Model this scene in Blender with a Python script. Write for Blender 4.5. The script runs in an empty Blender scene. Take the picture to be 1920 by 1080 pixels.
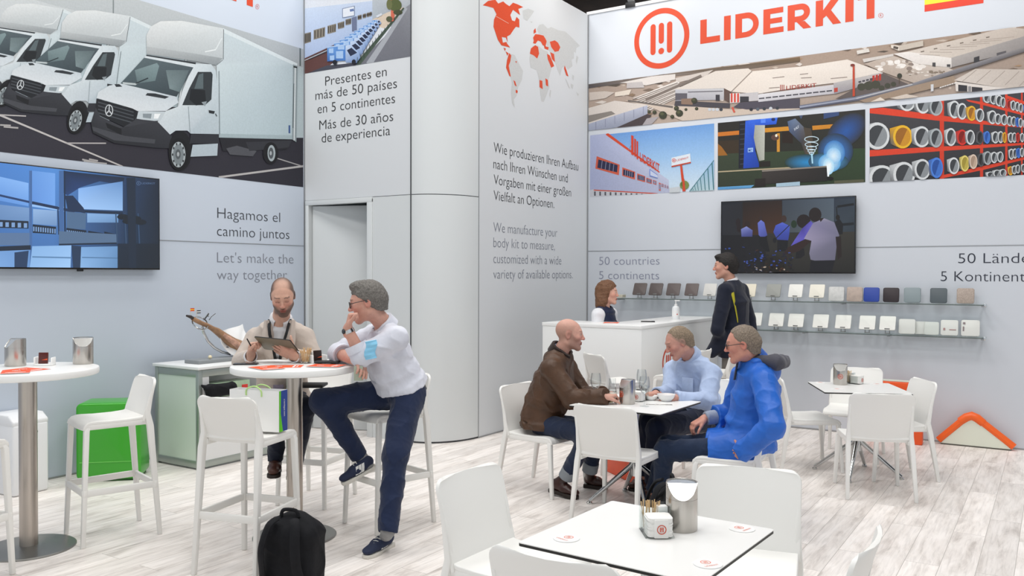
# Trade-fair stand with bar tables, cafe tables, reception counter and printed walls
import bpy, bmesh, math, random
import numpy as np
from mathutils import Vector, Matrix
from mathutils.geometry import tessellate_polygon
import os
random.seed(7)
rng = np.random.default_rng(5)
SC = bpy.context.scene
COL = SC.collection

# ------------------------------------------------------------------ camera
FPX = 1598.0
PITCH, ROLL, YAW = math.radians(.907), math.radians(.14), math.radians(32.591)
EYE = np.array([0.0, 0.0, 1.68])
_F0 = np.array([-math.sin(YAW), math.cos(YAW), 0.0]); _R0 = np.array([math.cos(YAW), math.sin(YAW), 0.0]); _Z = np.array([0, 0, 1.0])
_F = _F0 * math.cos(PITCH) - _Z * math.sin(PITCH); _U = _Z * math.cos(PITCH) + _F0 * math.sin(PITCH)
_R = _R0 * math.cos(ROLL) + _U * math.sin(ROLL); _UP = _U * math.cos(ROLL) - _R0 * math.sin(ROLL)
cam_data = bpy.data.cameras.new('camera')
cam_data.sensor_width = 36.0
cam_data.lens = FPX / 1920 * 36.0
cam_data.clip_start = 0.05
cam = bpy.data.objects.new('camera', cam_data)
COL.objects.link(cam)
M = Matrix.Identity(4)
for i in range(3):
    M[i][0], M[i][1], M[i][2], M[i][3] = _R[i], _UP[i], -_F[i], EYE[i]
cam.matrix_world = M
SC.camera = cam

# ------------------------------------------------------------------ exposure
SC.view_settings.view_transform = 'Standard'
SC.view_settings.look = 'None'
SC.view_settings.gamma = 1.0
SC.view_settings.use_curve_mapping = False
SC.view_settings.exposure = 0.0

# ------------------------------------------------------------------ world and hall lights
W = bpy.data.worlds.new('hall_air'); SC.world = W
W.use_nodes = True
W.node_tree.nodes['Background'].inputs[0].default_value = (0.88, 0.945, 1.0, 1)
W.node_tree.nodes['Background'].inputs[1].default_value = 0.88

def area(name, loc, size, power, color, target=None, size_y=None, spread=180):
    l = bpy.data.lights.new(name, 'AREA'); l.energy = power; l.color = color
    l.shape = 'RECTANGLE'; l.size = size; l.size_y = size_y or size
    l.spread = math.radians(spread)
    o = bpy.data.objects.new(name, l); COL.objects.link(o); o.location = loc
    d = Vector((0, 0, -1)) if target is None else (Vector(target) - Vector(loc))
    o.rotation_euler = d.to_track_quat('-Z', 'Y').to_euler()
    return o
for ix, x in enumerate((-6.0, -2.5, 1.0)):
    for iy, y in enumerate((0.0, 3.5, 7.0)):
        area('hall_lamp', (x, y, 7.6), 1.7, 101, (1.0, 0.99, 0.975))
# floodlights on arms over the top of the walls
for x in (-4.3, -2.6, -0.9):
    area('flood_lamp', (x, 8.35, 5.55), 0.4, 7, (1.0, 0.94, 0.85), target=(x, 9.56, 3.6), size_y=.25)
for y in (7.6, 9.0):
    area('flood_lamp', (-3.95, y, 5.5), 0.4, 4, (1.0, 0.95, 0.87), target=(-4.99, y, 3.6), size_y=.25)
for y in (2.8, 5.4):
    area('flood_lamp', (-5.75, y, 5.5), 0.4, 9, (1.0, 0.94, 0.85), target=(-6.9, y, 3.5), size_y=.25)

# ------------------------------------------------------------------ surveying helpers (photo pixel -> point in the room)
def ray(x, y): return _F + _R * (x - 960) / FPX - _UP * (y - 540) / FPX
def onz(x, y, z=0.0): d = ray(x, y); return EYE + d * (z - EYE[2]) / d[2]
def onx(x, y, X): d = ray(x, y); return EYE + d * X / d[0]
def ony(x, y, Y): d = ray(x, y); return EYE + d * Y / d[1]
def atd(x, y, Z): return EYE + ray(x, y) * Z
XL, YD, XM, YR = -6.903, 6.606, -4.988, 9.557
ZTOP = 4.94
def wall_l(x, y, off=0.0): return onx(x, y, XL) + np.array([off, 0, 0])
def wall_d(x, y, off=0.0): return ony(x, y, YD) - np.array([0, off, 0])
def wall_m(x, y, off=0.0): return onx(x, y, XM) + np.array([off, 0, 0])
def wall_r(x, y, off=0.0): return ony(x, y, YR) - np.array([0, off, 0])

# ------------------------------------------------------------------ materials
def lin(c):
    if isinstance(c, str):
        c = c.lstrip('#'); c = [int(c[i:i + 2], 16) for i in (0, 2, 4)]
    c = [v / 255.0 for v in c]
    return tuple(v / 12.92 if v <= .04045 else ((v + .055) / 1.055) ** 2.4 for v in c)
MATS = {}
def mat(name, color, rough=.5, metal=0.0, spec=.5, bump=None, noise=None, emit=None, alpha=None, trans=0, coat=0, sheen=0, vcol=False):
    if name in MATS: return MATS[name]
    m = bpy.data.materials.new(name); m.use_nodes = True
    nt = m.node_tree; b = nt.nodes['Principled BSDF']
    c = lin(color) if not (isinstance(color, tuple) and max(color) <= 1) else color
    b.inputs['Base Color'].default_value = (*c, 1)
    b.inputs['Roughness'].default_value = rough
    b.inputs['Metallic'].default_value = metal
    b.inputs['Specular IOR Level'].default_value = spec
    if trans: b.inputs['Transmission Weight'].default_value = trans
    if coat: b.inputs['Coat Weight'].default_value = coat
    if sheen: b.inputs['Sheen Weight'].default_value = sheen
    if alpha is not None: b.inputs['Alpha'].default_value = alpha
    src = None
    if vcol:
        a = nt.nodes.new('ShaderNodeVertexColor'); a.layer_name = 'Col'; src = a.outputs['Color']
    if noise:
        sc, amt = noise[:2]
        tc = nt.nodes.new('ShaderNodeTexCoord'); n = nt.nodes.new('ShaderNodeTexNoise')
        n.inputs['Scale'].default_value = sc; n.inputs['Detail'].default_value = 4
        mp = nt.nodes.new('ShaderNodeMapping')
        if len(noise) > 2: mp.inputs['Scale'].default_value = noise[2]
        nt.links.new(tc.outputs['Object'], mp.inputs[0]); nt.links.new(mp.outputs[0], n.inputs['Vector'])
        r = nt.nodes.new('ShaderNodeMapRange'); r.inputs[1].default_value = .3; r.inputs[2].default_value = .7
        r.inputs[3].default_value = 1 - amt; r.inputs[4].default_value = 1 + amt
        nt.links.new(n.outputs['Fac'], r.inputs[0])
        mx = nt.nodes.new('ShaderNodeVectorMath'); mx.operation = 'SCALE'
        if src: nt.links.new(src, mx.inputs[0])
        else: mx.inputs[0].default_value = c
        nt.links.new(r.outputs[0], mx.inputs['Scale']); src = mx.outputs[0]
    if src and emit != 'vcol': nt.links.new(src, b.inputs['Base Color'])
    if bump:
        tc = nt.nodes.new('ShaderNodeTexCoord'); n = nt.nodes.new('ShaderNodeTexNoise')
        n.inputs['Scale'].default_value = bump[0]; n.inputs['Detail'].default_value = 3
        bp = nt.nodes.new('ShaderNodeBump'); bp.inputs['Strength'].default_value = bump[1]; bp.inputs['Distance'].default_value = .01
        nt.links.new(tc.outputs['Object'], n.inputs['Vector']); nt.links.new(n.outputs['Fac'], bp.inputs['Height']); nt.links.new(bp.outputs[0], b.inputs['Normal'])
    if emit:
        if emit == 'vcol': nt.links.new(src, b.inputs['Emission Color']); b.inputs['Emission Strength'].default_value = 1.0
        else:
            b.inputs['Emission Color'].default_value = (*lin(emit[0]), 1); b.inputs['Emission Strength'].default_value = emit[1]
    MATS[name] = m
    return m
def glass(name, color=(1, 1, 1), rough=0.0, ior=1.3, shadow=True):
    """thin clear glass: mostly see-through with a Fresnel reflection"""
    if name in MATS: return MATS[name]
    m = bpy.data.materials.new(name); m.use_nodes = True; nt = m.node_tree
    nt.nodes.remove(nt.nodes['Principled BSDF'])
    t = nt.nodes.new('ShaderNodeBsdfTransparent'); t.inputs[0].default_value = (*color, 1)
    g = nt.nodes.new('ShaderNodeBsdfGlossy'); g.inputs['Roughness'].default_value = max(rough, .02)
    lw = nt.nodes.new('ShaderNodeLayerWeight'); lw.inputs[0].default_value = .25
    mr = nt.nodes.new('ShaderNodeMapRange'); mr.inputs[3].default_value = .03; mr.inputs[4].default_value = .38
    nt.links.new(lw.outputs['Fresnel'], mr.inputs[0])
    mx = nt.nodes.new('ShaderNodeMixShader')
    nt.links.new(mr.outputs[0], mx.inputs[0]); nt.links.new(t.outputs[0], mx.inputs[1]); nt.links.new(g.outputs[0], mx.inputs[2])
    nt.links.new(mx.outputs[0], nt.nodes['Material Output'].inputs[0])
    MATS[name] = m
    return m

# ------------------------------------------------------------------ object helpers
def tag(o, label=None, cat=None, group=None, kind=None):
    if label: o['label'] = label
    if cat: o['category'] = cat
    if group: o['group'] = group
    if kind: o['kind'] = kind
    return o
def thing(name, label, cat, loc=(0, 0, 0), rz=0.0, group=None):
    o = bpy.data.objects.new(name, None); COL.objects.link(o)
    o.empty_display_size = .1
    o.location = loc; o.rotation_euler = (0, 0, rz)
    return tag(o, label, cat, group)
def link_mesh(name, me, parent=None, loc=None):
    o = bpy.data.objects.new(name, me); COL.objects.link(o)
    if parent is not None: o.parent = parent
    if loc is not None: o.location = loc
    return o
def dup(root, loc, rz, label=None, group=None):
    r = root.copy(); COL.objects.link(r); r.location = loc; r.rotation_euler = (0, 0, rz)
    if label: r['label'] = label
    if group: r['group'] = group
    for ch in list(root.children):
        c = ch.copy(); COL.objects.link(c); c.parent = r
        for g in list(ch.children):
            d = g.copy(); COL.objects.link(d); d.parent = c
    return r

class MB:
    """collects shapes and links them as ONE mesh object"""
    def __init__(s): s.v = []; s.f = []; s.m = []; s.c = []
    def add(s, vs, fs, mi=0, col=None):
        n = len(s.v); s.v.extend([tuple(float(q) for q in p) for p in vs])
        for i, f in enumerate(fs):
            s.f.append([n + q for q in f]); s.m.append(mi); s.c.append(col)
        return s
    def box(s, c, d, rz=0.0, mi=0, rot=None):
        hx, hy, hz = d[0] / 2, d[1] / 2, d[2] / 2
        vs = [(-hx, -hy, -hz), (hx, -hy, -hz), (hx, hy, -hz), (-hx, hy, -hz), (-hx, -hy, hz), (hx, -hy, hz), (hx, hy, hz), (-hx, hy, hz)]
        R3 = (rot or Matrix.Rotation(rz, 3, 'Z'))
        vs = [tuple(R3 @ Vector(p) + Vector(c)) for p in vs]
        return s.add(vs, [(0, 3, 2, 1), (4, 5, 6, 7), (0, 1, 5, 4), (1, 2, 6, 5), (2, 3, 7, 6), (3, 0, 4, 7)], mi)
    def prism(s, poly, z0, z1, mi=0, T=None):
        """poly: 2D list; extruded along z, optional transform T (Matrix)"""
        n = len(poly); vs = [(p[0], p[1], z0) for p in poly] + [(p[0], p[1], z1) for p in poly]
        if T is not None: vs = [tuple(T @ Vector(p)) for p in vs]
        fs = [list(range(n - 1, -1, -1)), list(range(n, 2 * n))] + [(i, (i + 1) % n, n + (i + 1) % n, n + i) for i in range(n)]
        return s.add(vs, fs, mi)
    def lathe(s, prof, n=24, c=(0, 0, 0), mi=0, cap=True, T=None):
        vs = []; fs = []
        for r, z in prof:
            for k in range(n):
                a = 2 * math.pi * k / n
                p = Vector((r * math.cos(a), r * math.sin(a), z))
                if T is not None: p = T @ p
                vs.append((p[0] + c[0], p[1] + c[1], p[2] + c[2]))
        for i in range(len(prof) - 1):
            for k in range(n):
                a, b = i * n + k, i * n + (k + 1) % n
                fs.append((a, b, b + n, a + n))
        if cap:
            fs.append(list(range(n - 1, -1, -1))); q = (len(prof) - 1) * n; fs.append(list(range(q, q + n)))
        return s.add(vs, fs, mi)
    def tube(s, pts, r, n=10, mi=0, flat=None):
        """round (or flattened) tube through points; r number or list"""
        P = [Vector(p) for p in pts]; m = len(P); rs = r if isinstance(r, (list, tuple)) else [r] * m
        vs = []; fs = []; up = None
        for i in range(m):
            t = (P[min(i + 1, m - 1)] - P[max(i - 1, 0)]).normalized()
            if up is None:
                up = Vector((0, 0, 1)) if abs(t.z) < .9 else Vector((1, 0, 0))
            x = t.cross(up).normalized(); up = x.cross(t).normalized()
            for k in range(n):
                a = 2 * math.pi * k / n
                vs.append(tuple(P[i] + x * math.cos(a) * rs[i] + up * math.sin(a) * rs[i] * (flat or 1)))
        for i in range(m - 1):
            for k in range(n):
                a, b = i * n + k, i * n + (k + 1) % n
                fs.append((a, b, b + n, a + n))
        fs.append(list(range(n - 1, -1, -1))); fs.append(list(range((m - 1) * n, m * n)))
        return s.add(vs, fs, mi)
    def bar(s, sections, mi=0):
        """loft through rectangles: list of (centre, wx, wy) in xy planes at the centre's z"""
        vs = []; fs = []
        for c, wx, wy in sections:
            for a, b in ((-1, -1), (1, -1), (1, 1), (-1, 1)): vs.append((c[0] + a * wx / 2, c[1] + b * wy / 2, c[2]))
        for i in range(len(sections) - 1):
            for k in range(4):
                a, b = i * 4 + k, i * 4 + (k + 1) % 4
                fs.append((a, b, b + 4, a + 4))
        fs.append((3, 2, 1, 0)); q = (len(sections) - 1) * 4; fs.append((q, q + 1, q + 2, q + 3))
        return s.add(vs, fs, mi)
    def sheet(s, rows, thick, mi=0):
        """grid of 3D points (rows of equal length) thickened along its normals into a closed panel"""
        G = np.array(rows, float); nu, nv = G.shape[:2]
        du = np.gradient(G, axis=0); dv = np.gradient(G, axis=1)
        N = np.cross(du, dv); N /= np.linalg.norm(N, axis=2, keepdims=True) + 1e-9
        A = G + N * thick / 2; B = G - N * thick / 2
        idx = np.arange(nu * nv).reshape(nu, nv); o = nu * nv; fs = []
        for i in range(nu - 1):
            for j in range(nv - 1):
                a, b, c, d = idx[i, j], idx[i + 1, j], idx[i + 1, j + 1], idx[i, j + 1]
                fs.append((a, b, c, d)); fs.append((o + d, o + c, o + b, o + a))
        ring = [idx[i, 0] for i in range(nu)] + [idx[nu - 1, j] for j in range(1, nv)] + [idx[i, nv - 1] for i in range(nu - 2, -1, -1)] + [idx[0, j] for j in range(nv - 2, 0, -1)]
        for q in range(len(ring)):
            a, b = ring[q], ring[(q + 1) % len(ring)]
            fs.append((a, o + a, o + b, b))
        return s.add(np.concatenate([A.reshape(-1, 3), B.reshape(-1, 3)]), fs, mi)
    def build(s, name, mats, parent=None, smooth=False, bevel=0.0, seg=2, angle=35, loc=None):
        me = bpy.data.meshes.new(name); me.from_pydata(s.v, [], s.f)
        mats = mats if isinstance(mats, (list, tuple)) else [mats]
        for m in mats: me.materials.append(m)
        me.polygons.foreach_set('material_index', s.m)
        bm = bmesh.new(); bm.from_mesh(me); bmesh.ops.recalc_face_normals(bm, faces=bm.faces); bm.to_mesh(me); bm.free()
        if any(c is not None for c in s.c):
            a = me.color_attributes.new('Col', 'FLOAT_COLOR', 'CORNER'); i = 0
            for p in me.polygons:
                c = s.c[p.index] or (1, 1, 1)
                for k in range(p.loop_total):
                    a.data[p.loop_start + k].color = (*c, 1)
        o = link_mesh(name, me, parent, loc)
        if bevel:
            b = o.modifiers.new('bevel', 'BEVEL'); b.width = bevel; b.segments = seg; b.limit_method = 'ANGLE'; b.angle_limit = math.radians(40)
            b.harden_normals = False
        if smooth or bevel:
            me.polygons.foreach_set('use_smooth', [True] * len(me.polygons))
            if not smooth:
                pass
            me.set_sharp_from_angle(angle=math.radians(angle)) if not bevel else None
        return o

def spline(pts, n=5):
    P = [Vector(p) for p in pts]; out = []
    for i in range(len(P) - 1):
        a, b, c, d = P[max(i - 1, 0)], P[i], P[i + 1], P[min(i + 2, len(P) - 1)]
        for k in range(n):
            t = k / n; out.append(.5 * ((2 * b) + (c - a) * t + (2 * a - 5 * b + 4 * c - d) * t * t + (3 * b - a - 3 * c + d) * t ** 3))
    return out + [P[-1]]
def rrect(w, h, r, n=5, cx=0, cy=0):
    out = []
    for sx, sy, a0 in ((1, 1, 0), (-1, 1, 90), (-1, -1, 180), (1, -1, 270)):
        for k in range(n + 1):
            a = math.radians(a0 + 90 * k / n)
            out.append((cx + sx * (w / 2 - r) + r * math.cos(a), cy + sy * (h / 2 - r) + r * math.sin(a)))
    return out
# ------------------------------------------------------------------ floor, walls, roof
def plank_material():
    m = bpy.data.materials.new('whitewashed_planks'); m.use_nodes = True; nt = m.node_tree; b = nt.nodes['Principled BSDF']
    N = nt.nodes.new; L = nt.links.new
    tc = N('ShaderNodeTexCoord')
    sw = N('ShaderNodeMapping'); sw.inputs['Rotation'].default_value = (0, 0, math.radians(90)); L(tc.outputs['Object'], sw.inputs[0])
    br = N('ShaderNodeTexBrick'); L(sw.outputs[0], br.inputs['Vector'])
    br.inputs['Scale'].default_value = 1.0; br.inputs['Brick Width'].default_value = 1.25; br.inputs['Row Height'].default_value = .185
    br.inputs['Mortar Size'].default_value = .0018; br.inputs['Mortar Smooth'].default_value = .3; br.offset = .37
    br.inputs['Color1'].default_value = (0, 0, 0, 1); br.inputs['Color2'].default_value = (1, 1, 1, 1); br.inputs['Mortar'].default_value = (.5, .5, .5, 1)
    # offset grain per plank
    off = N('ShaderNodeVectorMath'); off.operation = 'MULTIPLY'; off.inputs[1].default_value = (7.3, 11.7, 0); L(br.outputs['Color'], off.inputs[0])
    ad = N('ShaderNodeVectorMath'); L(tc.outputs['Object'], ad.inputs[0]); L(off.outputs[0], ad.inputs[1])
    def noise(scale, det, rough, sc):
        mp = N('ShaderNodeMapping'); mp.inputs['Scale'].default_value = sc; L(ad.outputs[0], mp.inputs[0])
        n = N('ShaderNodeTexNoise'); n.inputs['Scale'].default_value = scale; n.inputs['Detail'].default_value = det; n.inputs['Roughness'].default_value = rough
        n.inputs['Distortion'].default_value = .6
        L(mp.outputs[0], n.inputs['Vector']); return n
    n1 = noise(3.2, 6, .62, (2.6, .55, 1)); n2 = noise(16, 5, .65, (3.2, .22, 1)); n3 = noise(1.1, 2, .5, (1, .5, 1))
    r1 = N('ShaderNodeValToRGB'); L(n1.outputs['Fac'], r1.inputs[0])
    e = r1.color_ramp.elements; e[0].position = .25; e[0].color = (*lin('#bfb5ae'), 1); e[1].position = .6; e[1].color = (*lin('#fbf5f0'), 1)
    k = e.new(.45); k.color = (*lin('#efe8e2'), 1)
    r2 = N('ShaderNodeValToRGB'); L(n2.outputs['Fac'], r2.inputs[0])
    e = r2.color_ramp.elements; e[0].position = .33; e[0].color = (.56, .55, .54, 1); e[1].position = .55; e[1].color = (1, 1, 1, 1)
    mx = N('ShaderNodeMix'); mx.data_type = 'RGBA'; mx.blend_type = 'MULTIPLY'; mx.inputs[0].default_value = .42
    L(r1.outputs[0], mx.inputs[6]); L(r2.outputs[0], mx.inputs[7])
    # plank to plank tone
    pr = N('ShaderNodeMapRange'); L(br.outputs['Color'], pr.inputs[0]); pr.inputs[3].default_value = .90; pr.inputs[4].default_value = 1.06
    ps = N('ShaderNodeVectorMath'); ps.operation = 'SCALE'; L(mx.outputs[2], ps.inputs[0]); L(pr.outputs[0], ps.inputs['Scale'])
    mo = N('ShaderNodeMix'); mo.data_type = 'RGBA'; L(br.outputs['Fac'], mo.inputs[0]); L(ps.outputs[0], mo.inputs[6]); mo.inputs[7].default_value = (*lin('#b3aca6'), 1)
    L(mo.outputs[2], b.inputs['Base Color'])
    b.inputs['Roughness'].default_value = .42; b.inputs['Specular IOR Level'].default_value = .35
    bp = N('ShaderNodeBump'); bp.inputs['Strength'].default_value = .12; bp.inputs['Distance'].default_value = .004
    L(n2.outputs['Fac'], bp.inputs['Height']); L(bp.outputs[0], b.inputs['Normal'])
    return m
mb = MB(); mb.box((-2, 3.6, -.05), (14, 14, .1))
tag(mb.build('floor', plank_material()), kind='structure')

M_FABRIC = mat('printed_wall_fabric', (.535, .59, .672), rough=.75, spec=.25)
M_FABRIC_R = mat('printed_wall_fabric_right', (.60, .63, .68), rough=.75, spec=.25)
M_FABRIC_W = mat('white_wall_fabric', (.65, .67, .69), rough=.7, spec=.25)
M_PANEL = mat('white_laminate_panel', (.65, .675, .68), rough=.32, spec=.45)
M_ALU = mat('aluminium_trim', '#9ea0a2', rough=.4, metal=.6)
M_GAP = mat('dark_joint', '#4b4d50', rough=.8)
M_WHITE_TRIM = mat('white_trim', (.78, .78, .78), rough=.5)
# left wall
mb = MB(); mb.box((XL - .05, (YD - 2.5) / 2 - .0, ZTOP / 2), (.1, YD + 2.5 + .0, ZTOP))
WL = tag(mb.build('wall_left', M_FABRIC), kind='structure')
# return wall with the door opening
DX0, DX1, DZ = -6.838, -5.986, 2.425
PX = -5.413
mb = MB(); cy = YD + .04
mb.box(((XL + DX0) / 2, cy, DZ / 2), (DX0 - XL, .08, DZ)); mb.box(((DX1 + PX) / 2, cy, DZ / 2), (PX - DX1, .08, DZ))
mb.box(((XL + PX) / 2, cy, (DZ + 2.47) / 2), (PX - XL, .08, 2.47 - DZ))
WD = tag(mb.build('wall_return', M_PANEL), kind='structure')
mb = MB(); mb.box(((XL + PX) / 2, YD + .041, (2.476 + ZTOP) / 2), (PX - XL, .08, ZTOP - 2.476))
tag(mb.build('wall_return_upper', M_FABRIC_W), kind='structure')
mb = MB(); mb.box(((XL + PX) / 2, YD + .04, 2.473), (PX - XL, .07, .007))
tag(mb.build('trim_1', M_GAP), kind='structure')
# door jambs and the leaf standing a little ajar inside
mb = MB()
mb.box((DX0 - .018, YD - .006, DZ / 2), (.045, .016, DZ + .03)); mb.box((DX1 + .03, YD - .006, (DZ + .03) / 2), (.07, .016, DZ + .03)); mb.box(((DX0 + DX1) / 2 + .012, YD - .007, DZ + .022), (DX1 - DX0 + .106, .018, .05))
DF = mb.build('trim_2', M_PANEL, bevel=.002); tag(DF, kind='structure')
door = tag(bpy.data.objects.new('door_1', None), kind='structure'); COL.objects.link(door)
door.location = (DX0 + .004, YD + .055, 0); door.rotation_euler = (0, 0, math.radians(19))
mb = MB(); mb.box(((DX1 - DX0) / 2, 0, (DZ - .012) / 2 + .004), (DX1 - DX0 - .012, .035, DZ - .014))
mb.build('door_leaf', M_PANEL, door, bevel=.002)
mb = MB(); mb.box((DX1 - DX0 - .1, -.02, DZ - .05), (.06, .02, .035)); mb.build('door_closer', mat('black_plastic', '#17181a', rough=.5), door, bevel=.004)
mb = MB(); mb.box(((DX0 + DX1) / 2, YD + 1.3, 1.3), (2.0, .06, 2.6)); mb.box((DX0 - .3, YD + .7, 1.3), (.06, 1.2, 2.6)); mb.box((DX1 + .3, YD + .7, 1.3), (.06, 1.2, 2.6)); mb.box(((DX0 + DX1) / 2, YD + .7, 2.63), (2.0, 1.3, .06))
tag(mb.build('wall_storeroom', M_PANEL), kind='structure')
# rounded column between the return wall and the map wall
def curve_wall(z0, z1, r_off=0.0):
    a = .40; pts = []
    # quarter ellipse from (PX, YD) to (XM, 7.17)
    for k in range(25):
        t = math.pi / 2 * k / 24
        pts.append((PX + (XM - PX + r_off) * math.sin(t), 7.166 - (7.166 - YD + r_off) * math.cos(t)))
    poly = pts + [(PX, 7.166)]
    return poly
mb = MB(); P = curve_wall(0, 1)
n = len(P)
mb.prism(P, .018, 2.468); mb.prism(P, 2.476, ZTOP)
tag(mb.build('wall_column', M_PANEL, smooth=True, angle=30), kind='structure')
mb = MB(); P2 = [(x - .006, y + .006) for x, y in P]
mb.prism(P2, 0, .018); mb.prism(P2, 2.468, 2.476)
tag(mb.build('trim_3', M_GAP), kind='structure')
mb = MB(); mb.box((PX - .004, YD - .003, ZTOP / 2), (.012, .006, ZTOP)); tag(mb.build('trim_4', M_GAP), kind='structure')
mb = MB(); mb.box((XM + .001, 7.166, ZTOP / 2), (.006, .008, ZTOP)); tag(mb.build('trim_5', M_ALU), kind='structure')
# map wall and right wall
mb = MB(); mb.box((XM - .05, (7.17 + YR) / 2, ZTOP / 2), (.1, YR - 7.17, ZTOP)); tag(mb.build('wall_middle', M_FABRIC_W), kind='structure')
mb = MB(); mb.box(((XM + 4) / 2 - .05, YR + .05, ZTOP / 2), (4 - XM + .1, .1, ZTOP)); WRo = tag(mb.build('wall_right', M_FABRIC_R), kind='structure')
# seams and skirting lines
mb = MB(); zs = wall_l(434, 455.6)[2]; mb.box((XL + .001, (YD - 2.5) / 2, zs), (.006, YD + 2.5, .006)); mb.box((XL + .002, (YD - 2.5) / 2, .008), (.008, YD + 2.5, .014))
mb.box((XL + .003, YD - .008, ZTOP / 2), (.012, .014, ZTOP)); tag(mb.build('trim_6', M_ALU), kind='structure')
mb = MB(); zs = wall_r(1500, 465.3)[2]; mb.box((-.5, YR - .001, zs), (9, .006, .007)); mb.box((-.5, YR - .002, .008), (9, .008, .014)); mb.box((XM + .008, YR - .006, ZTOP / 2), (.012, .012, ZTOP))
mb.box((XM + .002, (7.17 + YR) / 2, .007), (.008, YR - 7.17, .012)); tag(mb.build('trim_7', M_ALU), kind='structure')
mb = MB(); mb.box((-.5, YR + .03, ZTOP + .012), (9, .09, .035)); tag(mb.build('trim_8', M_WHITE_TRIM), kind='structure')
# hall roof, dark, with steel beams
mb = MB(); mb.box((-2, 8, 9.3), (46, 46, .2)); tag(mb.build('ceiling', mat('dark_hall_roof', '#2a1e17', rough=.9, noise=(1.2, .5))), kind='structure')
mb = MB()
for y in (11.5, 14.5, 17.5, 21): mb.box((-2, y, 8.6), (46, .25, .5))
for x in (-12, -8.5, -5.2, -1.5, 2): mb.box((x, 12, 8.85), (.2, 30, .3))
mb.box((-2, 31, 4.6), (46, .2, 9.2)); mb.box((-25, 8, 4.6), (.2, 46, 9.2))
tag(mb.build('trim_9', mat('roof_steel', '#1d1714', rough=.8)), kind='structure')

# floodlight arms clamped on the wall top
def flood_arm(x, y, dx, dy, label):
    t = thing('floodlight', label, 'lamp', (x, y, ZTOP + .03), math.atan2(dy, dx))
    m = MB(); m.box((0, 0, .012), (.1, .13, .03)); m.box((.05, 0, -.012), (.012, .13, .06)); m.build('clamp', mat('black_plastic', '#17181a'), t, bevel=.003)
    m = MB(); m.bar([((0, 0, .02), .05, .075), ((.25, 0, .26), .05, .075), ((.9, 0, .62), .05, .075)]); m.build('arm', mat('grey_arm', '#b3b5b6', rough=.45, metal=.3), t, bevel=.004)
    m = MB(); m.box((1.05, 0, .65), (.3, .4, .12), rot=Matrix.Rotation(.35, 3, 'Y')); m.build('lamp_head', mat('grey_arm', '#b3b5b6'), t, bevel=.01)
    return t
_p = ony(1183, 13, YR)
flood_arm(_p[0], YR + .03, 0, -1, 'grey floodlight arm clamped on top of the white wall above the round orange logo')
# ------------------------------------------------------------------ chairs, stools, tables
M_PLAST = mat('white_polypropylene', (.88, .875, .845), rough=.42, spec=.45)
M_STOOL = mat('stool_polypropylene', (.84, .83, .795), rough=.45, spec=.4)
M_TOP = mat('white_table_top', (.88, .88, .86), rough=.3, spec=.45)
M_EDGE = mat('black_table_edge', '#1b1a19', rough=.5)
M_CHROME = mat('chrome', '#c9cbcc', rough=.12, metal=1)
M_STEEL = mat('brushed_steel', '#bdb9b4', rough=.27, metal=1, noise=(30, .10, (1, 1, .02)))
M_STEELP = mat('brushed_steel_pole', '#b5ada5', rough=.3, metal=1, noise=(25, .12, (1, 1, .02)))
M_FOOTDK = mat('grey_steel_base', '#8d8d8a', rough=.35, metal=.9)
M_ORANGE = mat('orange_lacquer', '#ee5a22', rough=.4)
M_LOGO = mat('logo_orange', '#cc4119', rough=.5)
M_BLACK = MATS['black_plastic']
M_PAPER = mat('white_paper', (.86, .86, .85), rough=.7)

def seat_parts(t, hs, wf, wb, matl, yb=-.20, yf=.215, ds=1.0):
    yb *= ds; yf *= ds
    m = MB(); rows = []
    prof = [(yb - .01, .012), (yb + .03, .001), (-.08 * ds, -.004), (.05 * ds, -.004), (.13 * ds, 0), (yf - .05, .0), (yf - .022, -.006), (yf - .006, -.02), (yf, -.042)]
    for y, z in prof:
        s = (y - yb) / (yf - yb); w = (wb + (wf - wb) * max(0, min(1, s))) / 2
        rows.append([(w * u, y, hs - .012 + z - .006 * (1 - u * u)) for u in (-1, -.96, -.8, -.5, 0, .5, .8, .96, 1)])
    m.sheet(rows, .022)
    for sx in (-1, 1):
        m.bar([((sx * (wb / 2 - .012), yb, hs - .034), .024, .0), ((sx * (wb / 2 - .012), yb, hs - .034), .024, .0)]) if False else None
        a = Vector((sx * (wb / 2 - .011), yb - .01, hs - .036)); b = Vector((sx * (wf / 2 - .011), yf - .015, hs - .036))
        c = (a + b) / 2; d = b - a
        m.box(c, (.022, d.length, .035), rz=math.atan2(d.y, d.x) - math.pi / 2)
    m.build('seat', matl, t, bevel=.005)
def back_part(t, hs, ht, w, matl, yb=-.205, lean=.075, low=.03):
    m = MB(); rows = []
    zs = [hs - low, hs - low + .02, hs + .03, hs + .08, hs + (ht - hs) * .45, hs + (ht - hs) * .7, ht - .045, ht - .03, ht - .018, ht - .008, ht - .002, ht]
    r = .045
    for z in zs:
        hw = w / 2
        if z > ht - r: hw = w / 2 - r + math.sqrt(max(0, r * r - (z - (ht - r)) ** 2))
        s = (z - hs) / (ht - hs)
        y0 = yb + .018 * (1 - min(1, max(0, (z - hs + low)) / .1)) - lean * max(0, s) ** 1.35
        rows.append([(hw * u, y0 + .028 * (1 - u * u) * (-1) * (.35 + .65 * max(0, s)) , z) for u in (-1, -.97, -.88, -.7, -.4, 0, .4, .7, .88, .97, 1)])
    m.sheet(rows, .016)
    m.build('backrest', matl, t, bevel=.004)
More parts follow.
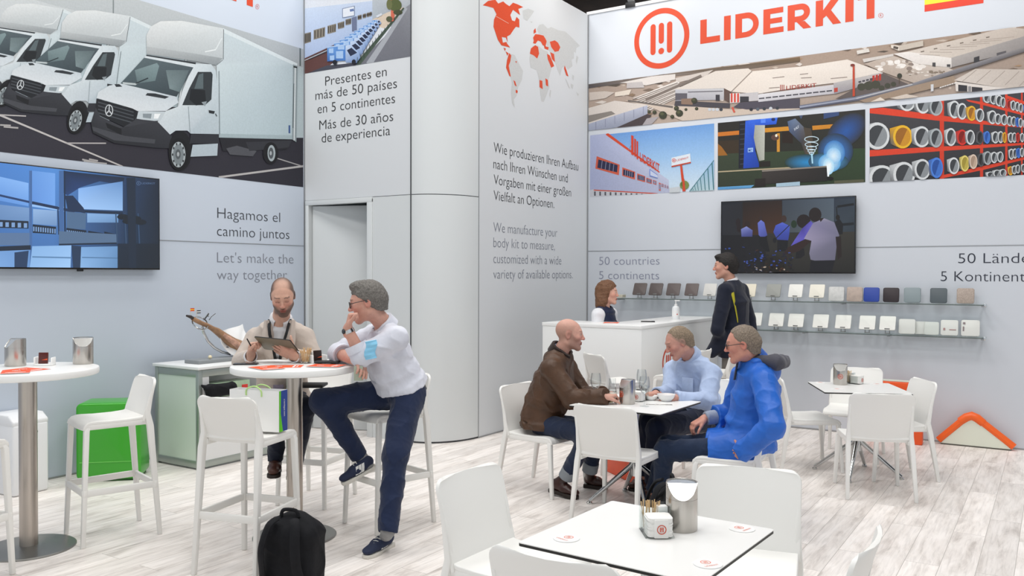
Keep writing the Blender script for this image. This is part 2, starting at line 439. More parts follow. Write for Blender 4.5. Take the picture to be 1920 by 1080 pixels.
def make_chair(name, label, group, hs=.458, ht=.80, W=.50, fw=.46, matl=None, stool=False):
    matl = matl or M_PLAST
    t = thing(name, label, 'chair' if not stool else 'bar stool', group=group); ds = .87 if stool else 1.0
    wb = W - .03
    seat_parts(t, hs, fw, wb - .02, matl, ds=ds)
    back_part(t, hs, ht, wb - .006, matl, yb=-.205 * ds, lean=.075 * (.8 if stool else 1))
    for s in (-1, 1):
        m = MB(); m.bar([((s * (fw / 2 + .008), .232 * ds, 0), .026, .026), ((s * (fw / 2 - .010), .205 * ds - .004, hs - .06), .034, .032), ((s * (fw / 2 - .018), .193 * ds - .008, hs - .026), .026, .024)])
        m.build('leg', matl, t, bevel=.005)
        hb = (wb - .006) / 2; yb = -.205 * ds; ln = .075 * (.8 if stool else 1); by = lambda q: yb - ln * q ** 1.35 - .005
        m = MB(); m.bar([((s * (W / 2 - .008), -.292 * ds, 0), .026, .026), ((s * (hb - .006), yb - .022, hs - .06), .034, .040), ((s * (hb - .010), yb - .006, hs + .02), .030, .036), ((s * (hb - .011), by(.45), hs + (ht - hs) * .45), .020, .026), ((s * (hb - .012), by(.75), hs + (ht - hs) * .75), .014, .017)])
        m.build('leg', matl, t, bevel=.005)
    if stool:
        z = .33; k = z / hs
        f = lambda s: Vector((s * (fw / 2 + .006 - .012 * k), (.232 - .027 * k) * ds, z)); b = lambda s: Vector((s * (W / 2 - .008 - .009 * k), (-.292 + .07 * k) * ds, z))
        m = MB()
        for p, q in ((f(-1), f(1)), (b(-1), b(1)), (f(-1), b(-1)), (f(1), b(1))):
            c = (p + q) / 2; d = q - p
            m.box(c, (d.length + .03, .018, .042), rz=math.atan2(d.y, d.x))
        m.build('footrest', matl, t, bevel=.004)
    return t
R = math.radians
chair0 = make_chair('cafe_chair', 'white plastic chair the man in the brown jacket sits on', 'white plastic chairs')
chair0.location = (-3.37, 5.76, 0); chair0.rotation_euler = (0, 0, R(-95))
def chair(x, y, deg, label): return dup(chair0, (x, y, 0), R(deg), label, 'white plastic chairs')
chair(-2.55, 5.41, 1, 'white plastic chair seen from behind in front of the table with the wine glasses')
chair(-2.47, 6.72, 180, 'white plastic chair under the man in the light blue shirt, mostly hidden')
chair(-1.87, 5.75, 96, 'white plastic chair the man in the blue raincoat sits on')
chair(-1.84, 7.67, -58, 'white plastic chair in profile at the left of the far right table')
chair(-1.19, 7.07, 22, 'white plastic chair seen from behind at the far right table')
chair(-1.17, 7.74, 122, 'white plastic chair on the right of the far right table, beside the orange gable frame')
chair(-1.58, 8.33, 184, 'white plastic chair on the wall side of the far right table, behind its steel bin')
chair(-1.12, 3.57, 192, 'white plastic chair facing us across the nearest square table, right of the steel bin')
chair(-1.93, 3.09, -92, 'white plastic chair at the left end of the nearest square table')
chair(-1.335, 2.585, 2, 'white plastic chair cut by the bottom edge, front side of the nearest table')
chair(-.80, 3.02, 90, 'white plastic chair at the right end of the nearest table, only its rim in view')

stool0 = make_chair('bar_stool', 'white bar stool in profile in front of the green plastic case', 'white bar stools', hs=.77, ht=1.0, W=.415, fw=.365, matl=M_STOOL, stool=True)
stool0.location = (-5.12, 3.20, 0); stool0.rotation_euler = (0, 0, R(164))
def stool(x, y, deg, label): return dup(stool0, (x, y, 0), R(deg), label, 'white bar stools')
stool(-5.03, 2.245, 14, 'white bar stool cut by the left edge of the photo')
stool(-3.915, 3.33, 15, 'white bar stool seen from behind with the paper shopping bag on its seat')
stool(-3.80, 4.37, 166, 'white bar stool under the grey-haired man in the white shirt')
stool(-4.62, 4.52, 196, 'white bar stool under the man in the beige blazer')
stool(-2.76, 7.93, 90, 'white bar stool with its backrest behind the head of the man in the blue raincoat')

# counter-side stools: placed by their seats
stool(-3.21, 6.72, -35, 'white bar stool behind the bald man in the brown jacket, by the counter')
stool(-2.92, 7.45, 92, 'white bar stool next to the round logo on the counter')

def bar_table(x, y, label):
    t = thing('bar_table', label, 'table', (x, y, 0), 0, 'round white bar tables')
    m = MB(); m.lathe([(.385, 1.058), (.393, 1.062), (.395, 1.07), (.395, 1.092), (.392, 1.098), (.386, 1.1)], 72); m.build('tabletop', M_TOP, t, smooth=True)
    m = MB(); m.lathe([(.051, .01), (.051, 1.058)], 36); m.build('pole', M_STEELP, t, smooth=True)
    m = MB(); m.lathe([(.262, 0), (.262, .006), (.255, .011), (.08, .018), (.056, .022)], 64); m.build('base_plate', M_FOOTDK, t, smooth=True, angle=25)
    return t
bar_table(-5.28, 2.78, 'round white bar table at the left edge with two steel bins')
bar_table(-4.10, 3.835, 'round white bar table the two seated men share')

def square_table(x, y, deg, side, label, ztop=.735, fdeg=45):
    t = thing('square_table', label, 'table', (x, y, 0), R(deg), 'square white cafe tables')
    m = MB(); h = side / 2; c = .006
    pl = rrect(side, side, .012, 3)
    m.prism(pl, ztop - .003, ztop); m.build('tabletop', M_TOP, t)
    m = MB(); m.prism(pl, ztop - .013, ztop - .003); m.build('black_edge', M_EDGE, t)
    m = MB(); m.lathe([(.03, .2), (.03, ztop - .03)], 24); m.box((0, 0, ztop - .022), (.3, .05, .018)); m.box((0, 0, ztop - .022), (.05, .3, .018)); m.build('column', M_CHROME, t, smooth=True)
    for k in range(4):
        a = R(fdeg + 90 * k); m = MB()
        m.tube([(.02 * math.cos(a), .02 * math.sin(a), .30), (.04 * math.cos(a), .04 * math.sin(a), .27), (.345 * math.cos(a), .345 * math.sin(a), .022)], [.02, .02, .014], 12)
        m.lathe([(.02, 0), (.022, .012), (.012, .02)], 14, c=(.345 * math.cos(a), .345 * math.sin(a), 0))
        m.build('foot', M_CHROME, t, smooth=True)
    return t
square_table(-1.235, 2.86, -3, .685, 'nearest square white table with black edge and three round coasters')
square_table(-2.60, 5.765, -2, .72, 'square white table with wine glasses and bowls between the three seated men', fdeg=40)
square_table(-1.405, 7.615, 24.5, .68, 'square white table at the right with a steel bin and no one seated', fdeg=66)

# ------------------------------------------------------------------ reception counter (L-shaped)
CX, CY, CZ = -3.285, 7.40, 1.2
ct = thing('reception_counter', 'white L-shaped reception counter with a round orange logo on its side', 'counter', (CX, CY, 0))
m = MB(); T = .47
poly = [(0, 0), (0, 2.15), (-T, 2.15), (-T, T), (-1.08, T), (-1.08, 0)]
m.prism(poly, .0, CZ - .035); m.build('body', mat('counter_white', (.80, .805, .795), rough=.35), ct, bevel=.004)
m = MB(); o = .004
poly = [(o, -o), (o, 2.15), (-T - o, 2.15), (-T - o, T + o), (-1.08 - o, T + o), (-1.08 - o, -o)]
m.prism(poly, CZ - .035, CZ); m.build('top', mat('counter_top_white', (.84, .84, .83), rough=.3), ct, bevel=.003)

# logo drawing in unit coordinates (radius 1, y up): list of polygons
def arc(cx, cy, r, a0, a1, n): return [(cx + r * math.cos(math.radians(a0 + (a1 - a0) * k / n)), cy + r * math.sin(math.radians(a0 + (a1 - a0) * k / n))) for k in range(n + 1)]
def logo_polys(n=40):
    out = []
    for k in range(n):
        a0, a1 = 2 * math.pi * k / n, 2 * math.pi * (k + 1) / n
        out.append([(math.cos(a0), math.sin(a0)), (math.cos(a1), math.sin(a1)), (.82 * math.cos(a1), .82 * math.sin(a1)), (.82 * math.cos(a0), .82 * math.sin(a0))])
    def stad(x, y0, y1, w): return arc(x, y1, w, 0, 180, 8) + arc(x, y0, w, 180, 360, 8)
    out.append(stad(-.30, -.42, .42, .095)); out.append(stad(0, -.08, .42, .095)); out.append(stad(.30, -.42, .42, .095)); out.append(arc(0, -.42, .105, 0, 345, 18))
    return out
def logo_mesh(f, mi=0, mb=None, n=40):
    """f maps unit logo coordinates to 3D"""
    m = mb or MB()
    for p in logo_polys(n): m.add([f(u, v) for u, v in p], [list(range(len(p)))], mi)
    return m
m = logo_mesh(lambda u, v: (.0015, .66 + u * .155, .80 + v * .155)); m.build('logo', M_LOGO, ct)
# ------------------------------------------------------------------ televisions
M_BEZEL = mat('tv_black', '#0c0d10', rough=.25, spec=.5)
M_SCREEN = mat('tv_picture', (0.02, .02, .02), rough=.15, spec=.18, vcol=True, emit='vcol')

# ------------------------------------------------------------------ table bins, holders
def table_bin(x, y, z, deg, label, logo=True, r=.058, h=.178):
    t = thing('table_bin', label, 'bin', (x, y, z), R(deg), 'brushed steel table bins')   # front of the bin looks along local -y
    n = 40; drop = .058; m = MB()
    def ztop(a):  # a=angle, lowest toward -y, arc shaped cut
        return h - drop * max(0, -.22 - math.sin(a)) / .78
    vs = []; fs = []
    for k in range(n):
        a = 2 * math.pi * k / n; c, s = math.cos(a), math.sin(a)
        vs += [(r * .97 * c, r * .97 * s, 0), (r * c, r * s, .004), (r * c, r * s, h * .66), (r * .985 * c, r * .985 * s, h * .662), (r * .985 * c, r * .985 * s, h * .67), (r * c, r * s, h * .672), (r * c, r * s, ztop(a)), (r * .95 * c, r * .95 * s, ztop(a) - .001), (r * .95 * c, r * .95 * s, ztop(a) - .012)]
    q = 9
    for k in range(n):
        k2 = (k + 1) % n
        for j in range(q - 1): fs.append((k * q + j, k2 * q + j, k2 * q + j + 1, k * q + j + 1))
    fs.append([k * q for k in range(n - 1, -1, -1)])
    m.add(vs, fs); m.build('body', M_STEEL, t, smooth=True, angle=30)
    q = r * .965; y0 = -.22; a0 = math.asin(y0); zl = lambda y: h - .004 - drop * max(0, y0 - y / q) / .78
    arcf = [math.pi - a0 + (math.pi + 2 * a0) * k / 16 for k in range(17)]; arcb = [a0 + (math.pi - 2 * a0) * k / 16 for k in range(17)]
    m = MB()
    for ar in (arcf, arcb):
        P = [(q * math.cos(a), q * math.sin(a), zl(q * math.sin(a))) for a in ar]; m.add(P, [list(range(17))])
    m.build('swing_lid', mat('polished_lid', '#e4e4e1', rough=.22, metal=1), t)
    if logo:
        lr = .022
        m = logo_mesh(lambda u, v: ((r + .0008) * math.sin(u * lr / r), -(r + .0008) * math.cos(u * lr / r), h * .42 + v * lr), n=24); m.build('logo', M_LOGO, t)
    return t
def face_cam(p): return math.degrees(math.atan2(-p[0], p[1])) * 1.0   # rotation that turns local -y towards the camera
M_ACRYL = glass('clear_acrylic', (.97, .985, .98))
M_GLASS = glass('clear_glass', (.97, .98, .98))
M_TOOTH = mat('toothpick_wood', '#d9b98a', rough=.7)
M_NAPKIN = mat('paper_napkin', (.84, .83, .80), rough=.8, bump=(60, .2))

def napkin_holder(x, y, z, deg, label, picks=True, big=False):
    t = thing('napkin_holder', label, 'napkin holder', (x, y, z), R(deg), 'acrylic napkin holders')
    m = MB(); w, d = .105, .125
    m.box((0, 0, .003), (w, d, .006)); m.box((-w / 2 + .0015, 0, .035), (.003, d, .07)); m.box((0, d / 2 - .0015, .05), (w, .003, .1)); m.box((0, .018, .045), (w, .003, .09)); m.box((w / 2 - .0015, .04, .045), (.003, .05, .09)); m.box((-w / 2 + .0015, .04, .045), (.003, .05, .09))
    m.build('tray', M_ACRYL, t)
    m = MB()
    for k in range(14):
        s = 1 - .03 * abs(math.sin(k * 2.1)); zz = .008 + k * .0047
        pl = rrect(.092 * s, .088 * s, .016, 4, 0.001 * math.sin(k * 3), -.03 + .001 * math.cos(k * 5))
        m.prism(pl, zz, zz + .0046)
    m.build('napkins', M_NAPKIN, t)
    m = MB(); m.box((0.002, -.03, .038), (.052, .094, .068)); m.build('napkin_band', mat('napkin_band_white', (.82, .81, .78), rough=.8), t, bevel=.004)
    m = logo_mesh(lambda u, v: (.002 + u * .017, -.0785, .036 + v * .017), n=24); m.build('logo', M_LOGO, t)
    if picks:
        m = MB(); rr = random.Random(3)
        for k in range(16):
            a = (rr.uniform(-.04, .012), rr.uniform(.026, .052), .008); b = (a[0] + rr.uniform(-.012, .012), a[1] + rr.uniform(-.006, .006), .108 + rr.uniform(-.006, .006))
            m.tube([a, b], .0022, 5)
        m.build('stir_sticks', M_TOOTH, t)
        m = MB()
        m.box((.028, .038, .05), (.036, .03, .085), rz=.1); m.build('sugar_sachets', M_PAPER, t, bevel=.003)
    return t

def coaster(x, y, z, deg, label):
    t = thing('coaster', label, 'coaster', (x, y, z), R(deg), 'round white printed coasters')
    m = MB(); m.lathe([(.0475, 0), (.048, .0007), (.048, .0023), (.0475, .003)], 48); m.build('disc', mat('coaster_board', (.83, .83, .82), rough=.7), t, smooth=True, angle=20)
    m = logo_mesh(lambda u, v: (u * .0175, .012 + v * .0175, .0034), n=24)
    m.build('logo', mat('coaster_print', '#ea8a76', rough=.7), t)
    text_mesh('lettering', 'LIDERKIT', lambda u, v: (-.026 + u * .052, -.026 + v * .009, .0034), mat('coaster_print', '#ea8a76'), t)
    return t

# ------------------------------------------------------------------ text
def text_raw(s, offset=0.0, spacing=1.0):
    cu = bpy.data.curves.new('lettering', 'FONT'); cu.body = s; cu.size = 1.0; cu.offset = offset; cu.resolution_u = 4; cu.fill_mode = 'FRONT'; cu.space_character = spacing
    o = bpy.data.objects.new('lettering', cu); COL.objects.link(o)
    me = bpy.data.meshes.new_from_object(o)
    V = np.array([v.co[:] for v in me.vertices]) if len(me.vertices) else np.zeros((0, 3)); Fc = [list(p.vertices) for p in me.polygons]
    bpy.data.objects.remove(o); bpy.data.curves.remove(cu); bpy.data.meshes.remove(me)
    return V, Fc
_cap = {}
def cap_height(offset):
    if offset not in _cap:
        V, _ = text_raw('H', offset); _cap[offset] = (V[:, 1].min(), V[:, 1].max())
    return _cap[offset]
def text_mesh(name, s, f, matl, parent=None, offset=0.0, mb=None, mi=0, spacing=1.0):
    """f(u, v): u 0..1 along the line, v 0 at the baseline and 1 at capital height"""
    V, Fc = text_raw(s, offset, spacing); b0, b1 = cap_height(offset)
    x0, x1 = V[:, 0].min(), V[:, 0].max()
    m = mb or MB()
    m.add([f((p[0] - x0) / (x1 - x0), (p[1] - b0) / (b1 - b0)) for p in V], Fc, mi)
    if mb is None: return m.build(name, matl, parent)
    return m

def wall_text(name, label, lines, wall, matl, offset=0.0, off=.0018):
    """lines: (string, (x0, y0), (x1, y1), cap) baseline end points and capital height at the left end, in photo pixels"""
    O = wall(*lines[0][1], off); t = thing(name, label, 'lettering', tuple(O))
    for s, p0, p1, cap in lines:
        A, B = wall(*p0, off), wall(*p1, off); Tp = wall(p0[0], p0[1] - cap, off)
        B[2] = A[2]; h = Tp[2] - A[2]; D = B - A
        text_mesh('text_line', s, lambda u, v: A - O + D * u + np.array([0, 0, h * v]), matl, t, offset=offset)
    return t
# ------------------------------------------------------------------ printed wall graphics (flat prints on the fabric)
M_PRINT = mat('photo_print', (.5, .5, .5), rough=.55, spec=.3, vcol=True, noise=(60, .045))
PRINT_GAIN = .90
def clip_convex(poly, quad):
    """clip list of (x, y, r, g, b) to a convex quad"""
    q = quad; area2 = sum(q[i][0] * q[(i + 1) % len(q)][1] - q[(i + 1) % len(q)][0] * q[i][1] for i in range(len(q)))
    sgn = 1 if area2 > 0 else -1
    out = poly
    for i in range(len(q)):
        a, b = q[i], q[(i + 1) % len(q)]; inp = out; out = []
        if not inp: return []
        side = lambda p: sgn * ((b[0] - a[0]) * (p[1] - a[1]) - (b[1] - a[1]) * (p[0] - a[0]))
        for k in range(len(inp)):
            p, r = inp[k - 1], inp[k]; sp, sr = side(p), side(r)
            if (sp >= 0) != (sr >= 0):
                t = sp / (sp - sr); out.append(tuple(p[j] + (r[j] - p[j]) * t for j in range(5)))
            if sr >= 0: out.append(r)
    return out
class Mural:
    def __init__(s, wall, quad, gain=PRINT_GAIN): s.wall = wall; s.quad = quad; s.V = []; s.F = []; s.C = []; s.T = lambda p: p; s.gain = gain; s.layer = 0; s.off0 = .0012; s.step = .0003; s.tint = None
    def poly(s, pts, col, dl=1):
        """col: one colour or a colour per point; every later polygon lies a hair in front of the earlier ones"""
        pts = [s.T(p) for p in pts]
        cols = [lin(c) for c in col] if isinstance(col, list) and len(col) == len(pts) and not isinstance(col[0], (int, float)) else [lin(col)] * len(pts)
        if s.tint: cols = [tuple(c[i] * (1 - s.tint[1]) + s.tint[0][i] * s.tint[1] for i in range(3)) for c in cols]
        P = clip_convex([(p[0], p[1], *c) for p, c in zip(pts, cols)], s.quad) if s.quad else [(p[0], p[1], *c) for p, c in zip(pts, cols)]
        if len(P) < 3: return
        s.layer += dl; off = s.off0 + s.step * s.layer
        tris = tessellate_polygon([[Vector((p[0], p[1], 0)) for p in P]])
        n = len(s.V)
        for p in P: s.V.append(tuple(s.wall(p[0], p[1], off))); s.C.append([min(1, v * s.gain) for v in p[2:]])
        for t in tris: s.F.append([n + i for i in t])
    def ell(s, cx, cy, rx, ry, col, n=20, rot=0.0, dl=1):
        c, sn = math.cos(rot), math.sin(rot)
        s.poly([(cx + rx * math.cos(2 * math.pi * k / n) * c - ry * math.sin(2 * math.pi * k / n) * sn, cy + rx * math.cos(2 * math.pi * k / n) * sn + ry * math.sin(2 * math.pi * k / n) * c) for k in range(n)], col, dl)
    def line(s, a, b, w, col, w2=None, dl=1):
        d = Vector((b[0] - a[0], b[1] - a[1])); nrm = Vector((-d.y, d.x)).normalized(); w2 = w if w2 is None else w2
        s.poly([(a[0] + nrm.x * w / 2, a[1] + nrm.y * w / 2), (b[0] + nrm.x * w2 / 2, b[1] + nrm.y * w2 / 2), (b[0] - nrm.x * w2 / 2, b[1] - nrm.y * w2 / 2), (a[0] - nrm.x * w / 2, a[1] - nrm.y * w / 2)], col, dl)
    def ring(s, cx, cy, rx, ry, t, col, n=20, dl=1):
        for k in range(n):
            a, b = 2 * math.pi * k / n, 2 * math.pi * (k + 1) / n
            s.poly([(cx + rx * math.cos(a), cy + ry * math.sin(a)), (cx + rx * math.cos(b), cy + ry * math.sin(b)), (cx + (rx - t) * math.cos(b), cy + (ry - t) * math.sin(b)), (cx + (rx - t) * math.cos(a), cy + (ry - t) * math.sin(a))], col, dl if k == 0 else 0)
    def glow(s, cx, cy, rx, ry, cin, cout, n=22, rot=0.0):
        c, sn = math.cos(rot), math.sin(rot); R_ = [(cx + rx * math.cos(2 * math.pi * k / n) * c - ry * math.sin(2 * math.pi * k / n) * sn, cy + rx * math.cos(2 * math.pi * k / n) * sn + ry * math.sin(2 * math.pi * k / n) * c) for k in range(n)]
        for k in range(n): s.poly([(cx, cy), R_[k], R_[(k + 1) % n]], [cin, cout, cout], 1 if k == 0 else 0)
    def text(s, st, p0, p1, cap, col, shear=0.0, dl=1):
        V, Fc = text_raw(st, .012); x0, x1 = V[:, 0].min(), V[:, 0].max(); first = True
        for f in Fc:
            s.poly([(p0[0] + (p1[0] - p0[0]) * (V[i][0] - x0) / (x1 - x0), p0[1] + (p1[1] - p0[1]) * (V[i][0] - x0) / (x1 - x0) - V[i][1] / .72 * cap) for i in f], col, dl if first else 0); first = False
    def build(s, name, matl=None, label=None, cat=None, parent=None):
        me = bpy.data.meshes.new(name); me.from_pydata(s.V, [], s.F); me.materials.append(matl or M_PRINT)
        a = me.color_attributes.new('Col', 'FLOAT_COLOR', 'POINT')
        a.data.foreach_set('color', np.array([(*c, 1) for c in s.C], np.float32).ravel())
        bm = bmesh.new(); bm.from_mesh(me)
        for f in bm.faces:
            f.normal_update()
            if f.normal.dot(Vector(EYE) - f.calc_center_median()) < 0: f.normal_flip()
        bm.to_mesh(me); bm.free()
        o = link_mesh(name, me, parent)
        if label: tag(o, label, cat)
        return o
def scaler(k, x0=0, y0=0): return lambda p: (p[0] / k + x0, p[1] / k + y0)

# ---- white delivery vans on the left wall
def van(mu):
    P, L, E = mu.poly, mu.line, mu.ell
    P([(1230, 770), (1640, 780), (1610, 840), (1250, 850)], '#26262c')
    P([(1270, 835), (1330, 820), (1440, 850), (1420, 880), (1290, 870)], '#515258'); P([(1380, 800), (1640, 790), (1620, 830), (1400, 850)], '#34353b')
    E(1520, 862, 44, 62, '#1b1b1f'); E(1524, 862, 22, 46, '#a8b2b6'); E(1522, 862, 14, 32, '#53585c'); E(1520, 862, 6, 12, '#b0b6ba')
    P([(1255, 165), (1650, 350), (1660, 380), (1640, 780), (1228, 770), (1215, 370), (1250, 340)], ['#c2ced3', '#bcc9ce', '#b4c2c8', '#b3c4ca', '#bccbd1', '#c8d4d8', '#c2cdd2'])
    P([(1255, 160), (1670, 358), (1668, 376), (1255, 184)], '#d3dcdf'); P([(1228, 752), (1642, 762), (1640, 784), (1228, 774)], '#a5b5ba')
    P([(1645, 362), (1672, 372), (1664, 800), (1640, 784)], '#8d989c'); L((1658, 380), (1652, 790), 7, '#d5dbdd'); L((1650, 470), (1645, 720), 5, '#5c666a'); P([(1620, 705), (1630, 705), (1630, 750), (1620, 750)], '#3f5a8c'); P([(1648, 372), (1668, 376), (1668, 384), (1648, 380)], '#23272a')
    P([(845, 150), (900, 120), (1020, 118), (1255, 160), (1253, 335), (1210, 367), (1100, 345), (822, 302), (820, 200)], ['#d3d7d8', '#dcdfdf', '#d9dddd', '#ced4d6', '#b9c0c3', '#a3aaae', '#aab0b3', '#b8bec0', '#cdd1d2'])
    P([(822, 262), (1080, 300), (1250, 328), (1212, 367), (1100, 345), (822, 304)], ['#b6bbbd', '#a9afb2', '#9ba2a5', '#8f969a', '#979da0', '#a6abad'])
    L((1150, 292), (1210, 280), 6, '#e3e8e9'); L((1210, 280), (1245, 215), 6, '#d8dee0'); L((1255, 165), (1253, 335), 4, '#6f777b')
    P([(1085, 358), (1185, 362), (1212, 400), (1228, 560), (1228, 755), (1070, 752), (1050, 735), (985, 735), (935, 770), (880, 690), (930, 625), (1000, 600), (1020, 520)], ['#d3dce0', '#c9d3d8', '#bfcbd1', '#bfcbd1', '#b7c4cb', '#b5c2ca', '#c2ccd3', '#c9d3d9', '#c4ced4', '#cfd8dd', '#d3dce0', '#d3dbe0', '#d5dde1'])
    P([(820, 308), (1100, 352), (1095, 366), (820, 320)], '#30353a'); P([(815, 315), (1095, 362), (1088, 382), (806, 328)], '#d2dade')
    P([(808, 325), (1085, 380), (990, 545), (675, 470)], ['#5a686d', '#4d585e', '#39444a', '#4b5a60'])
    P([(755, 395), (880, 355), (892, 372), (870, 455), (770, 470)], ['#76898c', '#7f9396', '#7d9194', '#6c8083', '#5e7074']); P([(930, 395), (1060, 395), (1010, 520), (950, 500)], ['#6b7b7e', '#5c6a6e', '#66777b', '#7b8c8f']); P([(685, 462), (770, 470), (760, 480), (690, 474)], '#b9c3c5'); L((760, 470), (830, 440), 7, '#2b3338')
    P([(675, 470), (990, 545), (1000, 578), (930, 625), (770, 625), (740, 610), (540, 552), (548, 520), (610, 482)], ['#cbd4d9', '#c5cfd6', '#cdd6dc', '#d3dbe0', '#d9dfe3', '#d9dfe3', '#d6dce0', '#d3dade', '#cfd7dc'])
    P([(640, 474), (668, 474), (685, 488), (650, 490)], '#30353a'); P([(825, 524), (870, 526), (948, 545), (925, 556), (815, 537)], '#31363b')
    P([(1110, 405), (1185, 405), (1193, 420), (1186, 560), (1150, 592), (1022, 592), (1060, 500)], '#33393d'); P([(1115, 420), (1140, 412), (1140, 500), (1090, 500)], '#59666a')
    P([(1070, 500), (1150, 508), (1157, 582), (1100, 594), (1062, 560)], '#1e2226'); P([(1130, 575), (1160, 570), (1150, 600)], '#8d979c')
    P([(540, 555), (735, 610), (770, 640), (745, 702), (690, 712), (560, 652), (535, 610)], '#212429')
    for k in range(4): L((548, 575 + k * 20), (748, 632 + k * 20), 6, '#4a4f55')
    mu.ring(610, 622, 23, 34, 5, '#c9ced2'); L((610, 622), (612, 592), 6, '#c9ced2'); L((610, 622), (593, 642), 6, '#c9ced2'); L((610, 622), (626, 644), 6, '#c9ced2')
    P([(775, 625), (928, 628), (900, 678), (850, 682), (765, 668)], '#c4ced3'); P([(800, 640), (850, 640), (845, 668), (800, 662)], '#8a959b'); P([(865, 640), (900, 640), (885, 668), (862, 668)], '#f1f5f6')
    P([(535, 605), (560, 655), (690, 716), (765, 670), (880, 682), (965, 770), (945, 835), (870, 832), (640, 806), (520, 748), (508, 690)], ['#3a3c42', '#3c3e44', '#3e4046', '#3c3e44', '#3a3c42', '#34363c', '#2f3137', '#2c2e34', '#2a2c31', '#2b2d32', '#303238'])
    P([(515, 712), (700, 765), (870, 785), (866, 808), (640, 790), (520, 735)], '#47494f'); P([(590, 690), (680, 725), (680, 760), (600, 720)], '#1d1f23')
    E(1010, 848, 66, 112, '#1c1d21'); E(1003, 868, 57, 92, '#17181b'); E(1000, 870, 40, 72, '#aab3b7'); E(1000, 870, 30, 58, '#7d868a')
    for k in range(10): E(1000 + 33 * math.cos(k * .628), 870 + 62 * math.sin(k * .628), 4, 8, '#2a2c2f', 8)
    E(998, 868, 15, 28, '#565c60'); E(998, 868, 7, 13, '#aab0b3')
    P([(1070, 752), (1228, 755), (1228, 808), (1062, 808)], '#303238'); P([(1080, 815), (1222, 808), (1218, 876), (1068, 882)], '#b3c0c8')
    P([(1170, 620), (1205, 626), (1200, 641), (1172, 636)], '#2b2f33'); L((1056, 600), (1066, 750), 3, '#98a4aa'); L((1228, 400), (1232, 755), 4, '#7d888d'); L((1208, 640), (1216, 655), 5, '#3a3f43')
def affine(src, dst):
    A = np.array([[x, y, 1] for x, y in src], float); X = np.linalg.lstsq(A, np.array(dst, float), rcond=None)[0]
    return lambda p: tuple(np.array([p[0], p[1], 1]) @ X)
q_ = lambda x: .2987 * (x - 569) + 92.3
mu = Mural(wall_l, [(-70, q_(-70)), (568.3, q_(568.3)), (568.3, 351), (-70, 276.6)]); mu.step = .00004
z3 = scaler(3)
mu.T = z3
mu.poly([(-210, -300), (1710, 200), (1710, 1060), (-210, 860)], ['#bfc5c7', '#aeb4b8', '#9ba3a8', '#a9b0b3'])
mu.line((637, -100), (637, 75), 7, '#7b8486'); mu.line((1688, 270), (1688, 372), 8, '#5f6a6c'); mu.poly([(-210, -120), (300, 30), (800, 150), (1690, 375), (1710, 500), (-210, 500)], ['#c9ced0', '#c4c9cb', '#bcc3c5', '#b3bbbe', '#b0b9bc', '#c0c6c8'])
mu.poly([(-210, 560), (400, 620), (1710, 770), (1710, 1100), (-210, 880)], ['#33343d', '#2b2b33', '#2c2a33', '#2e2d36', '#3a3841'])
mu.line((-210, 560), (690, 937), 12, '#c3bfbd', 8); mu.line((370, 805), (596, 806), 7, '#b5b1b0'); mu.line((0, 646), (146, 653), 7, '#b9b5b4'); mu.line((1230, 997), (1710, 934), 11, '#b9b6b5'); mu.line((1550, 888), (1710, 938), 6, '#a5a2a2')
for a, b in (((462, 897), (545, 915)), ((470, 908), (600, 921)), ((0, 703), (60, 706)), ((20, 713), (102, 720)), ((500, 895), (550, 905))): mu.line(a, b, 9, '#b0adac')
mu.poly([(1660, 378), (1712, 378), (1712, 775), (1650, 775)], '#b3c0c4')
src = [(990, 545), (1085, 378), (1255, 165), (1250, 340), (1185, 405), (1003, 868), (820, 260)]
mu.T = lambda p, f=affine(src, [(35, 305), (165, 185), (337, 40), (330, 195), (283, 225), (32, 540), (20, 130)]): z3(f(p)); van(mu)
src = [(540, 555), (735, 610), (675, 470), (990, 545), (1085, 378), (1255, 165), (820, 260), (1003, 868), (520, 745)]
mu.T = lambda p, f=affine(src, [(45, 410), (215, 460), (205, 350), (440, 405), (545, 265), (727, 95), (360, 195), (442, 685), (15, 590)]): z3(f(p)); van(mu)
mu.T = z3; van(mu)
mu.build('van_mural', label='wall print of white box vans parked in a row above the left screen', cat='wall print')

# ---- photo on the return wall: building with a row of blue vans
mu = Mural(wall_d, [(571.7, -60), (771, -100), (771, 105.7), (571.7, 138)]); mu.step = .00007
mu.T = scaler(3, 560)
mu.poly([(0, -200), (700, -350), (700, 400), (0, 450)], '#dfe3ea')
mu.poly([(30, 48), (415, 5), (415, 150), (30, 340)], ['#cfdcef', '#c3d1e8', '#aec2e2', '#b2c3e4'])
mu.poly([(415, 0), (632, -40), (632, 110), (560, 160), (415, 130)], ['#b9c1c8', '#c3c9cf', '#9a9ea6', '#a3a7ad', '#aab4bf'])
mu.poly([(415, 110), (500, 70), (590, 40), (600, 70), (480, 160), (420, 140)], '#d8c7b4')
mu.poly([(632, 20), (632, 330), (300, 390), (560, 130), (605, 40)], ['#8d8f96', '#72747c', '#6f717a', '#7d7f87', '#8f9198'])
mu.line((606, 45), (395, 362), 16, '#a9adb4', 34); mu.line((592, 45), (325, 372), 10, '#4c5b4f', 26)
mu.poly([(30, 330), (160, 270), (350, 180), (420, 150), (420, 180), (160, 380), (30, 420)], '#64423f'); mu.poly([(30, 420), (160, 368), (340, 352), (300, 390), (30, 430)], '#4a4b57')
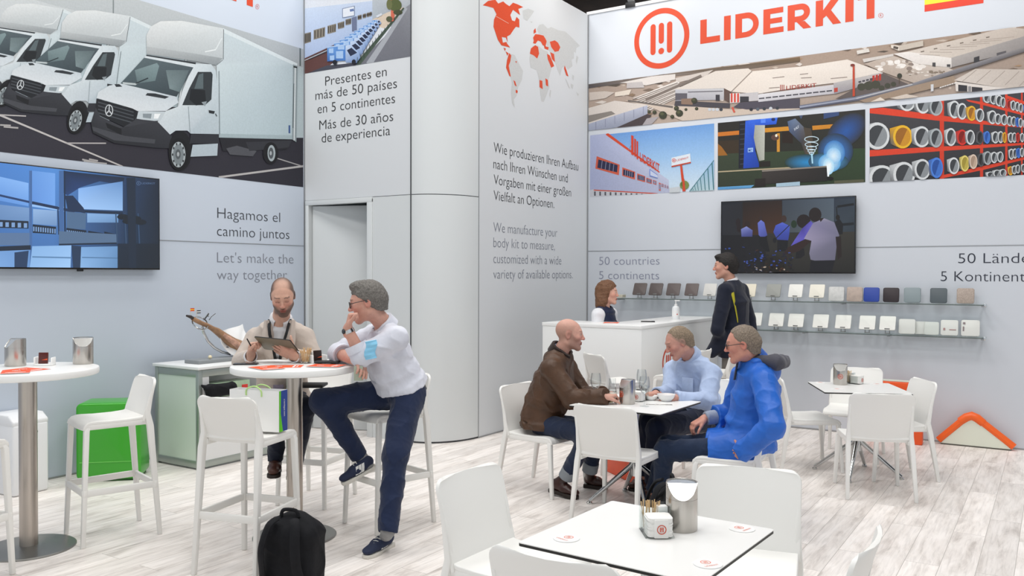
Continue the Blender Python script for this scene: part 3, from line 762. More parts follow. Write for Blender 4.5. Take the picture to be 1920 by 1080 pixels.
for a in ([(36, 188), (70, 180), (70, 236), (36, 246)], [(85, 170), (150, 152), (148, 206), (85, 224)], [(163, 146), (212, 133), (210, 180), (163, 192)], [(220, 130), (258, 119), (257, 156), (222, 165)], [(265, 110), (297, 102), (296, 136), (265, 143)], [(333, 88), (355, 82), (355, 108), (333, 113)], [(362, 80), (380, 75), (380, 100), (362, 104)], [(385, 73), (398, 70), (398, 94), (385, 97)], [(400, 69), (412, 66), (412, 90), (400, 93)]):
    mu.poly(a, '#8d8578')
    for k in (.12, .38, .64, .88): mu.line((a[0][0] + (a[1][0] - a[0][0]) * k, a[0][1] + (a[1][1] - a[0][1]) * k + 5), (a[3][0] + (a[2][0] - a[3][0]) * k, a[3][1] + (a[2][1] - a[3][1]) * k - 5), 6, '#4d4740')
mu.poly([(300, 100), (328, 92), (328, 170), (302, 178)], '#6d7794'); mu.line((60, 330), (165, 285), 12, '#3f3e46'); mu.line((30, 343), (160, 285), 4, '#c9ccd2')
mu.poly([(247, 48), (316, 33), (316, 90), (247, 102)], '#7d8aa6'); mu.poly([(251, 51), (313, 37), (313, 87), (251, 98)], '#e4e9f1'); mu.line((290, 60), (312, 56), 14, '#6b7fae')
mu.poly([(522, -20), (540, -20), (540, 118), (520, 122)], '#cf6a54'); mu.ell(545, 30, 36, 34, '#57613a'); mu.ell(512, 25, 16, 30, '#6b7048'); mu.ell(512, 108, 18, 16, '#565a41'); mu.ell(560, 70, 26, 14, '#474d35'); mu.line((440, 95), (470, 80), 12, '#d5dae2')
for i in range(9, -1, -1):
    t = i / 9.; k = 1 - .72 * t ** .8; ox, oy = 165 + 250 * t ** .85, 265 - 150 * t ** .85
    f = lambda x, y: (ox + (x - 165) * k, oy + (y - 265) * k)
    mu.poly([f(165, 265), f(268, 252), f(268, 342), f(165, 347)], ['#6fa0de', '#4f86cf', '#4a7cc4', '#3b66ab'])
    for (a, b, c, d) in ((175, 275, 200, 300), (215, 290, 255, 330), (180, 315, 205, 340), (225, 262, 262, 280)): mu.poly([f(a, b), f(c, b - 3), f(c, d), f(a, d)], '#a9c8ee')
    mu.poly([f(268, 258), f(298, 252), f(340, 296), f(352, 325), f(330, 356), f(268, 352)], ['#c9d9f0', '#bcd0ee', '#a3bce2', '#86a0cc', '#5f76a6', '#8fa8d2'])
    mu.poly([f(276, 284), f(302, 270), f(334, 298), f(296, 318)], '#28304a'); mu.ell(*f(315, 350), 12 * k, 15 * k, '#1d1f2b', 10); mu.ell(*f(208, 352), 13 * k, 14 * k, '#1d1f2b', 10); mu.line(f(165, 268), f(268, 254), 6 * k, '#b9d2f2')
for k in range(16):
    t = k / 15.; mu.line((590 - 255 * t, 62 + 300 * t), (590 - 255 * t, 48 + 275 * t), 3, '#3f4d42', dl=0)
mu.build('truck_yard_print', label='wall print of a row of blue vans by a building, above the Spanish lettering', cat='wall print')

# ---- world map
mu = Mural(wall_m, None, .85); mu.T = scaler(3, 560); G, RD = '#d2d4d4', '#e2512c'
for pl in ([(1258, 60), (1290, 48), (1325, 62), (1308, 88), (1285, 118), (1264, 105)],
           [(1185, 300), (1215, 310), (1240, 360), (1262, 400), (1255, 450), (1235, 490), (1225, 540), (1210, 560), (1216, 607), (1200, 580), (1195, 520), (1200, 470), (1192, 430), (1172, 380), (1170, 340)],
           [(1315, 260), (1345, 255), (1375, 280), (1400, 290), (1410, 340), (1425, 375), (1415, 410), (1405, 450), (1410, 490), (1390, 545), (1378, 574), (1365, 570), (1358, 520), (1352, 450), (1340, 395), (1305, 380), (1298, 330), (1305, 290)],
           [(1413, 505), (1420, 510), (1415, 552), (1409, 535)],
           [(1340, 165), (1352, 140), (1375, 135), (1400, 160), (1420, 152), (1460, 170), (1500, 178), (1530, 205), (1582, 258), (1562, 270), (1558, 300), (1548, 290), (1548, 330), (1535, 335), (1540, 372), (1515, 392), (1502, 372), (1482, 380), (1470, 427), (1455, 390), (1442, 350), (1420, 300), (1400, 270), (1390, 230), (1375, 195), (1350, 190)],
           [(1498, 440), (1508, 452), (1528, 500), (1518, 492)], [(1530, 470), (1546, 478), (1540, 502), (1531, 490)], [(1560, 518), (1576, 530), (1570, 542)], [(1562, 312), (1573, 322), (1564, 362), (1558, 345)], [(1540, 420), (1549, 428), (1545, 455), (1538, 440)], [(1300, 120), (1316, 122), (1310, 130)]):
    mu.poly(pl, G, 0)
mu.layer = 2
for pl in ([(1035, 30), (1065, 5), (1105, -2), (1122, 20), (1150, 8), (1165, 22), (1185, 35), (1205, 15), (1232, 25), (1262, 40), (1235, 50), (1245, 85), (1225, 70), (1205, 55), (1190, 85), (1200, 115), (1215, 120), (1225, 95), (1240, 110), (1241, 155), (1222, 150), (1210, 165), (1190, 195), (1172, 205), (1175, 238), (1165, 212), (1142, 208), (1148, 240), (1168, 236), (1172, 246), (1190, 268), (1160, 260), (1140, 255), (1120, 225), (1105, 180), (1095, 150), (1098, 110), (1112, 80), (1095, 45), (1060, 35)],
           [(1152, 268), (1165, 274), (1160, 288)], [(1163, 288), (1180, 300), (1174, 314)], [(1218, 345), (1226, 345), (1224, 356)],
           [(1183, 298), (1195, 312), (1190, 345), (1181, 370), (1193, 432), (1185, 428), (1166, 380), (1171, 340)], [(1207, 450), (1217, 458), (1226, 487), (1215, 480)], [(1221, 503), (1232, 512), (1229, 526), (1220, 520)],
           [(1318, 212), (1330, 192), (1352, 194), (1376, 200), (1386, 215), (1394, 232), (1388, 262), (1372, 254), (1362, 235), (1345, 228), (1332, 246), (1318, 243), (1322, 228)], [(1321, 172), (1331, 158), (1335, 182), (1322, 190)],
           [(1380, 258), (1406, 266), (1402, 281), (1382, 273)], [(1306, 272), (1330, 254), (1346, 264), (1352, 302), (1341, 330), (1322, 312), (1300, 302)], [(1354, 450), (1370, 455), (1372, 502), (1354, 490)], [(1387, 440), (1401, 450), (1403, 487), (1390, 480)],
           [(1412, 235), (1440, 227), (1458, 240), (1471, 266), (1462, 287), (1440, 292), (1420, 265)], [(1396, 302), (1412, 312), (1424, 340), (1437, 372), (1420, 381), (1400, 332)], [(1414, 293), (1436, 304), (1441, 350), (1424, 332)], [(1496, 368), (1506, 395), (1517, 430), (1505, 425), (1492, 385)]):
    mu.poly(pl, RD, 0)
mu.layer = 4; mu.line((1110, 92), (1180, 132), 3, '#e9b5a4', dl=0)
mu.build('world_map_print', label='pale grey world map with some countries in orange on the middle wall', cat='wall print')

# ---- right wall: aerial panorama
ez = lambda p: (p[0] / 4.5 + 1080, p[1] / 4.5); fz = lambda p: (p[0] / 4.5 + 1500, p[1] / 4.5)
yt = lambda x: 158 - .1336 * (x - 1104); yb = lambda x: 245 - .1011 * (x - 1104)
mu = Mural(wall_r, [(1103.6, yt(1103.6)), (2080, yt(2080)), (2080, yb(2080)), (1103.6, yb(1103.6))]); mu.step = .000035
P = mu.poly
P([(1100, 150), (2080, 20), (2080, 160), (1100, 255)], ['#a8968a', '#a08a78', '#a5968c', '#b7a597'])
rr = random.Random(11)
for k in range(150):     # scrub, yards and small roofs on the plain
    x = rr.uniform(1104, 2070); t = rr.random() ** 1.8; y = yt(x) + (yb(x) - yt(x)) * t * .95 + 1; w = rr.uniform(3, 13); h = rr.uniform(1, 3.2)
    P([(x - w, y), (x + w * .2, y - h - w * .14), (x + w, y - w * .15), (x + w * .3, y + h)], rr.choice(['#6a5b4f', '#5a5048', '#8a7460', '#c2b3a6', '#d8cec6', '#79695c', '#a98a6c']))
mu.T = ez
P([(108, 712), (830, 618), (1460, 540), (1890, 482), (1890, 520), (1450, 580), (830, 640), (108, 745)], ['#5a5250', '#6d6157', '#6a5a4a', '#7a6248', '#6a5a48', '#75675c', '#8d8078', '#4d4a4e'])
P([(840, 660), (1160, 590), (1100, 640), (850, 700)], '#cfc5be'); P([(370, 700), (640, 645), (840, 625), (838, 672), (590, 722), (505, 702)], '#dcd5d0')
for k in range(5):
    y = 760 + k * 24; P([(480 + k * 25, y + 70), (850 + k * 12, y - 75), (880 + k * 10, y - 60), (530 + k * 25, y + 75)], rr.choice(['#e4ddd7', '#d6cec7', '#cfc6bf'])); mu.line((480 + k * 25, y + 80), (860 + k * 12, y - 60), 8, '#857a73')
mu.line((590, 845), (1060, 640), 22, '#7b7069'); P([(430, 700), (560, 690), (580, 740), (430, 745)], '#bdb7b6')
P([(115, 780), (240, 770), (330, 780), (250, 830), (115, 850)], '#cbbfb6'); P([(330, 780), (470, 755), (450, 800), (330, 815)], '#ded2c4')
P([(400, 845), (720, 880), (1330, 925), (1890, 880), (1890, 950), (900, 1020), (620, 900)], '#cdbdaf'); mu.line((440, 850), (820, 905), 12, '#6c6561', 18)
P([(840, 850), (1300, 872), (1300, 912), (830, 895)], '#4b484e'); P([(1385, 865), (1890, 830), (1890, 915), (1440, 925), (1330, 905)], '#514d58')
P([(108, 912), (330, 850), (605, 886), (600, 900), (108, 1048)], '#d8cfc8'); P([(108, 975), (300, 938), (335, 962), (108, 1035)], '#8b847e'); P([(108, 1046), (605, 888), (605, 962), (350, 1075), (108, 1120)], ['#aab0c4', '#b6bacb', '#9fa3b4', '#9298aa', '#9aa0b4'])
for k in range(6): mu.line((170 + 80 * k, 1030 - 26 * k), (170 + 80 * k, 1100 - 26 * k), 4, '#7d8296')
P([(350, 1075), (605, 962), (640, 975), (560, 1060), (400, 1100)], '#4a4143'); P([(600, 1000), (700, 985), (640, 1050), (560, 1060)], '#a7a1a4')
P([(840, 756), (1180, 600), (1455, 578), (1487, 602), (1312, 776), (1250, 745)], ['#d9d0c8', '#e0d6cd', '#e4dad0', '#e2d7cd', '#e6dcd3', '#ded5cd'])
P([(840, 756), (1250, 746), (1250, 842), (840, 852)], ['#bfbfc5', '#c9c8cb', '#b1b0b6', '#a9a9b1']); mu.line((946, 778), (1240, 770), 9, '#6d6b72'); P([(840, 788), (940, 788), (940, 842), (840, 848)], '#5f5c64'); P([(1180, 800), (1215, 800), (1215, 852), (1180, 852)], '#3d3b42'); P([(1250, 746), (1312, 776), (1300, 868), (1250, 842)], '#5f4c46')
P([(890, 835), (990, 830), (985, 885), (890, 880)], '#8a7263')
P([(1312, 776), (1487, 602), (1890 + 10, 563), (1890 + 400, 503), (1890 + 700, 612), (1890 + 285, 702), (1890, 735), (1540, 792)], ['#e3d8ce', '#e9dfd5', '#e9e0d7', '#e4dad1', '#e0d6cd', '#ddd3ca', '#e6dcd3', '#e2d8cf'])
for a, b in (((1660, 660), (1760, 648)), ((1630, 745), (1720, 738)), ((2150, 665), (2290, 652)), ((1900, 660), (1990, 655)), ((1890, 630), (1960, 622))): mu.line(a, b, 7, '#8d7f76')
mu.line((1487, 602), (1312, 776), 9, '#9a8d84')
mu.text('LIDERKIT', (1775, 758), (2030, 735), 34, '#9c3b33')
for k in range(3): mu.line((1728 + 14 * k, 716), (1728 + 14 * k, 764), 7, '#9c3b33', dl=1)
P([(1300, 790), (1385, 785), (1385, 866), (1300, 872)], '#e1d9d7')
for k in range(3): P([(1308 + 27 * k, 789), (1323 + 27 * k, 788), (1323 + 27 * k, 864), (1308 + 27 * k, 866)], '#cf4434')
P([(1385, 790), (1540, 778), (1540, 850), (1385, 862)], '#c5c1c3'); P([(1385, 815), (1460, 815), (1460, 858), (1385, 862)], '#3a393f'); P([(1540, 797), (2175, 716), (2180, 792), (1540, 862)], ['#dedce0', '#cfccd0', '#b9b6bc', '#c7c5cb'])
for k in range(11): P([(1545 + 57 * k, 828 - 6.3 * k), (1592 + 57 * k, 823 - 6.3 * k), (1592 + 57 * k, 834 - 6.3 * k), (1545 + 57 * k, 839 - 6.3 * k)], '#4a4850')
for k in range(9):
    x = 1130 + 32 * k if k < 4 else 1480 + 55 * (k - 4); y = 925 - (0 if k < 4 else 3 * (k - 4)); mu.ell(x, y, 15, 14, rr.choice(['#3c4048', '#c8ccd2', '#5b636e', '#2f333b']), 8)
for cx, cy, r in ((735, 972, 35), (875, 957, 32), (930, 925, 13), (1020, 918, 15), (815, 985, 17), (620, 945, 14), (665, 948, 18), (1000, 850, 26), (850, 915, 22)): mu.ell(cx, cy, r, r * .95, '#3d3f32', 10); mu.ell(cx - r * .2, cy - r * .3, r * .5, r * .4, '#55573f', 8)
mu.line((1320, 905), (1340, 950), 16, '#cf5a49')
mu.T = fz
P([(285, 702), (700, 614), (704, 692), (480, 742), (292, 795)], ['#b5b0b1', '#c1bcbb', '#a7a2a2', '#9b9698', '#96929a']); P([(480, 740), (700, 620), (925, 716), (520, 825), (300, 835)], '#625957')
for k in range(3): P([(612 + 27 * k, 640 - 6 * k), (632 + 27 * k, 636 - 6 * k), (632 + 27 * k, 690 - 6 * k), (612 + 27 * k, 694 - 6 * k)], '#b23a30')
for k in range(4): mu.line((495 + 32 * k, 695 - 8 * k), (518 + 32 * k, 690 - 8 * k), 14, '#45424a')
for cx, cy, r in ((520, 735, 36), (580, 725, 42), (640, 715, 40), (690, 745, 26), (740, 725, 26), (790, 712, 24)): mu.ell(cx, cy, r, r * .9, '#45453a', 10)
P([(290, 745), (320, 740), (320, 775), (290, 780)], '#b4453a'); P([(540, 540), (780, 470), (1000, 540), (1250, 570), (1312, 602), (960, 702), (705, 612)], ['#b9a99d', '#c5b7ac', '#bcae a3'.replace(' ', ''), '#c9bdb3', '#c4b8ae', '#b5a69b', '#b3a498'])
for k in range(22):
    x = rr.uniform(640, 1040); y = 560 - (x - 640) * .06 + rr.uniform(-45, 45); mu.ell(x, y, rr.uniform(14, 42), rr.uniform(8, 20), rr.choice(['#e3dcd6', '#d6cdc6', '#8b7d75', '#ece6e1']), 8)
for k in range(26): mu.ell(rr.uniform(900, 1240), rr.uniform(600, 640), rr.uniform(8, 22), rr.uniform(5, 12), rr.choice(['#9c8d82', '#d9d0c8', '#857769']), 7)
P([(530, 500), (790, 455), (790, 475), (540, 530)], '#cfc8c3'); P([(790, 456), (910, 438), (1280, 488), (1280, 574), (1000, 542)], ['#e2dcd8', '#eae4df', '#e6e0db', '#d5cec9', '#dbd4cf'])
P([(905, 438), (1745, 233), (1960, 250), (1960, 290), (1278, 492)], ['#d2c7bd', '#c6bab0', '#bfb4aa', '#b9ada3', '#cdc2b8'])
for k in range(7): mu.line((1010 + 85 * k, 462 - 20 * k), (1180 + 105 * k, 470 - 26 * k), 5, '#a99c92')
for k in range(6): mu.line((1020 + 110 * k, 440 - 24 * k), (1050 + 110 * k, 434 - 24 * k), 9, '#75695f')
P([(1278, 490), (1960, 288), (1960, 400), (1282, 570)], ['#aca6a3', '#9a9492', '#8d8785', '#9d9795']); P([(1468, 488), (1515, 474), (1515, 520), (1468, 532)], '#3b3a3e'); P([(1118, 530), (1145, 530), (1145, 566), (1118, 562)], '#4a4849'); P([(1240, 545), (1270, 545), (1270, 568), (1240, 566)], '#4a4849'); P([(1660, 450), (1740, 430), (1740, 470), (1660, 490)], '#5b585c')
P([(835, 388), (1040, 345), (1042, 390), (838, 432)], '#c3b8ac'); P([(770, 380), (835, 388), (838, 432), (770, 405)], '#ddd3c8'); mu.line((790, 400), (830, 410), 22, '#5a5049'); P([(480, 430), (580, 410), (590, 440), (485, 460)], '#d9d3cc')
P([(0, 890), (470, 818), (940, 708), (1890, 398), (1960, 380), (1960, 420), (960, 738), (500, 850), (0, 925)], ['#6f7384', '#7d8192', '#8a8a92', '#8f8a8a', '#8f8a8a', '#5e5a5c', '#6b6668', '#565664', '#474a5e'])
mu.line((0, 905), (480, 832), 14, '#9aa0b2', 10); mu.line((480, 832), (950, 712), 10, '#b9b9bd', 8); P([(500, 850), (900, 740), (1300, 640), (1330, 700), (900, 800), (560, 870)], '#9c8876')
P([(590, 865), (680, 822), (735, 858), (700, 880)], '#dccfc3'); P([(760, 830), (900, 795), (1000, 815), (900, 850)], '#cfc2b6')
P([(1300, 680), (1480, 583), (1960, 590), (1960, 750), (1700, 742)], ['#d0c6be', '#cabfb6', '#c2b7ae', '#bfb4ab', '#c9beb5'])
for k in range(5): mu.line((1370 + 120 * k, 690 + 10 * k), (1490 + 120 * k, 592 + 4 * k), 5, '#9f938a')
P([(1310, 690), (1700, 742), (1960, 750), (1960, 800), (1316, 772)], '#dcd4ce'); P([(1336, 716), (1412, 724), (1412, 775), (1336, 772)], '#36353a'); P([(1450, 734), (1540, 742), (1540, 775), (1450, 775)], '#3a393e'); P([(1420, 730), (1445, 730), (1445, 775), (1420, 775)], '#8c8a8c')
P([(447, 555), (463, 552), (466, 812), (446, 816)], '#bb4a33'); mu.ell(446, 552, 20, 12, '#7d3a32', 8); mu.ell(842, 642, 22, 22, '#3b3c33', 9); mu.line((840, 660), (840, 710), 6, '#5a4d42')
P([(1105, 715), (1128, 712), (1128, 770), (1105, 775)], '#cfd0d4')
for k in range(7): mu.line((1180 + 20 * k, 742 - 6 * k), (1196 + 20 * k, 736 - 6 * k), 8, '#e5e1de')
mu.build('aerial_mural', label='wide aerial print of a white factory complex under the big logo', cat='wall print')

# ---- right wall: three smaller photos
gz = lambda p: (p[0] / 4.5 + 1080, p[1] / 4.5 + 180); hz = lambda p: (p[0] / 4.5 + 1500, p[1] / 4.5 + 150)
mu = Mural(wall_r, [gz((120, 330)), gz((1166, 232)), gz((1166, 796)), gz((118, 853))]); mu.step = .00007; mu.T = gz; P = mu.poly
P([(100, 340), (1180, 230), (1180, 500), (100, 560)], ['#6f9edb', '#6c9cd8', '#9cc3ea', '#9fc4ea']); P([(100, 560), (1180, 500), (1180, 800), (100, 870)], ['#9fc4ea', '#9cc3ea', '#d5e5f0', '#d0dfec'])
P([(100, 335), (252, 318), (705, 655), (782, 708), (790, 820), (100, 860)], ['#aeb6d6', '#b4bad8', '#bcc2dc', '#c0c5dc', '#b5bad2', '#a7aecf'])
mu.line((258, 318), (706, 645), 24, '#d24c30', 10); P([(118, 792), (150, 788), (690, 822), (690, 835), (118, 858)], '#c7c9d0'); mu.line((150, 794), (690, 824), 9, '#c9503c')
for k in range(12): mu.line((160 + 44 * k, 805 + 2.2 * k), (160 + 44 * k, 842 - 1.2 * k), 14, '#5a5a62')
for a in ([(175, 508), (369, 580), (362, 669), (164, 612)], [(392, 602), (500, 640), (498, 706), (390, 672)], [(517, 653), (584, 677), (584, 728), (517, 709)], [(595, 688), (640, 705), (640, 742), (595, 728)], [(650, 708), (679, 718), (679, 750), (650, 740)], [(700, 730), (716, 736), (716, 800), (700, 798)], [(722, 738), (740, 744), (740, 768), (722, 762)], [(748, 748), (760, 752), (760, 774), (748, 770)], [(768, 756), (780, 760), (780, 780), (768, 776)]):
    P(a, '#cf5f48'); c = (sum(p[0] for p in a) / 4, sum(p[1] for p in a) / 4); i = [(c[0] + (p[0] - c[0]) * .84, c[1] + (p[1] - c[1]) * .68) for p in a]; P(i, '#2f2f4c')
    for k in (.2, .4, .6, .8): mu.line((i[0][0] + (i[1][0] - i[0][0]) * k, i[0][1] + (i[1][1] - i[0][1]) * k), (i[3][0] + (i[2][0] - i[3][0]) * k, i[3][1] + (i[2][1] - i[3][1]) * k), 5, '#8d8fa8')
for x, y0, y1, w in ((477, 330, 492, 20), (500, 358, 505, 14), (519, 378, 528, 13)): P([(x - w / 2, y0), (x + w / 2, y0 + 8), (x + w / 2, y1 + 10), (x - w / 2, y1)], '#d2442e')
mu.line((445, 455), (470, 410), 4, '#8f97a8'); mu.text('LIDERKIT', (540, 545), (706, 645), 72, '#d2442e'); P([(622, 615), (690, 665), (690, 695), (622, 675)], '#5f7fd0'); P([(628, 626), (690, 670), (690, 690), (628, 670)], '#c8d0e6')
P([(806, 522), (965, 486), (971, 560), (808, 594)], '#dfe7ef'); mu.line((808, 596), (971, 561), 11, '#c24a36'); mu.ring(828, 544, 17, 17, 5, '#cc4a38', 14); mu.ell(828, 544, 6, 8, '#cc4a38', 8); mu.text('LIDERKIT', (850, 552), (952, 528), 17, '#cc4a38')
mu.line((888, 585), (914, 805), 17, '#cf4a30', 26); mu.ell(916, 752, 40, 38, '#7a8a4e', 12); mu.ell(905, 745, 20, 22, '#5d6f3b', 10); mu.line((908, 700), (914, 805), 15, '#cf4a30', 24)
P([(960, 805), (1168, 540), (1168, 795)], ['#a9c4c9', '#8fb6dc', '#bdd4dc'])
for k in range(8): t = (k / 7.) ** 1.5; mu.line((975 + 175 * t, 790 - 228 * t), (985 + 178 * t, 800 - 8 * t), 4 + 5 * t, '#3f7681')
mu.line((960, 806), (1168, 541), 6, '#3f7681'); P([(790, 775), (880, 765), (880, 812), (790, 818)], '#c9cfd4')
mu.build('factory_print', label='wall print of a factory front with red letters under blue sky', cat='wall print')

mu = Mural(wall_r, [gz((1197, 228)), hz((551, 248)), hz((551, 862)), gz((1197, 792))]); mu.step = .00006; mu.T = gz; P = mu.poly
P([(1180, 150), (2450, 100), (2450, 480), (1180, 540)], ['#2b2826', '#34322f', '#2c2f28', '#2a2a24']); P([(1180, 490), (2450, 440), (2450, 860), (1180, 900)], ['#3a4434', '#33472f', '#2d3a28', '#31352c'])
P([(1190, 380), (1400, 370), (1400, 480), (1190, 490)], '#3a2f22'); P([(1195, 400), (1230, 430), (1280, 500), (1200, 505)], '#9a6426')
mu.line((1190, 325), (1390, 308), 34, '#c9762b'); mu.line((1590, 290), (1830, 272), 36, '#d18f2e'); P([(1695, 315), (1720, 313), (1720, 470), (1695, 472)], '#c98f35'); mu.line((1390, 300), (1400, 210), 26, '#5a2a20')
P([(1740, 300), (1830, 300), (1830, 400), (1740, 395)], '#2a1f1a'); mu.line((1200, 640), (1890, 600), 10, '#b9a98a'); mu.ell(1690, 335, 11, 14, '#f2ead6', 10); mu.ell(1680, 350, 34, 26, '#5a4038', 10); mu.ell(1690, 335, 10, 12, '#f2ead6', 10)
P([(1378, 215), (1425, 210), (1436, 606), (1372, 612)], '#20222c')
for k in range(9): mu.line((1385, 240 + 42 * k), (1425, 236 + 42 * k), 8, '#3c4250')
P([(1430, 212), (1545, 188), (1515, 330), (1512, 460), (1552, 600), (1412, 612)], ['#3464dc', '#3e70e6', '#2c55c4', '#2448ae', '#1f3f9e', '#2348b0']); P([(1510, 245), (1595, 232), (1590, 540), (1548, 548), (1518, 440), (1500, 350)], ['#a8aaa0', '#c2c4ba', '#b4b6ac', '#9a9c92', '#a2a49a', '#9c9e94'])
P([(1500, 185), (1703, 176), (1690, 238), (1600, 246), (1515, 246)], ['#3c70e8', '#3f76ee', '#2a55c8', '#2650c0', '#2c5acc']); mu.ell(1665, 198, 17, 15, '#1a2c66', 10); P([(1560, 188), (1600, 186), (1600, 226), (1560, 228)], '#5a8af2'); P([(1450, 440), (1495, 436), (1495, 472), (1450, 476)], '#9fc3f2'); mu.text('M7', (1456, 470), (1488, 468), 22, '#2448ae')
P([(1545, 555), (1640, 548), (1640, 595), (1545, 600)], '#26231f')
mu.T = hz; P([(-110, 60), (-30, 55), (30, 175), (60, 190), (10, 260), (-60, 170)], '#5b6f90'); P([(-70, 130), (30, 90), (110, 160), (50, 250), (10, 330), (-40, 250)], '#43526e')
mu.T = gz; P([(1785, 215), (1850, 190), (1960, 300), (2000, 470), (1960, 560), (1900, 400), (1800, 300)], ['#55688a', '#6f7f9a', '#5a544f', '#6b5d4a', '#574b3c', '#3a3a40', '#4c5a78']); mu.text('YAS', (1838, 300), (1880, 268), 24, '#d5dbe6')
mu.T = hz
mu.line((105, 405), (540, 368), 36, '#c9852c', 30); P([(200, 250), (330, 240), (330, 300), (200, 330)], '#3a4d78')
for cx, cy, rx, ry, ci, co, ro in ((390, 430, 190, 120, '#2c5aa4', '#33353a', -.7), (300, 600, 150, 150, '#3f7fd0', '#2f3c4c', 0), (60, 695, 190, 70, '#2f8cc8', '#2f4038', 0), (240, 690, 170, 80, '#57a8e0', '#2f4a5c', 0), (290, 615, 90, 105, '#9cd0f2', '#3f7cc0', 0), (250, 700, 95, 80, '#d8f2ff', '#57a4dc', 0), (285, 640, 62, 70, '#e2f4ff', '#8cc4ee', 0), (242, 730, 48, 70, '#ffffff', '#a8dcf8', 0)): mu.glow(cx, cy, rx, ry, ci, co, rot=ro)
P([(30, 400), (95, 410), (110, 520), (60, 540)], '#4b4238')
for k, (w, y) in enumerate(((62, 500), (58, 545), (46, 575), (34, 598), (22, 618))): mu.ring(98, y, w, 26 - 3 * k, 7, '#c8dde8', 16)
P([(92, 620), (108, 620), (112, 705), (100, 705)], '#a9d8ee')
P([(-320, 770), (232, 735), (232, 852), (-320, 880)], ['#3f3a38', '#2b2929', '#262424', '#35302e']); mu.line((-320, 768), (228, 730), 12, '#8d857c'); P([(225, 720), (262, 700), (245, 815), (232, 815)], '#f2fbff')
P([(290, 850), (540, 838), (540, 870), (290, 880)], '#5a5a46'); mu.ell(255, 832, 30, 16, '#1a1a1a', 10)
mu.T = gz; P([(1190, 770), (1505, 752), (1470, 782), (1190, 800)], ['#5f9fd2', '#6fb0e0', '#4a86b8', '#5590c4']); P([(1510, 700), (1600, 695), (1600, 762), (1510, 768)], '#2a2523'); P([(1690, 738), (1890, 722), (1890, 762), (1690, 775)], '#a9c4d6')
mu.build('welding_robot_print', label='wall print of a blue welding robot with bright sparks and smoke', cat='wall print')

mu = Mural(wall_r, [hz((588, 240)), hz((2150, 78)), hz((2150, 788)), hz((588, 862))]); mu.step = .00004; mu.T = hz; P = mu.poly
P([(580, 60), (2160, 40), (2160, 900), (580, 900)], ['#4a4a4e', '#3e3e44', '#2c2c30', '#333338'])
for x, w in ((1197, 36), (1532, 26), (1741, 19), (1872, 14), (1960, 11), (2030, 9)): P([(x - w / 2, 40), (x + w / 2, 40), (x + w / 2, 900), (x - w / 2, 900)], '#cf3f2a')
for pts in ([(588, 242), (700, 234), (1190, 300), (1890, 386), (2160, 420), (2160, 434), (1890, 404), (1190, 346), (588, 280)], [(588, 592), (1190, 562), (1890, 530), (2160, 518), (2160, 530), (1890, 548), (1190, 600), (588, 646)], [(1190, 806), (1890, 650), (2160, 596), (2160, 612), (1890, 672), (1540, 760), (1190, 832)], [(1400, 165), (1545, 188), (1890, 280), (2160, 340), (2160, 352), (1890, 300), (1545, 212), (1420, 182)], [(1730, 125), (1890, 180), (2160, 260), (2160, 275), (1890, 205), (1730, 150)]): P(pts, '#d8442d')
TC = {'w': ('#d5d8da', '#b4b8bb'), 'g': ('#a9b0b4', '#8d9498'), 'y': ('#e6b42f', '#c99420'), 'r': ('#d8352c', '#b52a22'), 'b': ('#4b7fd6', '#3563b4'), 'k': ('#55565a', '#3b3c40'), 'p': ('#e2d27a', '#c4b255'), 't': ('#d9c5b4', '#b9a594')}
def tubes(lst):
    for cx, cy, rx, ry, c in lst:
        a, b = TC[c]; P([(cx - rx * .2, cy - ry), (cx + rx * .1, cy - ry), (cx + rx * .1, cy + ry), (cx - rx * .2, cy + ry), (cx - rx * 1.25, cy + ry * .62), (cx - rx * 1.35, cy - ry * .72)], [b, a, b, b, '#5a5c60', b])
        mu.ell(cx, cy, rx, ry, a, 22); mu.ell(cx + rx * .02, cy, rx * .78, ry * .8, {'y': '#9a6424', 'r': '#7d1f1a', 'b': '#274f9a', 'p': '#a08f3a', 't': '#a58d7a', 'k': '#26272a'}.get(c, '#3f4246'), 20)
        mu.poly([(cx + rx * .02 + rx * .78 * math.cos(q), cy + ry * .8 * math.sin(q)) for q in [math.radians(v) for v in range(-55, 125, 12)]], {'y': '#c98f2c', 'r': '#a62c24', 'b': '#3f70c4', 'p': '#bba94c', 't': '#bda692', 'k': '#3a3b3f'}.get(c, '#8b9094'))
tubes([(905, 185, 68, 78, 'w'), (1040, 200, 62, 84, 'w'), (1150, 228, 54, 74, 'g'), (1580, 152, 32, 42, 'w'), (1635, 160, 30, 46, 'w'), (1682, 175, 29, 48, 'w'), (1715, 190, 19, 45, 'w'), (1768, 207, 23, 43, 'r'), (1800, 215, 20, 42, 'w'), (1835, 225, 18, 41, 'w'), (1865, 237, 17, 40, 'w'), (1905, 245, 17, 40, 'b'), (1940, 255, 15, 38, 'w')])
tubes([(1305, 250, 46, 75, 'w'), (1370, 265, 40, 70, 'w'), (1450, 282, 39, 63, 'y'), (1520, 298, 34, 57, 'w'), (1625, 315, 36, 58, 'w'), (1672, 330, 26, 46, 'w'), (1725, 336, 26, 47, 'w'), (1770, 346, 21, 43, 'w'), (1805, 351, 21, 43, 'w'), (1838, 357, 17, 41, 'b'), (1863, 362, 16, 40, 'w'), (1900, 370, 16, 38, 'w'), (1930, 376, 14, 36, 'y')])
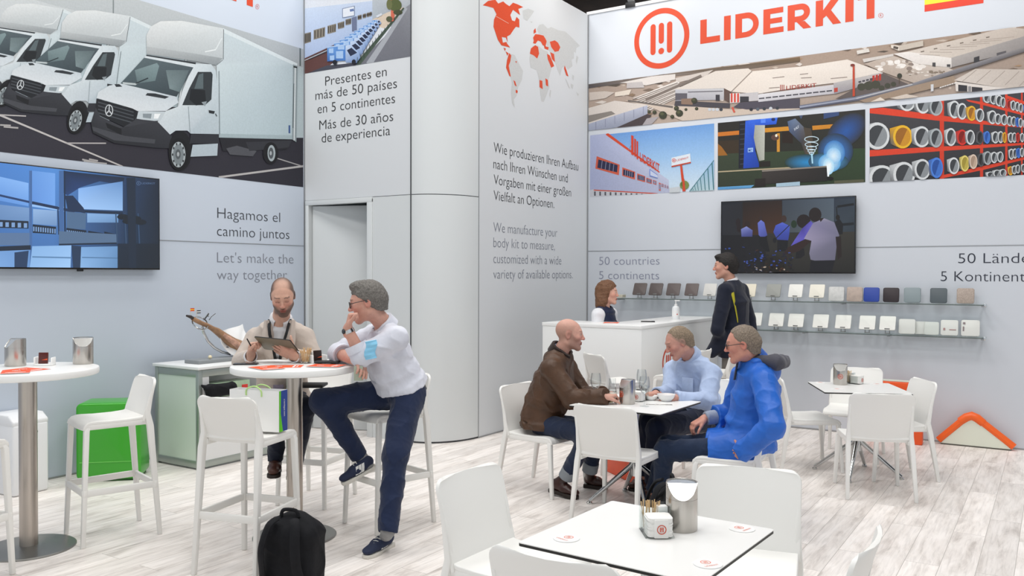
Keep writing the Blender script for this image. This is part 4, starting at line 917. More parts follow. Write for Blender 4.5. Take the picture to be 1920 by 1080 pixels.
tubes([(655, 473, 102, 114, 'w'), (868, 480, 82, 98, 'y'), (1030, 480, 68, 89, 'w'), (1150, 490, 53, 81, 'g'), (1275, 482, 44, 76, 'w'), (1370, 485, 43, 66, 'r'), (1440, 485, 36, 63, 'w'), (1520, 487, 28, 58, 'k'), (1580, 485, 26, 53, 'b'), (1650, 485, 29, 51, 'w'), (1695, 483, 23, 51, 'w'), (1728, 487, 16, 46, 'y'), (1780, 487, 21, 43, 'w'), (1810, 487, 18, 43, 'w'), (1840, 487, 15, 42, 'r'), (1876, 487, 15, 39, 'w'), (1905, 487, 14, 38, 'w'), (1935, 487, 13, 36, 'b')])
tubes([(695, 832, 112, 112, 'w'), (880, 800, 92, 108, 'w'), (1035, 755, 67, 87, 'w'), (1155, 742, 52, 87, 'b'), (1300, 725, 45, 71, 'w'), (1393, 705, 36, 68, 'p'), (1465, 690, 33, 62, 't'), (1530, 675, 26, 58, 'k'), (1585, 660, 33, 58, 'g'), (1640, 655, 26, 48, 'w'), (1692, 650, 26, 46, 'w'), (1785, 627, 21, 46, 'w'), (1815, 622, 18, 43, 'w'), (1845, 617, 18, 43, 'b'), (1875, 612, 15, 40, 'w'), (1910, 606, 14, 38, 'w')])
tubes([(1610, 800, 34, 26, 'w'), (1665, 790, 32, 32, 'w'), (1715, 784, 28, 32, 'w'), (1778, 767, 21, 38, 'y'), (1810, 760, 19, 38, 'w'), (1840, 752, 18, 38, 'w'), (1885, 745, 16, 36, 'w'), (1920, 738, 15, 34, 'r')])
mu.build('tube_rack_print', label='wall print of coloured tubes stacked on red racks', cat='wall print')

# ---- big orange word marks
def word(wall, xs, x_base, y_base, cap_px, off=.0016, scale_x=None):
    """the eight bold capitals; xs = left/right pixel of every letter along the baseline, returns mesh builder"""
    m = MB(); B = wall(x_base, y_base, off); Tz = wall(x_base, y_base - cap_px, off)[2] - B[2]
    for ch, a, b in xs:
        A_, E_ = np.array(wall(a, y_base, off)), np.array(wall(b, y_base, off)); A_[2] = E_[2] = B[2]
        D_ = E_ - A_; w = np.linalg.norm(D_) / Tz; D_ = D_ / np.linalg.norm(D_) * Tz; s = .28
        f = lambda x, y: A_ + D_ * x + np.array([0, 0, Tz * y])
        def pl(p): m.add([f(*q) for q in p], [list(range(len(p)))])
        if ch == 'L': pl([(0, 0), (w, 0), (w, .25), (s, .25), (s, 1), (0, 1)])
        if ch == 'I': pl([(0, 0), (w, 0), (w, 1), (0, 1)])
        if ch == 'E':
            pl([(0, 0), (s, 0), (s, 1), (0, 1)]); pl([(s, 0), (w, 0), (w, .22), (s, .22)]); pl([(s, .39), (w * .93, .39), (w * .93, .6), (s, .6)]); pl([(s, .78), (w * .98, .78), (w * .98, 1), (s, 1)])
        if ch == 'T': pl([(0, .76), (w, .76), (w, 1), (0, 1)]); pl([(w / 2 - s / 2, 0), (w / 2 + s / 2, 0), (w / 2 + s / 2, .76), (w / 2 - s / 2, .76)])
        if ch == 'K':
            pl([(0, 0), (s, 0), (s, 1), (0, 1)]); pl([(s, .28), (s, .60), (w * .62, 1), (w * .97, 1), (w * .60, .56), (w, 0), (w * .68, 0), (w * .42, .37)])
        if ch in 'DR':
            pl([(0, 0), (s, 0), (s, 1), (0, 1)])
            y0, y1 = (0, 1) if ch == 'D' else (.30, 1); r = (y1 - y0) / 2; t = .23; xc = w - r if ch == 'D' else w * .94 - r; n = 16
            pl([(s, y1 - t), (xc, y1 - t), (xc, y1), (s, y1)]); pl([(s, y0), (xc, y0), (xc, y0 + t * .95), (s, y0 + t * .95)])
            for k in range(n):
                a0, a1 = math.pi * (-.5 + k / n), math.pi * (-.5 + (k + 1) / n); c0 = y0 + r
                ri = r - t
                pl([(xc + r * math.cos(a0), c0 + r * math.sin(a0)), (xc + r * math.cos(a1), c0 + r * math.sin(a1)), (xc + ri * math.cos(a1), c0 + ri * math.sin(a1)), (xc + ri * math.cos(a0), c0 + ri * math.sin(a0))])
            if ch == 'R': pl([(w * .38, .30), (w * .72, .30), (w, 0), (w * .67, 0)])
    return m
m = word(wall_r, [('L', 1313, 1350), ('I', 1357.3, 1370), ('D', 1378.6, 1422.5), ('E', 1431, 1469), ('R', 1476.5, 1521), ('K', 1529, 1577), ('I', 1584.6, 1600), ('T', 1607.8, 1656)], 1313, 82.7, 44.7)
C0 = wall_r(1240, 72, .0016); rad = (wall_r(1291.5, 72)[0] - wall_r(1188.2, 72)[0]) / 2
logo_mesh(lambda u, v: C0 + np.array([u * rad, 0, v * rad * 1.02]), mb=m, n=64)
def registered(m, wall, cx, cy, r, off=.0016):
    c = wall(cx, cy, off); e = wall(cx + r, cy, off); d = np.linalg.norm(e - c); h = (e - c) / d
    for k in range(20):
        a, b = 2 * math.pi * k / 20, 2 * math.pi * (k + 1) / 20; q = lambda t, s: c + h * d * s * math.cos(t) + np.array([0, 0, d * s * math.sin(t)])
        m.add([q(a, 1), q(b, 1), q(b, .86), q(a, .86)], [[0, 1, 2, 3]])
    text_mesh(None, 'R', lambda u, v: c + h * d * (-.35 + .7 * u) + np.array([0, 0, d * (-.45 + .9 * v)]), None, mb=m)
registered(m, wall_r, 1651.5, 29, 4.8)
tag(m.build('brand_sign', M_LOGO), 'big orange LIDERKIT word mark with round logo at the top of the right wall', 'sign')
# the same word mark on the left wall, nearly all above the frame
yl = 13.2
Xs = [('L', -8.5), ('I', 0), ('D', 0), ('E', 0), ('R', 0), ('K', 0), ('I', 0), ('T', 0)]
wr_ = [(wall_r(a, 82.7)[0], wall_r(b, 82.7)[0]) for _, a, b in [('L', 1313, 1350), ('I', 1357.3, 1370), ('D', 1378.6, 1422.5), ('E', 1431, 1469), ('R', 1476.5, 1521), ('K', 1529, 1577), ('I', 1584.6, 1600), ('T', 1607.8, 1656)]]
tR = wr_[-1][1] - (wr_[-1][1] - wr_[-1][0]) / 2 + .039; base = wall_l(474, yl, .0016)
zcap = wall_r(1313, 82.7 - 44.7)[2] - wall_r(1313, 82.7)[2]
def wall_l_word(x, y, off): return np.array([XL + off, base[1] + (x - tR), base[2] + y])
m2 = MB(); src_v = None
def word_world(xs):
    m = word(lambda x, y, off=0: np.array([XL + .0016, base[1] + (x - tR), base[2] - y]), [(c, a, b) for c, (a, b) in zip('LIDERKIT', xs)], xs[0][0], 0.0, zcap)
    return m
m2 = word_world(wr_); registered(m2, wall_l, 482.3, 12.5, 3.6)
tag(m2.build('brand_sign', M_LOGO), 'orange word mark on the left wall, cut by the top of the photo', 'sign')
# Spanish flag
mu = Mural(wall_r, None, 1.0); z0 = wall_r(1733.5, 22.2); z1 = wall_r(1733.5, 9.4); xr = wall_r(1844, 4.9)[0]; hb = z1[2] - z0[2]
mb = MB()
for k, (c, a, b) in enumerate((('r', 0, 1), ('y', 1, 3), ('r', 3, 4))):
    mb.add([(z0[0], YR - .0016, z0[2] + a * hb), (xr, YR - .0016, z0[2] + a * hb), (xr, YR - .0016, z0[2] + b * hb), (z0[0], YR - .0016, z0[2] + b * hb)], [[0, 1, 2, 3]], 0 if c == 'r' else 1)
tag(mb.build('flag_print', [mat('flag_red', '#d8412c', rough=.7), mat('flag_yellow', '#f7dd3a', rough=.7)]), 'red and yellow flag printed at the top of the right wall', 'flag')

# ---- lettering
T_DARK = mat('ink_dark', '#3a3d45', rough=.7); T_GREY = mat('ink_grey', '#7f838e', rough=.7); T_NAVY = mat('ink_navy', '#2a2e3c', rough=.7); T_BLACK = mat('ink_black', '#222326', rough=.7); T_PALE = mat('ink_pale_blue', '#84889c', rough=.7)
TH = -.012
wall_text('wall_lettering', 'dark Spanish lettering of two lines right of the left screen', [('Hagamos el', (407.3, 408.3), (525, 413.3), 19), ('camino juntos', (406.7, 441.7), (542.3, 446.7), 19)], wall_l, T_DARK, TH)
wall_text('wall_lettering', 'grey English lettering of two lines above the head of the man in the beige blazer', [("Let's make the", (406.7, 491.7), (550, 493.6), 18.5), ('way together', (406.7, 524), (538, 524.8), 18.5)], wall_l, T_GREY, TH)
wall_text('wall_lettering', 'five lines of black Spanish lettering above the white door', [('Presentes en', (610, 160.7), (725, 146.7), 16.8), ('más de 50 países', (591.7, 187.3), (744.3, 167.7), 16.8), ('en 5 continentes', (595.7, 212.7), (740.7, 194.3), 16.8), ('Más de 30 años', (599, 243.3), (737.3, 228.3), 17), ('de experiencia', (603.3, 267.3), (731.7, 254), 17)], wall_d, T_BLACK, TH)
wall_text('wall_lettering', 'four lines of black German lettering below the world map', [('Wie produzieren Ihren Aufbau', (925.7, 285.2), (1084, 320.1), 18.6), ('nach Ihren Wünschen und', (925, 315.4), (1064.2, 341.5), 18.4), ('Vorgaben mit einer großen', (925.7, 345), (1070.5, 368), 18.2), ('Vielfalt an Optionen.', (925.7, 374.9), (1039, 390), 18)], wall_m, T_BLACK, TH)
wall_text('wall_lettering', 'four lines of grey English lettering under the German lines', [('We manufacture your', (925, 434.7), (1044.7, 443), 18), ('body kit to measure,', (925, 463), (1040, 469.7), 17.8), ('customized with a wide', (925, 493), (1052.2, 495.8), 17.6), ('variety of available options.', (925, 522.3), (1073.6, 521.6), 17.5)], wall_m, T_GREY, TH)
wall_text('wall_lettering', 'pale grey English lettering above the head of the woman', [('50 countries', (1123.4, 496.4), (1236.7, 495.8), 14.5), ('5 continents', (1123.4, 523), (1235.8, 522.6), 14.5)], wall_r, T_PALE, TH)
wall_text('wall_lettering', 'navy German lettering at the right edge above the sample shelves', [('50 Länder', (1796.6, 493.3), (1947, 493.6), 18), ('5 Kontinente', (1763.8, 526.8), (1938, 527.4), 18)], wall_r, T_NAVY, TH)
# ------------------------------------------------------------------ wall televisions and what they show
def tv(name, label, a, b, axis, logo_fn):
    """a, b: opposite world corners of the front face"""
    a, b = np.array(a), np.array(b); c = (a + b) / 2
    t = thing(name, label, 'television', (c[0], c[1], 0))
    lo, hi = np.minimum(a, b) - c, np.maximum(a, b) - c; zc = c[2]
    m = MB()
    if axis == 0: m.box((-.018, 0, zc), (.036, hi[1] - lo[1], hi[2] - lo[2])); m.box((-.043, 0, zc), (.032, .6, .4)); m.box((-.012, -.02, zc + lo[2] - .008), (.02, .05, .018))
    else: m.box((0, .018, zc), (hi[0] - lo[0], .036, hi[2] - lo[2])); m.box((0, .043, zc), (.6, .032, .4))
    m.build('housing', M_BEZEL, t, bevel=.003)
    return t
# left screen
TL = tv('television', 'large flat television on the left wall showing a blue workshop picture', (-6.83, 3.335, 1.714), (-6.83, 4.777, 2.536), 0, None)
wl = lambda x, y, off=0: onx(x, y, -6.83) + np.array([off, 0, 0])
z = lambda p: (p[0] / 3., p[1] / 3. + 300)
def quad_world(X, y0, y1, z0, z1):
    return None
mu = Mural(wl, None, 1.25); mu.tint = (lin('#93b4da'), .025); mu.step = .00004; mu.off0 = .0006; mu.T = z
def proj(p):
    v = np.array(p) - EYE; return (960 + FPX * v @ _R / (v @ _F), 540 - FPX * v @ _UP / (v @ _F))
mu.quad = [proj((-6.83, 3.345, 2.526)), proj((-6.83, 4.767, 2.526)), proj((-6.83, 4.767, 1.728)), proj((-6.83, 3.345, 1.728))]
P = mu.poly
P([(-150, -30), (300, 20), (300, 640), (-150, 640)], ['#3f72b8', '#4a80c4', '#3a5f94', '#2f568c']); P([(300, 20), (700, 60), (700, 640), (300, 640)], ['#4a80c4', '#1c3152', '#16283f', '#3a5f94']); P([(700, 60), (920, 100), (920, 640), (700, 640)], ['#1c3152', '#070b14', '#060a12', '#16283f'])
P([(-150, 60), (160, 130), (160, 260), (-150, 200)], ['#6c9ad6', '#7ba6de', '#5f8fd0', '#4c7cc0']); P([(180, 60), (310, 75), (310, 270), (180, 240)], ['#5b8bcc', '#6a98d6', '#6595d6', '#5684c8'])
P([(350, 60), (700, 100), (690, 140), (560, 120), (450, 155), (380, 200), (350, 180)], ['#0f1f3c', '#0b1526', '#10203a', '#14274a', '#1a3260', '#1c3768', '#142a52'])
P([(180, 250), (365, 265), (365, 290), (180, 262)], '#86aede'); P([(440, 160), (690, 120), (690, 285), (440, 275)], ['#7ba4da', '#5b82b4', '#86abd6', '#92b6e2'])
mu.line((-150, 165), (180, 240), 12, '#16305c'); mu.line((180, 240), (420, 290), 16, '#122444'); mu.line((420, 285), (690, 300), 14, '#0c1a30'); P([(365, 200), (410, 200), (470, 270), (480, 300), (380, 280)], '#10223f')
P([(-150, 235), (170, 270), (170, 350), (-150, 340)], ['#5b7ba8', '#6f8fba', '#5f80ac', '#4f719e']); P([(185, 275), (320, 285), (320, 370), (185, 360)], ['#86a5cc', '#7d9cc4', '#6484ae', '#6c8cb6']); P([(375, 290), (485, 300), (480, 390), (375, 385)], '#46607f'); P([(490, 300), (665, 305), (665, 352), (490, 352)], ['#7aa0cc', '#6b90bc', '#5a7ea8', '#6f94be'])
mu.line((172, 60), (172, 600), 16, '#3d5f92'); mu.line((345, 60), (345, 480), 26, '#3a5c8e'); mu.line((362, 60), (366, 470), 9, '#101f38'); mu.line((325, 270), (330, 420), 8, '#1a3050')
for x0, x1, y0, y1 in ((-150, 160, 330, 372), (183, 315, 362, 388), (372, 485, 382, 404), (495, 580, 398, 408), (585, 645, 402, 412)):
    n = 9 if x1 < 300 else 10; P([(x0, y0), (x1, y0 + 14), (x1, y0 + 56 - (12 if x0 > 300 else 0)), (x0, y0 + 48 - (8 if x0 > 300 else 0))], '#0b1524')
    for k in range(n): x = x0 + (x1 - x0) * (k + .5) / n; yy = y0 + 14 * (k + .5) / n; mu.line((x, yy + 12), (x, yy + (38 if x0 < 300 else 28)), (x1 - x0) / n * .55, '#6f8fba' if x0 < 400 else '#3c5676')
P([(-150, 410), (165, 410), (165, 480), (-150, 480)], '#50698c'); P([(330, 400), (660, 418), (660, 465), (330, 475)], '#4c637f'); mu.line((330, 476), (660, 468), 9, '#0e1a2c')
P([(-150, 485), (170, 485), (165, 612), (-150, 612)], ['#6c94c6', '#5a83b8', '#5f88bc', '#7aa2d2']); mu.line((-150, 505), (172, 492), 26, '#0c1626'); P([(80, 520), (160, 510), (150, 612), (80, 612)], '#1a2f4e')
P([(180, 485), (400, 480), (395, 612), (165, 612)], ['#7ba3d0', '#86add8', '#92b8e0', '#82a9d4']); mu.line((180, 545), (400, 550), 8, '#54789f'); P([(400, 480), (455, 485), (450, 612), (410, 612)], '#1a2c46'); P([(455, 490), (660, 485), (660, 612), (450, 612)], ['#6f98c6', '#5b82ae', '#567ca6', '#7ca4d0']); mu.line((460, 548), (660, 552), 6, '#4a6d92')
for x in (650, 700, 745, 775): mu.line((x, 300), (x + 8, 470), 7, '#2a405c')
for x, y in ((690, 320), (760, 330), (720, 345), (790, 350)): mu.ell(x, y, 34, 16, '#05080e', 10)
P([(660, 470), (900, 470), (900, 625), (660, 625)], ['#0c1829', '#070b12', '#060a10', '#0a1422']); mu.line((735, 100), (745, 620), 50, '#0d1828', 40)
mu.ring(778, 131, 12, 12, 3, '#4b5f7f', 14); mu.line((778, 126), (778, 136), 4, '#4b5f7f'); mu.text('LIDERKIT', (794, 136), (871, 137), 10, '#4b5f7f')
mu.build('screen', M_SCREEN, parent=None)
scr = bpy.data.objects['screen']; scr.parent = TL; scr.matrix_parent_inverse = Matrix.Translation(-Vector(TL.location))
# right screen
TR = tv('television', 'flat television on the right wall showing a group of people around a table', (-3.236, 9.48, 1.698), (-1.784, 9.48, 2.517), 1, None)
wr2 = lambda x, y, off=0: ony(x, y, 9.48) - np.array([0, off, 0])
mu = Mural(wr2, [proj((-3.226, 9.48, 2.508)), proj((-1.794, 9.48, 2.508)), proj((-1.794, 9.48, 1.712)), proj((-3.226, 9.48, 1.712))], .8); mu.step = .00004; mu.off0 = .0006; mu.T = lambda p: (p[0] / 3.2 + 1320, p[1] / 3.2 + 350); P = mu.poly
P([(95, 80), (920, 50), (920, 530), (95, 530)], ['#171a24', '#2a3646', '#151518', '#121319'])
P([(110, 110), (235, 100), (235, 290), (110, 290)], ['#23262f', '#1f2028', '#24262c', '#25272e']); P([(232, 92), (468, 82), (468, 290), (232, 300)], ['#1d1414', '#2a1a14', '#4a2c18', '#3a2418']); P([(470, 82), (780, 70), (780, 272), (470, 275)], ['#39424f', '#556270', '#59646e', '#444b52']); P([(785, 75), (905, 70), (905, 320), (785, 270)], ['#2e3846', '#36424f', '#2b343d', '#39444f']); mu.line((800, 120), (900, 105), 14, '#11151b'); mu.line((800, 230), (900, 222), 16, '#161b22'); mu.line((795, 120), (800, 190), 6, '#0f1318')
P([(380, 280), (905, 270), (905, 520), (350, 520)], ['#2d2b28', '#37352f', '#1d1c1a', '#232120']); P([(110, 290), (380, 290), (360, 520), (95, 520)], '#15151b')
for cx, cy, c in ((205, 215, '#20151a'), (210, 250, '#20151a')): mu.ell(cx, cy, 14, 26, c, 10)
mu.ell(260, 225, 18, 20, '#2a1a18', 12); P([(222, 255), (255, 238), (292, 262), (290, 300), (225, 300)], ['#7d86c8', '#8d95d2', '#5b62a8', '#3f4580', '#4b5296'])
mu.ell(340, 190, 12, 17, '#33221f', 10); P([(322, 218), (342, 200), (362, 215), (380, 292), (348, 310), (328, 290)], ['#6a76d0', '#7a86e0', '#6672cc', '#4650a0', '#4a54a4', '#5a64b8']); P([(328, 300), (375, 300), (395, 390), (375, 390), (335, 350)], '#0c0d14')
mu.ell(480, 193, 16, 22, '#3d2a26', 12); P([(430, 232), (470, 214), (515, 236), (512, 285), (505, 322), (440, 318), (416, 272)], ['#4a5cc4', '#5a6cd8', '#4c5ec8', '#3a4aa8', '#34429a', '#36449c', '#404fb0']); mu.line((512, 232), (430, 312), 5, '#15182c'); P([(440, 318), (505, 322), (500, 388), (440, 388)], '#0e0f17'); mu.ell(424, 322, 12, 16, '#14141c', 10)
mu.ell(540, 225, 18, 24, '#1c3320', 10); mu.ell(598, 208, 42, 42, '#1d1315', 16); P([(640, 205), (660, 225), (610, 310), (570, 350), (515, 365), (545, 318), (590, 250)], ['#5a52b4', '#6e66cc', '#6058c0', '#5048ac', '#5e56c0', '#6860c8', '#4a429c']); P([(555, 380), (600, 370), (605, 410), (580, 430), (548, 432)], '#131219')
mu.ell(803, 185, 13, 17, '#17110f', 10); P([(785, 210), (815, 195), (835, 225), (832, 285), (800, 290)], '#12131a')
P([(600, 312), (655, 218), (722, 190), (782, 214), (812, 292), (800, 322), (786, 442), (700, 452), (640, 438), (632, 400), (645, 325)], ['#a29ab8', '#8a85a6', '#9c98ae', '#84819a', '#77758e', '#74728a', '#6d6b80', '#7d7b8c', '#77758a', '#807d94', '#9a94b0']); mu.ell(667, 168, 38, 43, '#201616', 18); P([(690, 190), (720, 188), (700, 212)], '#2a1c1a')
P([(600, 318), (645, 326), (570, 388), (470, 412), (500, 366)], '#2e1c1b'); P([(640, 444), (786, 441), (765, 525), (632, 525)], '#12121b'); P([(790, 300), (822, 298), (826, 420), (802, 440)], '#241818')
rq = random.Random(4)
for k in range(170):
    x = rq.uniform(130, 540); y = min(515, 400 + rq.gauss(60, 45))
    if x > 540 and y < 470: continue
    c = rq.choice(['#26356f', '#3550a0', '#1a1d33', '#3a241e', '#161721', '#1b1c2c', '#4a5cb0']) if y < 480 else rq.choice(['#2a1b18', '#b0a090', '#4a3228', '#16141a', '#8a8aa0'])
    if x < 240 and y > 380: c = '#141520'
    mu.ell(x, y, rq.uniform(3, 11), rq.uniform(2, 6), c, 7, rot=rq.uniform(-.6, .6))
mu.build('screen', M_SCREEN)
scr = [o for o in bpy.data.objects if o.name.startswith('screen') and o.parent is None][0]; scr.parent = TR; scr.matrix_parent_inverse = Matrix.Translation(-Vector(TR.location))
# ------------------------------------------------------------------ things on the tables
def at(px, py, z): p = onz(px, py, z); return float(p[0]), float(p[1]), z
VIEW = math.degrees(YAW)     # rz that turns local -y towards the camera for a thing in the middle of the picture
def look(px): return VIEW - math.degrees(math.atan((px - 960) / FPX))
# nearest table
x, y, z = at(1278, 992, .735); table_bin(x, y, z, look(1278) + 4, 'brushed steel table bin with tilted lid on the nearest table', logo=False)
x, y, z = at(1231, 1000, .735); napkin_holder(x, y, z, look(1231) + 12, 'acrylic napkin holder with napkins and stir sticks on the nearest table')
x, y, z = at(1062, 1010, .735); coaster(x, y, z, -15, 'round coaster at the left corner of the nearest table')
x, y, z = at(1391, 992, .735); coaster(x, y, z, 75, 'round coaster at the right corner of the nearest table')
x, y, z = at(1327, 1058, .735); coaster(x, y, z, 55, 'round coaster by the front edge of the nearest table')
# right table
x, y, z = at(1575.5, 721, .735); table_bin(x, y, z, look(1575), 'steel table bin with orange logo on the far right table')
x, y, z = at(1601, 719, .735); napkin_holder(x, y, z, look(1601) + 60, 'small acrylic napkin holder beside the bin on the far right table')
x, y, z = at(1538, 717.5, .735); coaster(x, y, z, 20, 'round coaster at the left corner of the far right table')
x, y, z = at(1570, 730, .735); coaster(x, y, z, 40, 'round coaster by the front edge of the far right table')
x, y, z = at(1644, 720.5, .735); coaster(x, y, z, 0, 'round coaster right of the bin on the far right table')
# middle table
x, y, z = at(1176, 757, .735); table_bin(x, y, z, look(1176) - 50, 'steel table bin with orange logo between the wine glasses')
t = napkin_holder(*at(1199, 751, .735), look(1199) - 20, 'acrylic holder with dark packets beside the bin between the seated men', picks=False)
m = MB(); m.box((0, .03, .045), (.07, .02, .07)); m.build('dark_packet', M_BLACK, t, bevel=.003)
def wine_glass(x, y, z, label, h=.215, fill=.0):
    t = thing('wine_glass', label, 'wine glass', (x, y, z), 0, 'wine glasses')
    m = MB(); m.lathe([(.0345, 0), (.0345, .002), (.012, .005), (.0042, .012), (.0038, .09)], 28); m.build('stem', M_GLASS, t, smooth=True)
    m = MB(); m.lathe([(.004, .09), (.018, .097), (.033, .118), (.0405, .142), (.0395, .175), (.0325, h), (.0315, h), (.0385, .175), (.0392, .143), (.032, .12), (.017, .099), (.002, .093)], 32, cap=False); m.build('bowl', M_GLASS, t, smooth=True)
    return t
wine_glass(*at(1117, 754, .735), 'tall wine glass in front of the arm of the man in the brown jacket')
t = wine_glass(*at(1208, 762, .735), 'wine glass with water at the front edge, right of the steel bin')
m = MB(); m.lathe([(.002, .094), (.017, .1), (.031, .12), (.0385, .143), (.0385, .15)], 28); m.build('water', glass('water_clear', (.95, .97, .98)), t, smooth=True)
wine_glass(*at(1203, 745, .735), 'wine glass standing behind the others near the hand in blue sleeve')
t = thing('water_carafe', 'glass carafe with pale label left of the steel bin', 'carafe', at(1148, 757, .735), 0)
m = MB(); m.lathe([(.03, 0), (.034, .004), (.034, .07), (.031, .1), (.026, .135), (.0235, .165), (.025, .185), (.0235, .185), (.022, .165), (.0245, .135), (.0295, .1), (.0325, .07), (.0325, .008), (.001, .006)], 30); m.build('glass_body', M_GLASS, t, smooth=True)
m = MB(); m.lathe([(.0345, .045), (.0345, .088)], 30, cap=False); m.build('label_band', mat('carafe_label', '#dfe4da', rough=.7, noise=(40, .2)), t, smooth=True)
m = MB()
for k in range(3): m.lathe([(.014, 0), (.014, .006)], 14, c=(.008 * (k - 1), .006 * (k - 1), .01 + .012 * k))
m.build('lemon_slices', mat('lemon', '#e8d98c', rough=.5), t, smooth=True)
M_CERAM = mat('white_ceramic', (.84, .84, .83), rough=.2)
def bowl(x, y, z, r, h, label):
    m = MB(); m.lathe([(r * .5, 0), (r * .55, .003), (r * .85, h * .5), (r, h), (r * .97, h), (r * .8, h * .52), (r * .5, .008), (.001, .006)], 36); o = m.build('bowl', M_CERAM, smooth=True, angle=50, loc=(x, y, z)); return tag(o, label, 'bowl')
bowl(*at(1249, 752, .735), .069, .052, 'deep white bowl at the right on the table of three men')
bowl(*at(1221, 750, .735), .052, .034, 'small shallow white bowl left of the deep bowl')
m = MB(); m.box((0, 0, .002), (.012, .16, .003)); m.box((0, .085, .002), (.024, .05, .003)); o = m.build('fork', M_STEEL, bevel=.001, loc=at(1232, 759, .735)); o.rotation_euler = (0, 0, R(-60)); tag(o, 'steel fork lying in front of the white bowls', 'fork')

# left bar tables
M_LEAF = mat('orange_leaflet_print', '#f05a28', rough=.45)
_lz = [0]
def leaflet(px, py, z, deg, label, w=.148, l=.21, n=3):
    _lz[0] += 1; z = z + .0034 * (_lz[0] % 2) + .0002
    t = thing('leaflet', label, 'leaflet', at(px, py, z), R(deg), 'orange leaflets')
    m = MB(); m.box((0, 0, .0012), (w, l, .0022)); m.build('sheet', M_PAPER, t)
    m = MB(); m.add([(-w / 2, -l / 2, .0025), (w / 2, -l / 2, .0025), (w / 2, l / 2, .0025), (-w / 2, l / 2, .0025)], [[0, 1, 2, 3]]); m.build('orange_cover', M_LEAF, t)
    m = logo_mesh(lambda u, v: (u * .022, .04 + v * .022, .003), n=20); m.build('logo', M_PAPER, t)
    m = MB(); m.box((0, -.055, .0028), (w * .7, .012, .0004)); m.box((0, -.075, .0028), (w * .5, .006, .0004)); m.build('print_lines', M_PAPER, t)
    return t
x, y, z = at(29, 686, 1.1); table_bin(x, y, z, look(29) - 75, 'steel table bin at the very left edge, lid turned sideways', logo=False, r=.06, h=.17)
x, y, z = at(156, 682, 1.1); table_bin(x, y, z, look(156), 'steel table bin at the right rim of the left bar table', logo=False, r=.06, h=.17)
def card_holder(px, py, z, deg, label, dark='#55201c'):
    t = thing('card_holder', label, 'card holder', at(px, py, z), R(deg), 'small card holders')
    m = MB(); m.box((0, 0, .006), (.11, .07, .012)); m.box((-.05, 0, .03), (.008, .07, .05)); m.box((.05, 0, .028), (.008, .07, .046)); m.build('tray', M_PAPER, t, bevel=.004)
    m = MB(); m.box((-.004, -.01, .047), (.055, .014, .07), rot=Matrix.Rotation(-.12, 3, 'X')); m.build('card_pack', mat('card_' + dark[1:], dark, rough=.3), t, bevel=.002)
    m = MB(); m.add([(-.03, -.0185, .018), (.022, -.0185, .018), (.022, -.0185, .045), (-.03, -.0185, .03)], [[0, 1, 2, 3]]); m.build('card_print', M_LEAF, t)
    return t
card_holder(84, 685, 1.1, look(84) - 20, 'small white holder with dark red cards between the two left bins')
card_holder(595, 680, 1.1, look(595) + 30, 'holder with dark packet beside the toothpick glass', '#2a1a17')
leaflet(30, 697, 1.1, 60, 'orange leaflet lying flat at the front of the left bar table')
leaflet(52, 693.5, 1.1, 100, 'orange leaflet half under the front one on the left bar table')
leaflet(500, 690, 1.1, 75, 'orange leaflet in front of the papers on the shared bar table')
leaflet(535, 687.5, 1.1, 128, 'orange leaflet overlapping the first, toward the toothpick glass')
leaflet(612, 686, 1.1, 112, 'orange leaflet under the black wallet at the right rim')
m = MB(); m.box((0, 0, .0015), (.21, .29, .003)); o = m.build('paper_sheets', M_PAPER, loc=at(508, 679, 1.1)); o.rotation_euler = (0, 0, R(70)); tag(o, 'white paper sheets under the hands of the man with the tablet', 'papers')
m = MB(); m.prism(rrect(.075, .15, .012), 0, .009); o = m.build('smartphone', mat('phone_black', '#1b1c20', rough=.2), bevel=.002, loc=at(461, 683.5, 1.1)); o.rotation_euler = (0, 0, R(-50)); tag(o, 'black smartphone at the left rim of the shared bar table', 'phone')
m = MB(); m.prism(rrect(.09, .16, .014), 0, .012); o = m.build('wallet', M_BLACK, bevel=.003, loc=(*at(614, 682, 1.1)[:2], 1.1072)); o.rotation_euler = (0, 0, R(-58)); tag(o, 'black wallet on the orange leaflet near the watch', 'wallet')
t = thing('toothpick_glass', 'short glass of wooden sticks in the middle of the shared bar table', 'glass', at(573, 681, 1.1))
m = MB(); m.lathe([(.037, 0), (.042, .006), (.044, .07), (.0415, .07), (.0395, .008), (.001, .006)], 30); m.build('glass_body', M_GLASS, t, smooth=True)
m = MB(); rr = random.Random(8)
for k in range(34):
    a = rr.uniform(0, 6.28); q = rr.uniform(0, .03); b = a + rr.uniform(-1, 1)
    m.tube([(q * math.cos(a), q * math.sin(a), .009), (.036 * math.cos(b), .036 * math.sin(b), .09 + rr.uniform(-.012, .012))], .0026, 5)
m.build('wooden_sticks', M_TOOTH, t)
m = MB(); m.lathe([(.025, 0), (.03, .004), (.034, .06), (.032, .06), (.028, .006), (.001, .005)], 24); o = m.build('paper_cup', M_PAPER, smooth=True, loc=at(589, 676, 1.1)); tag(o, 'small white cup behind the toothpick glass', 'cup')

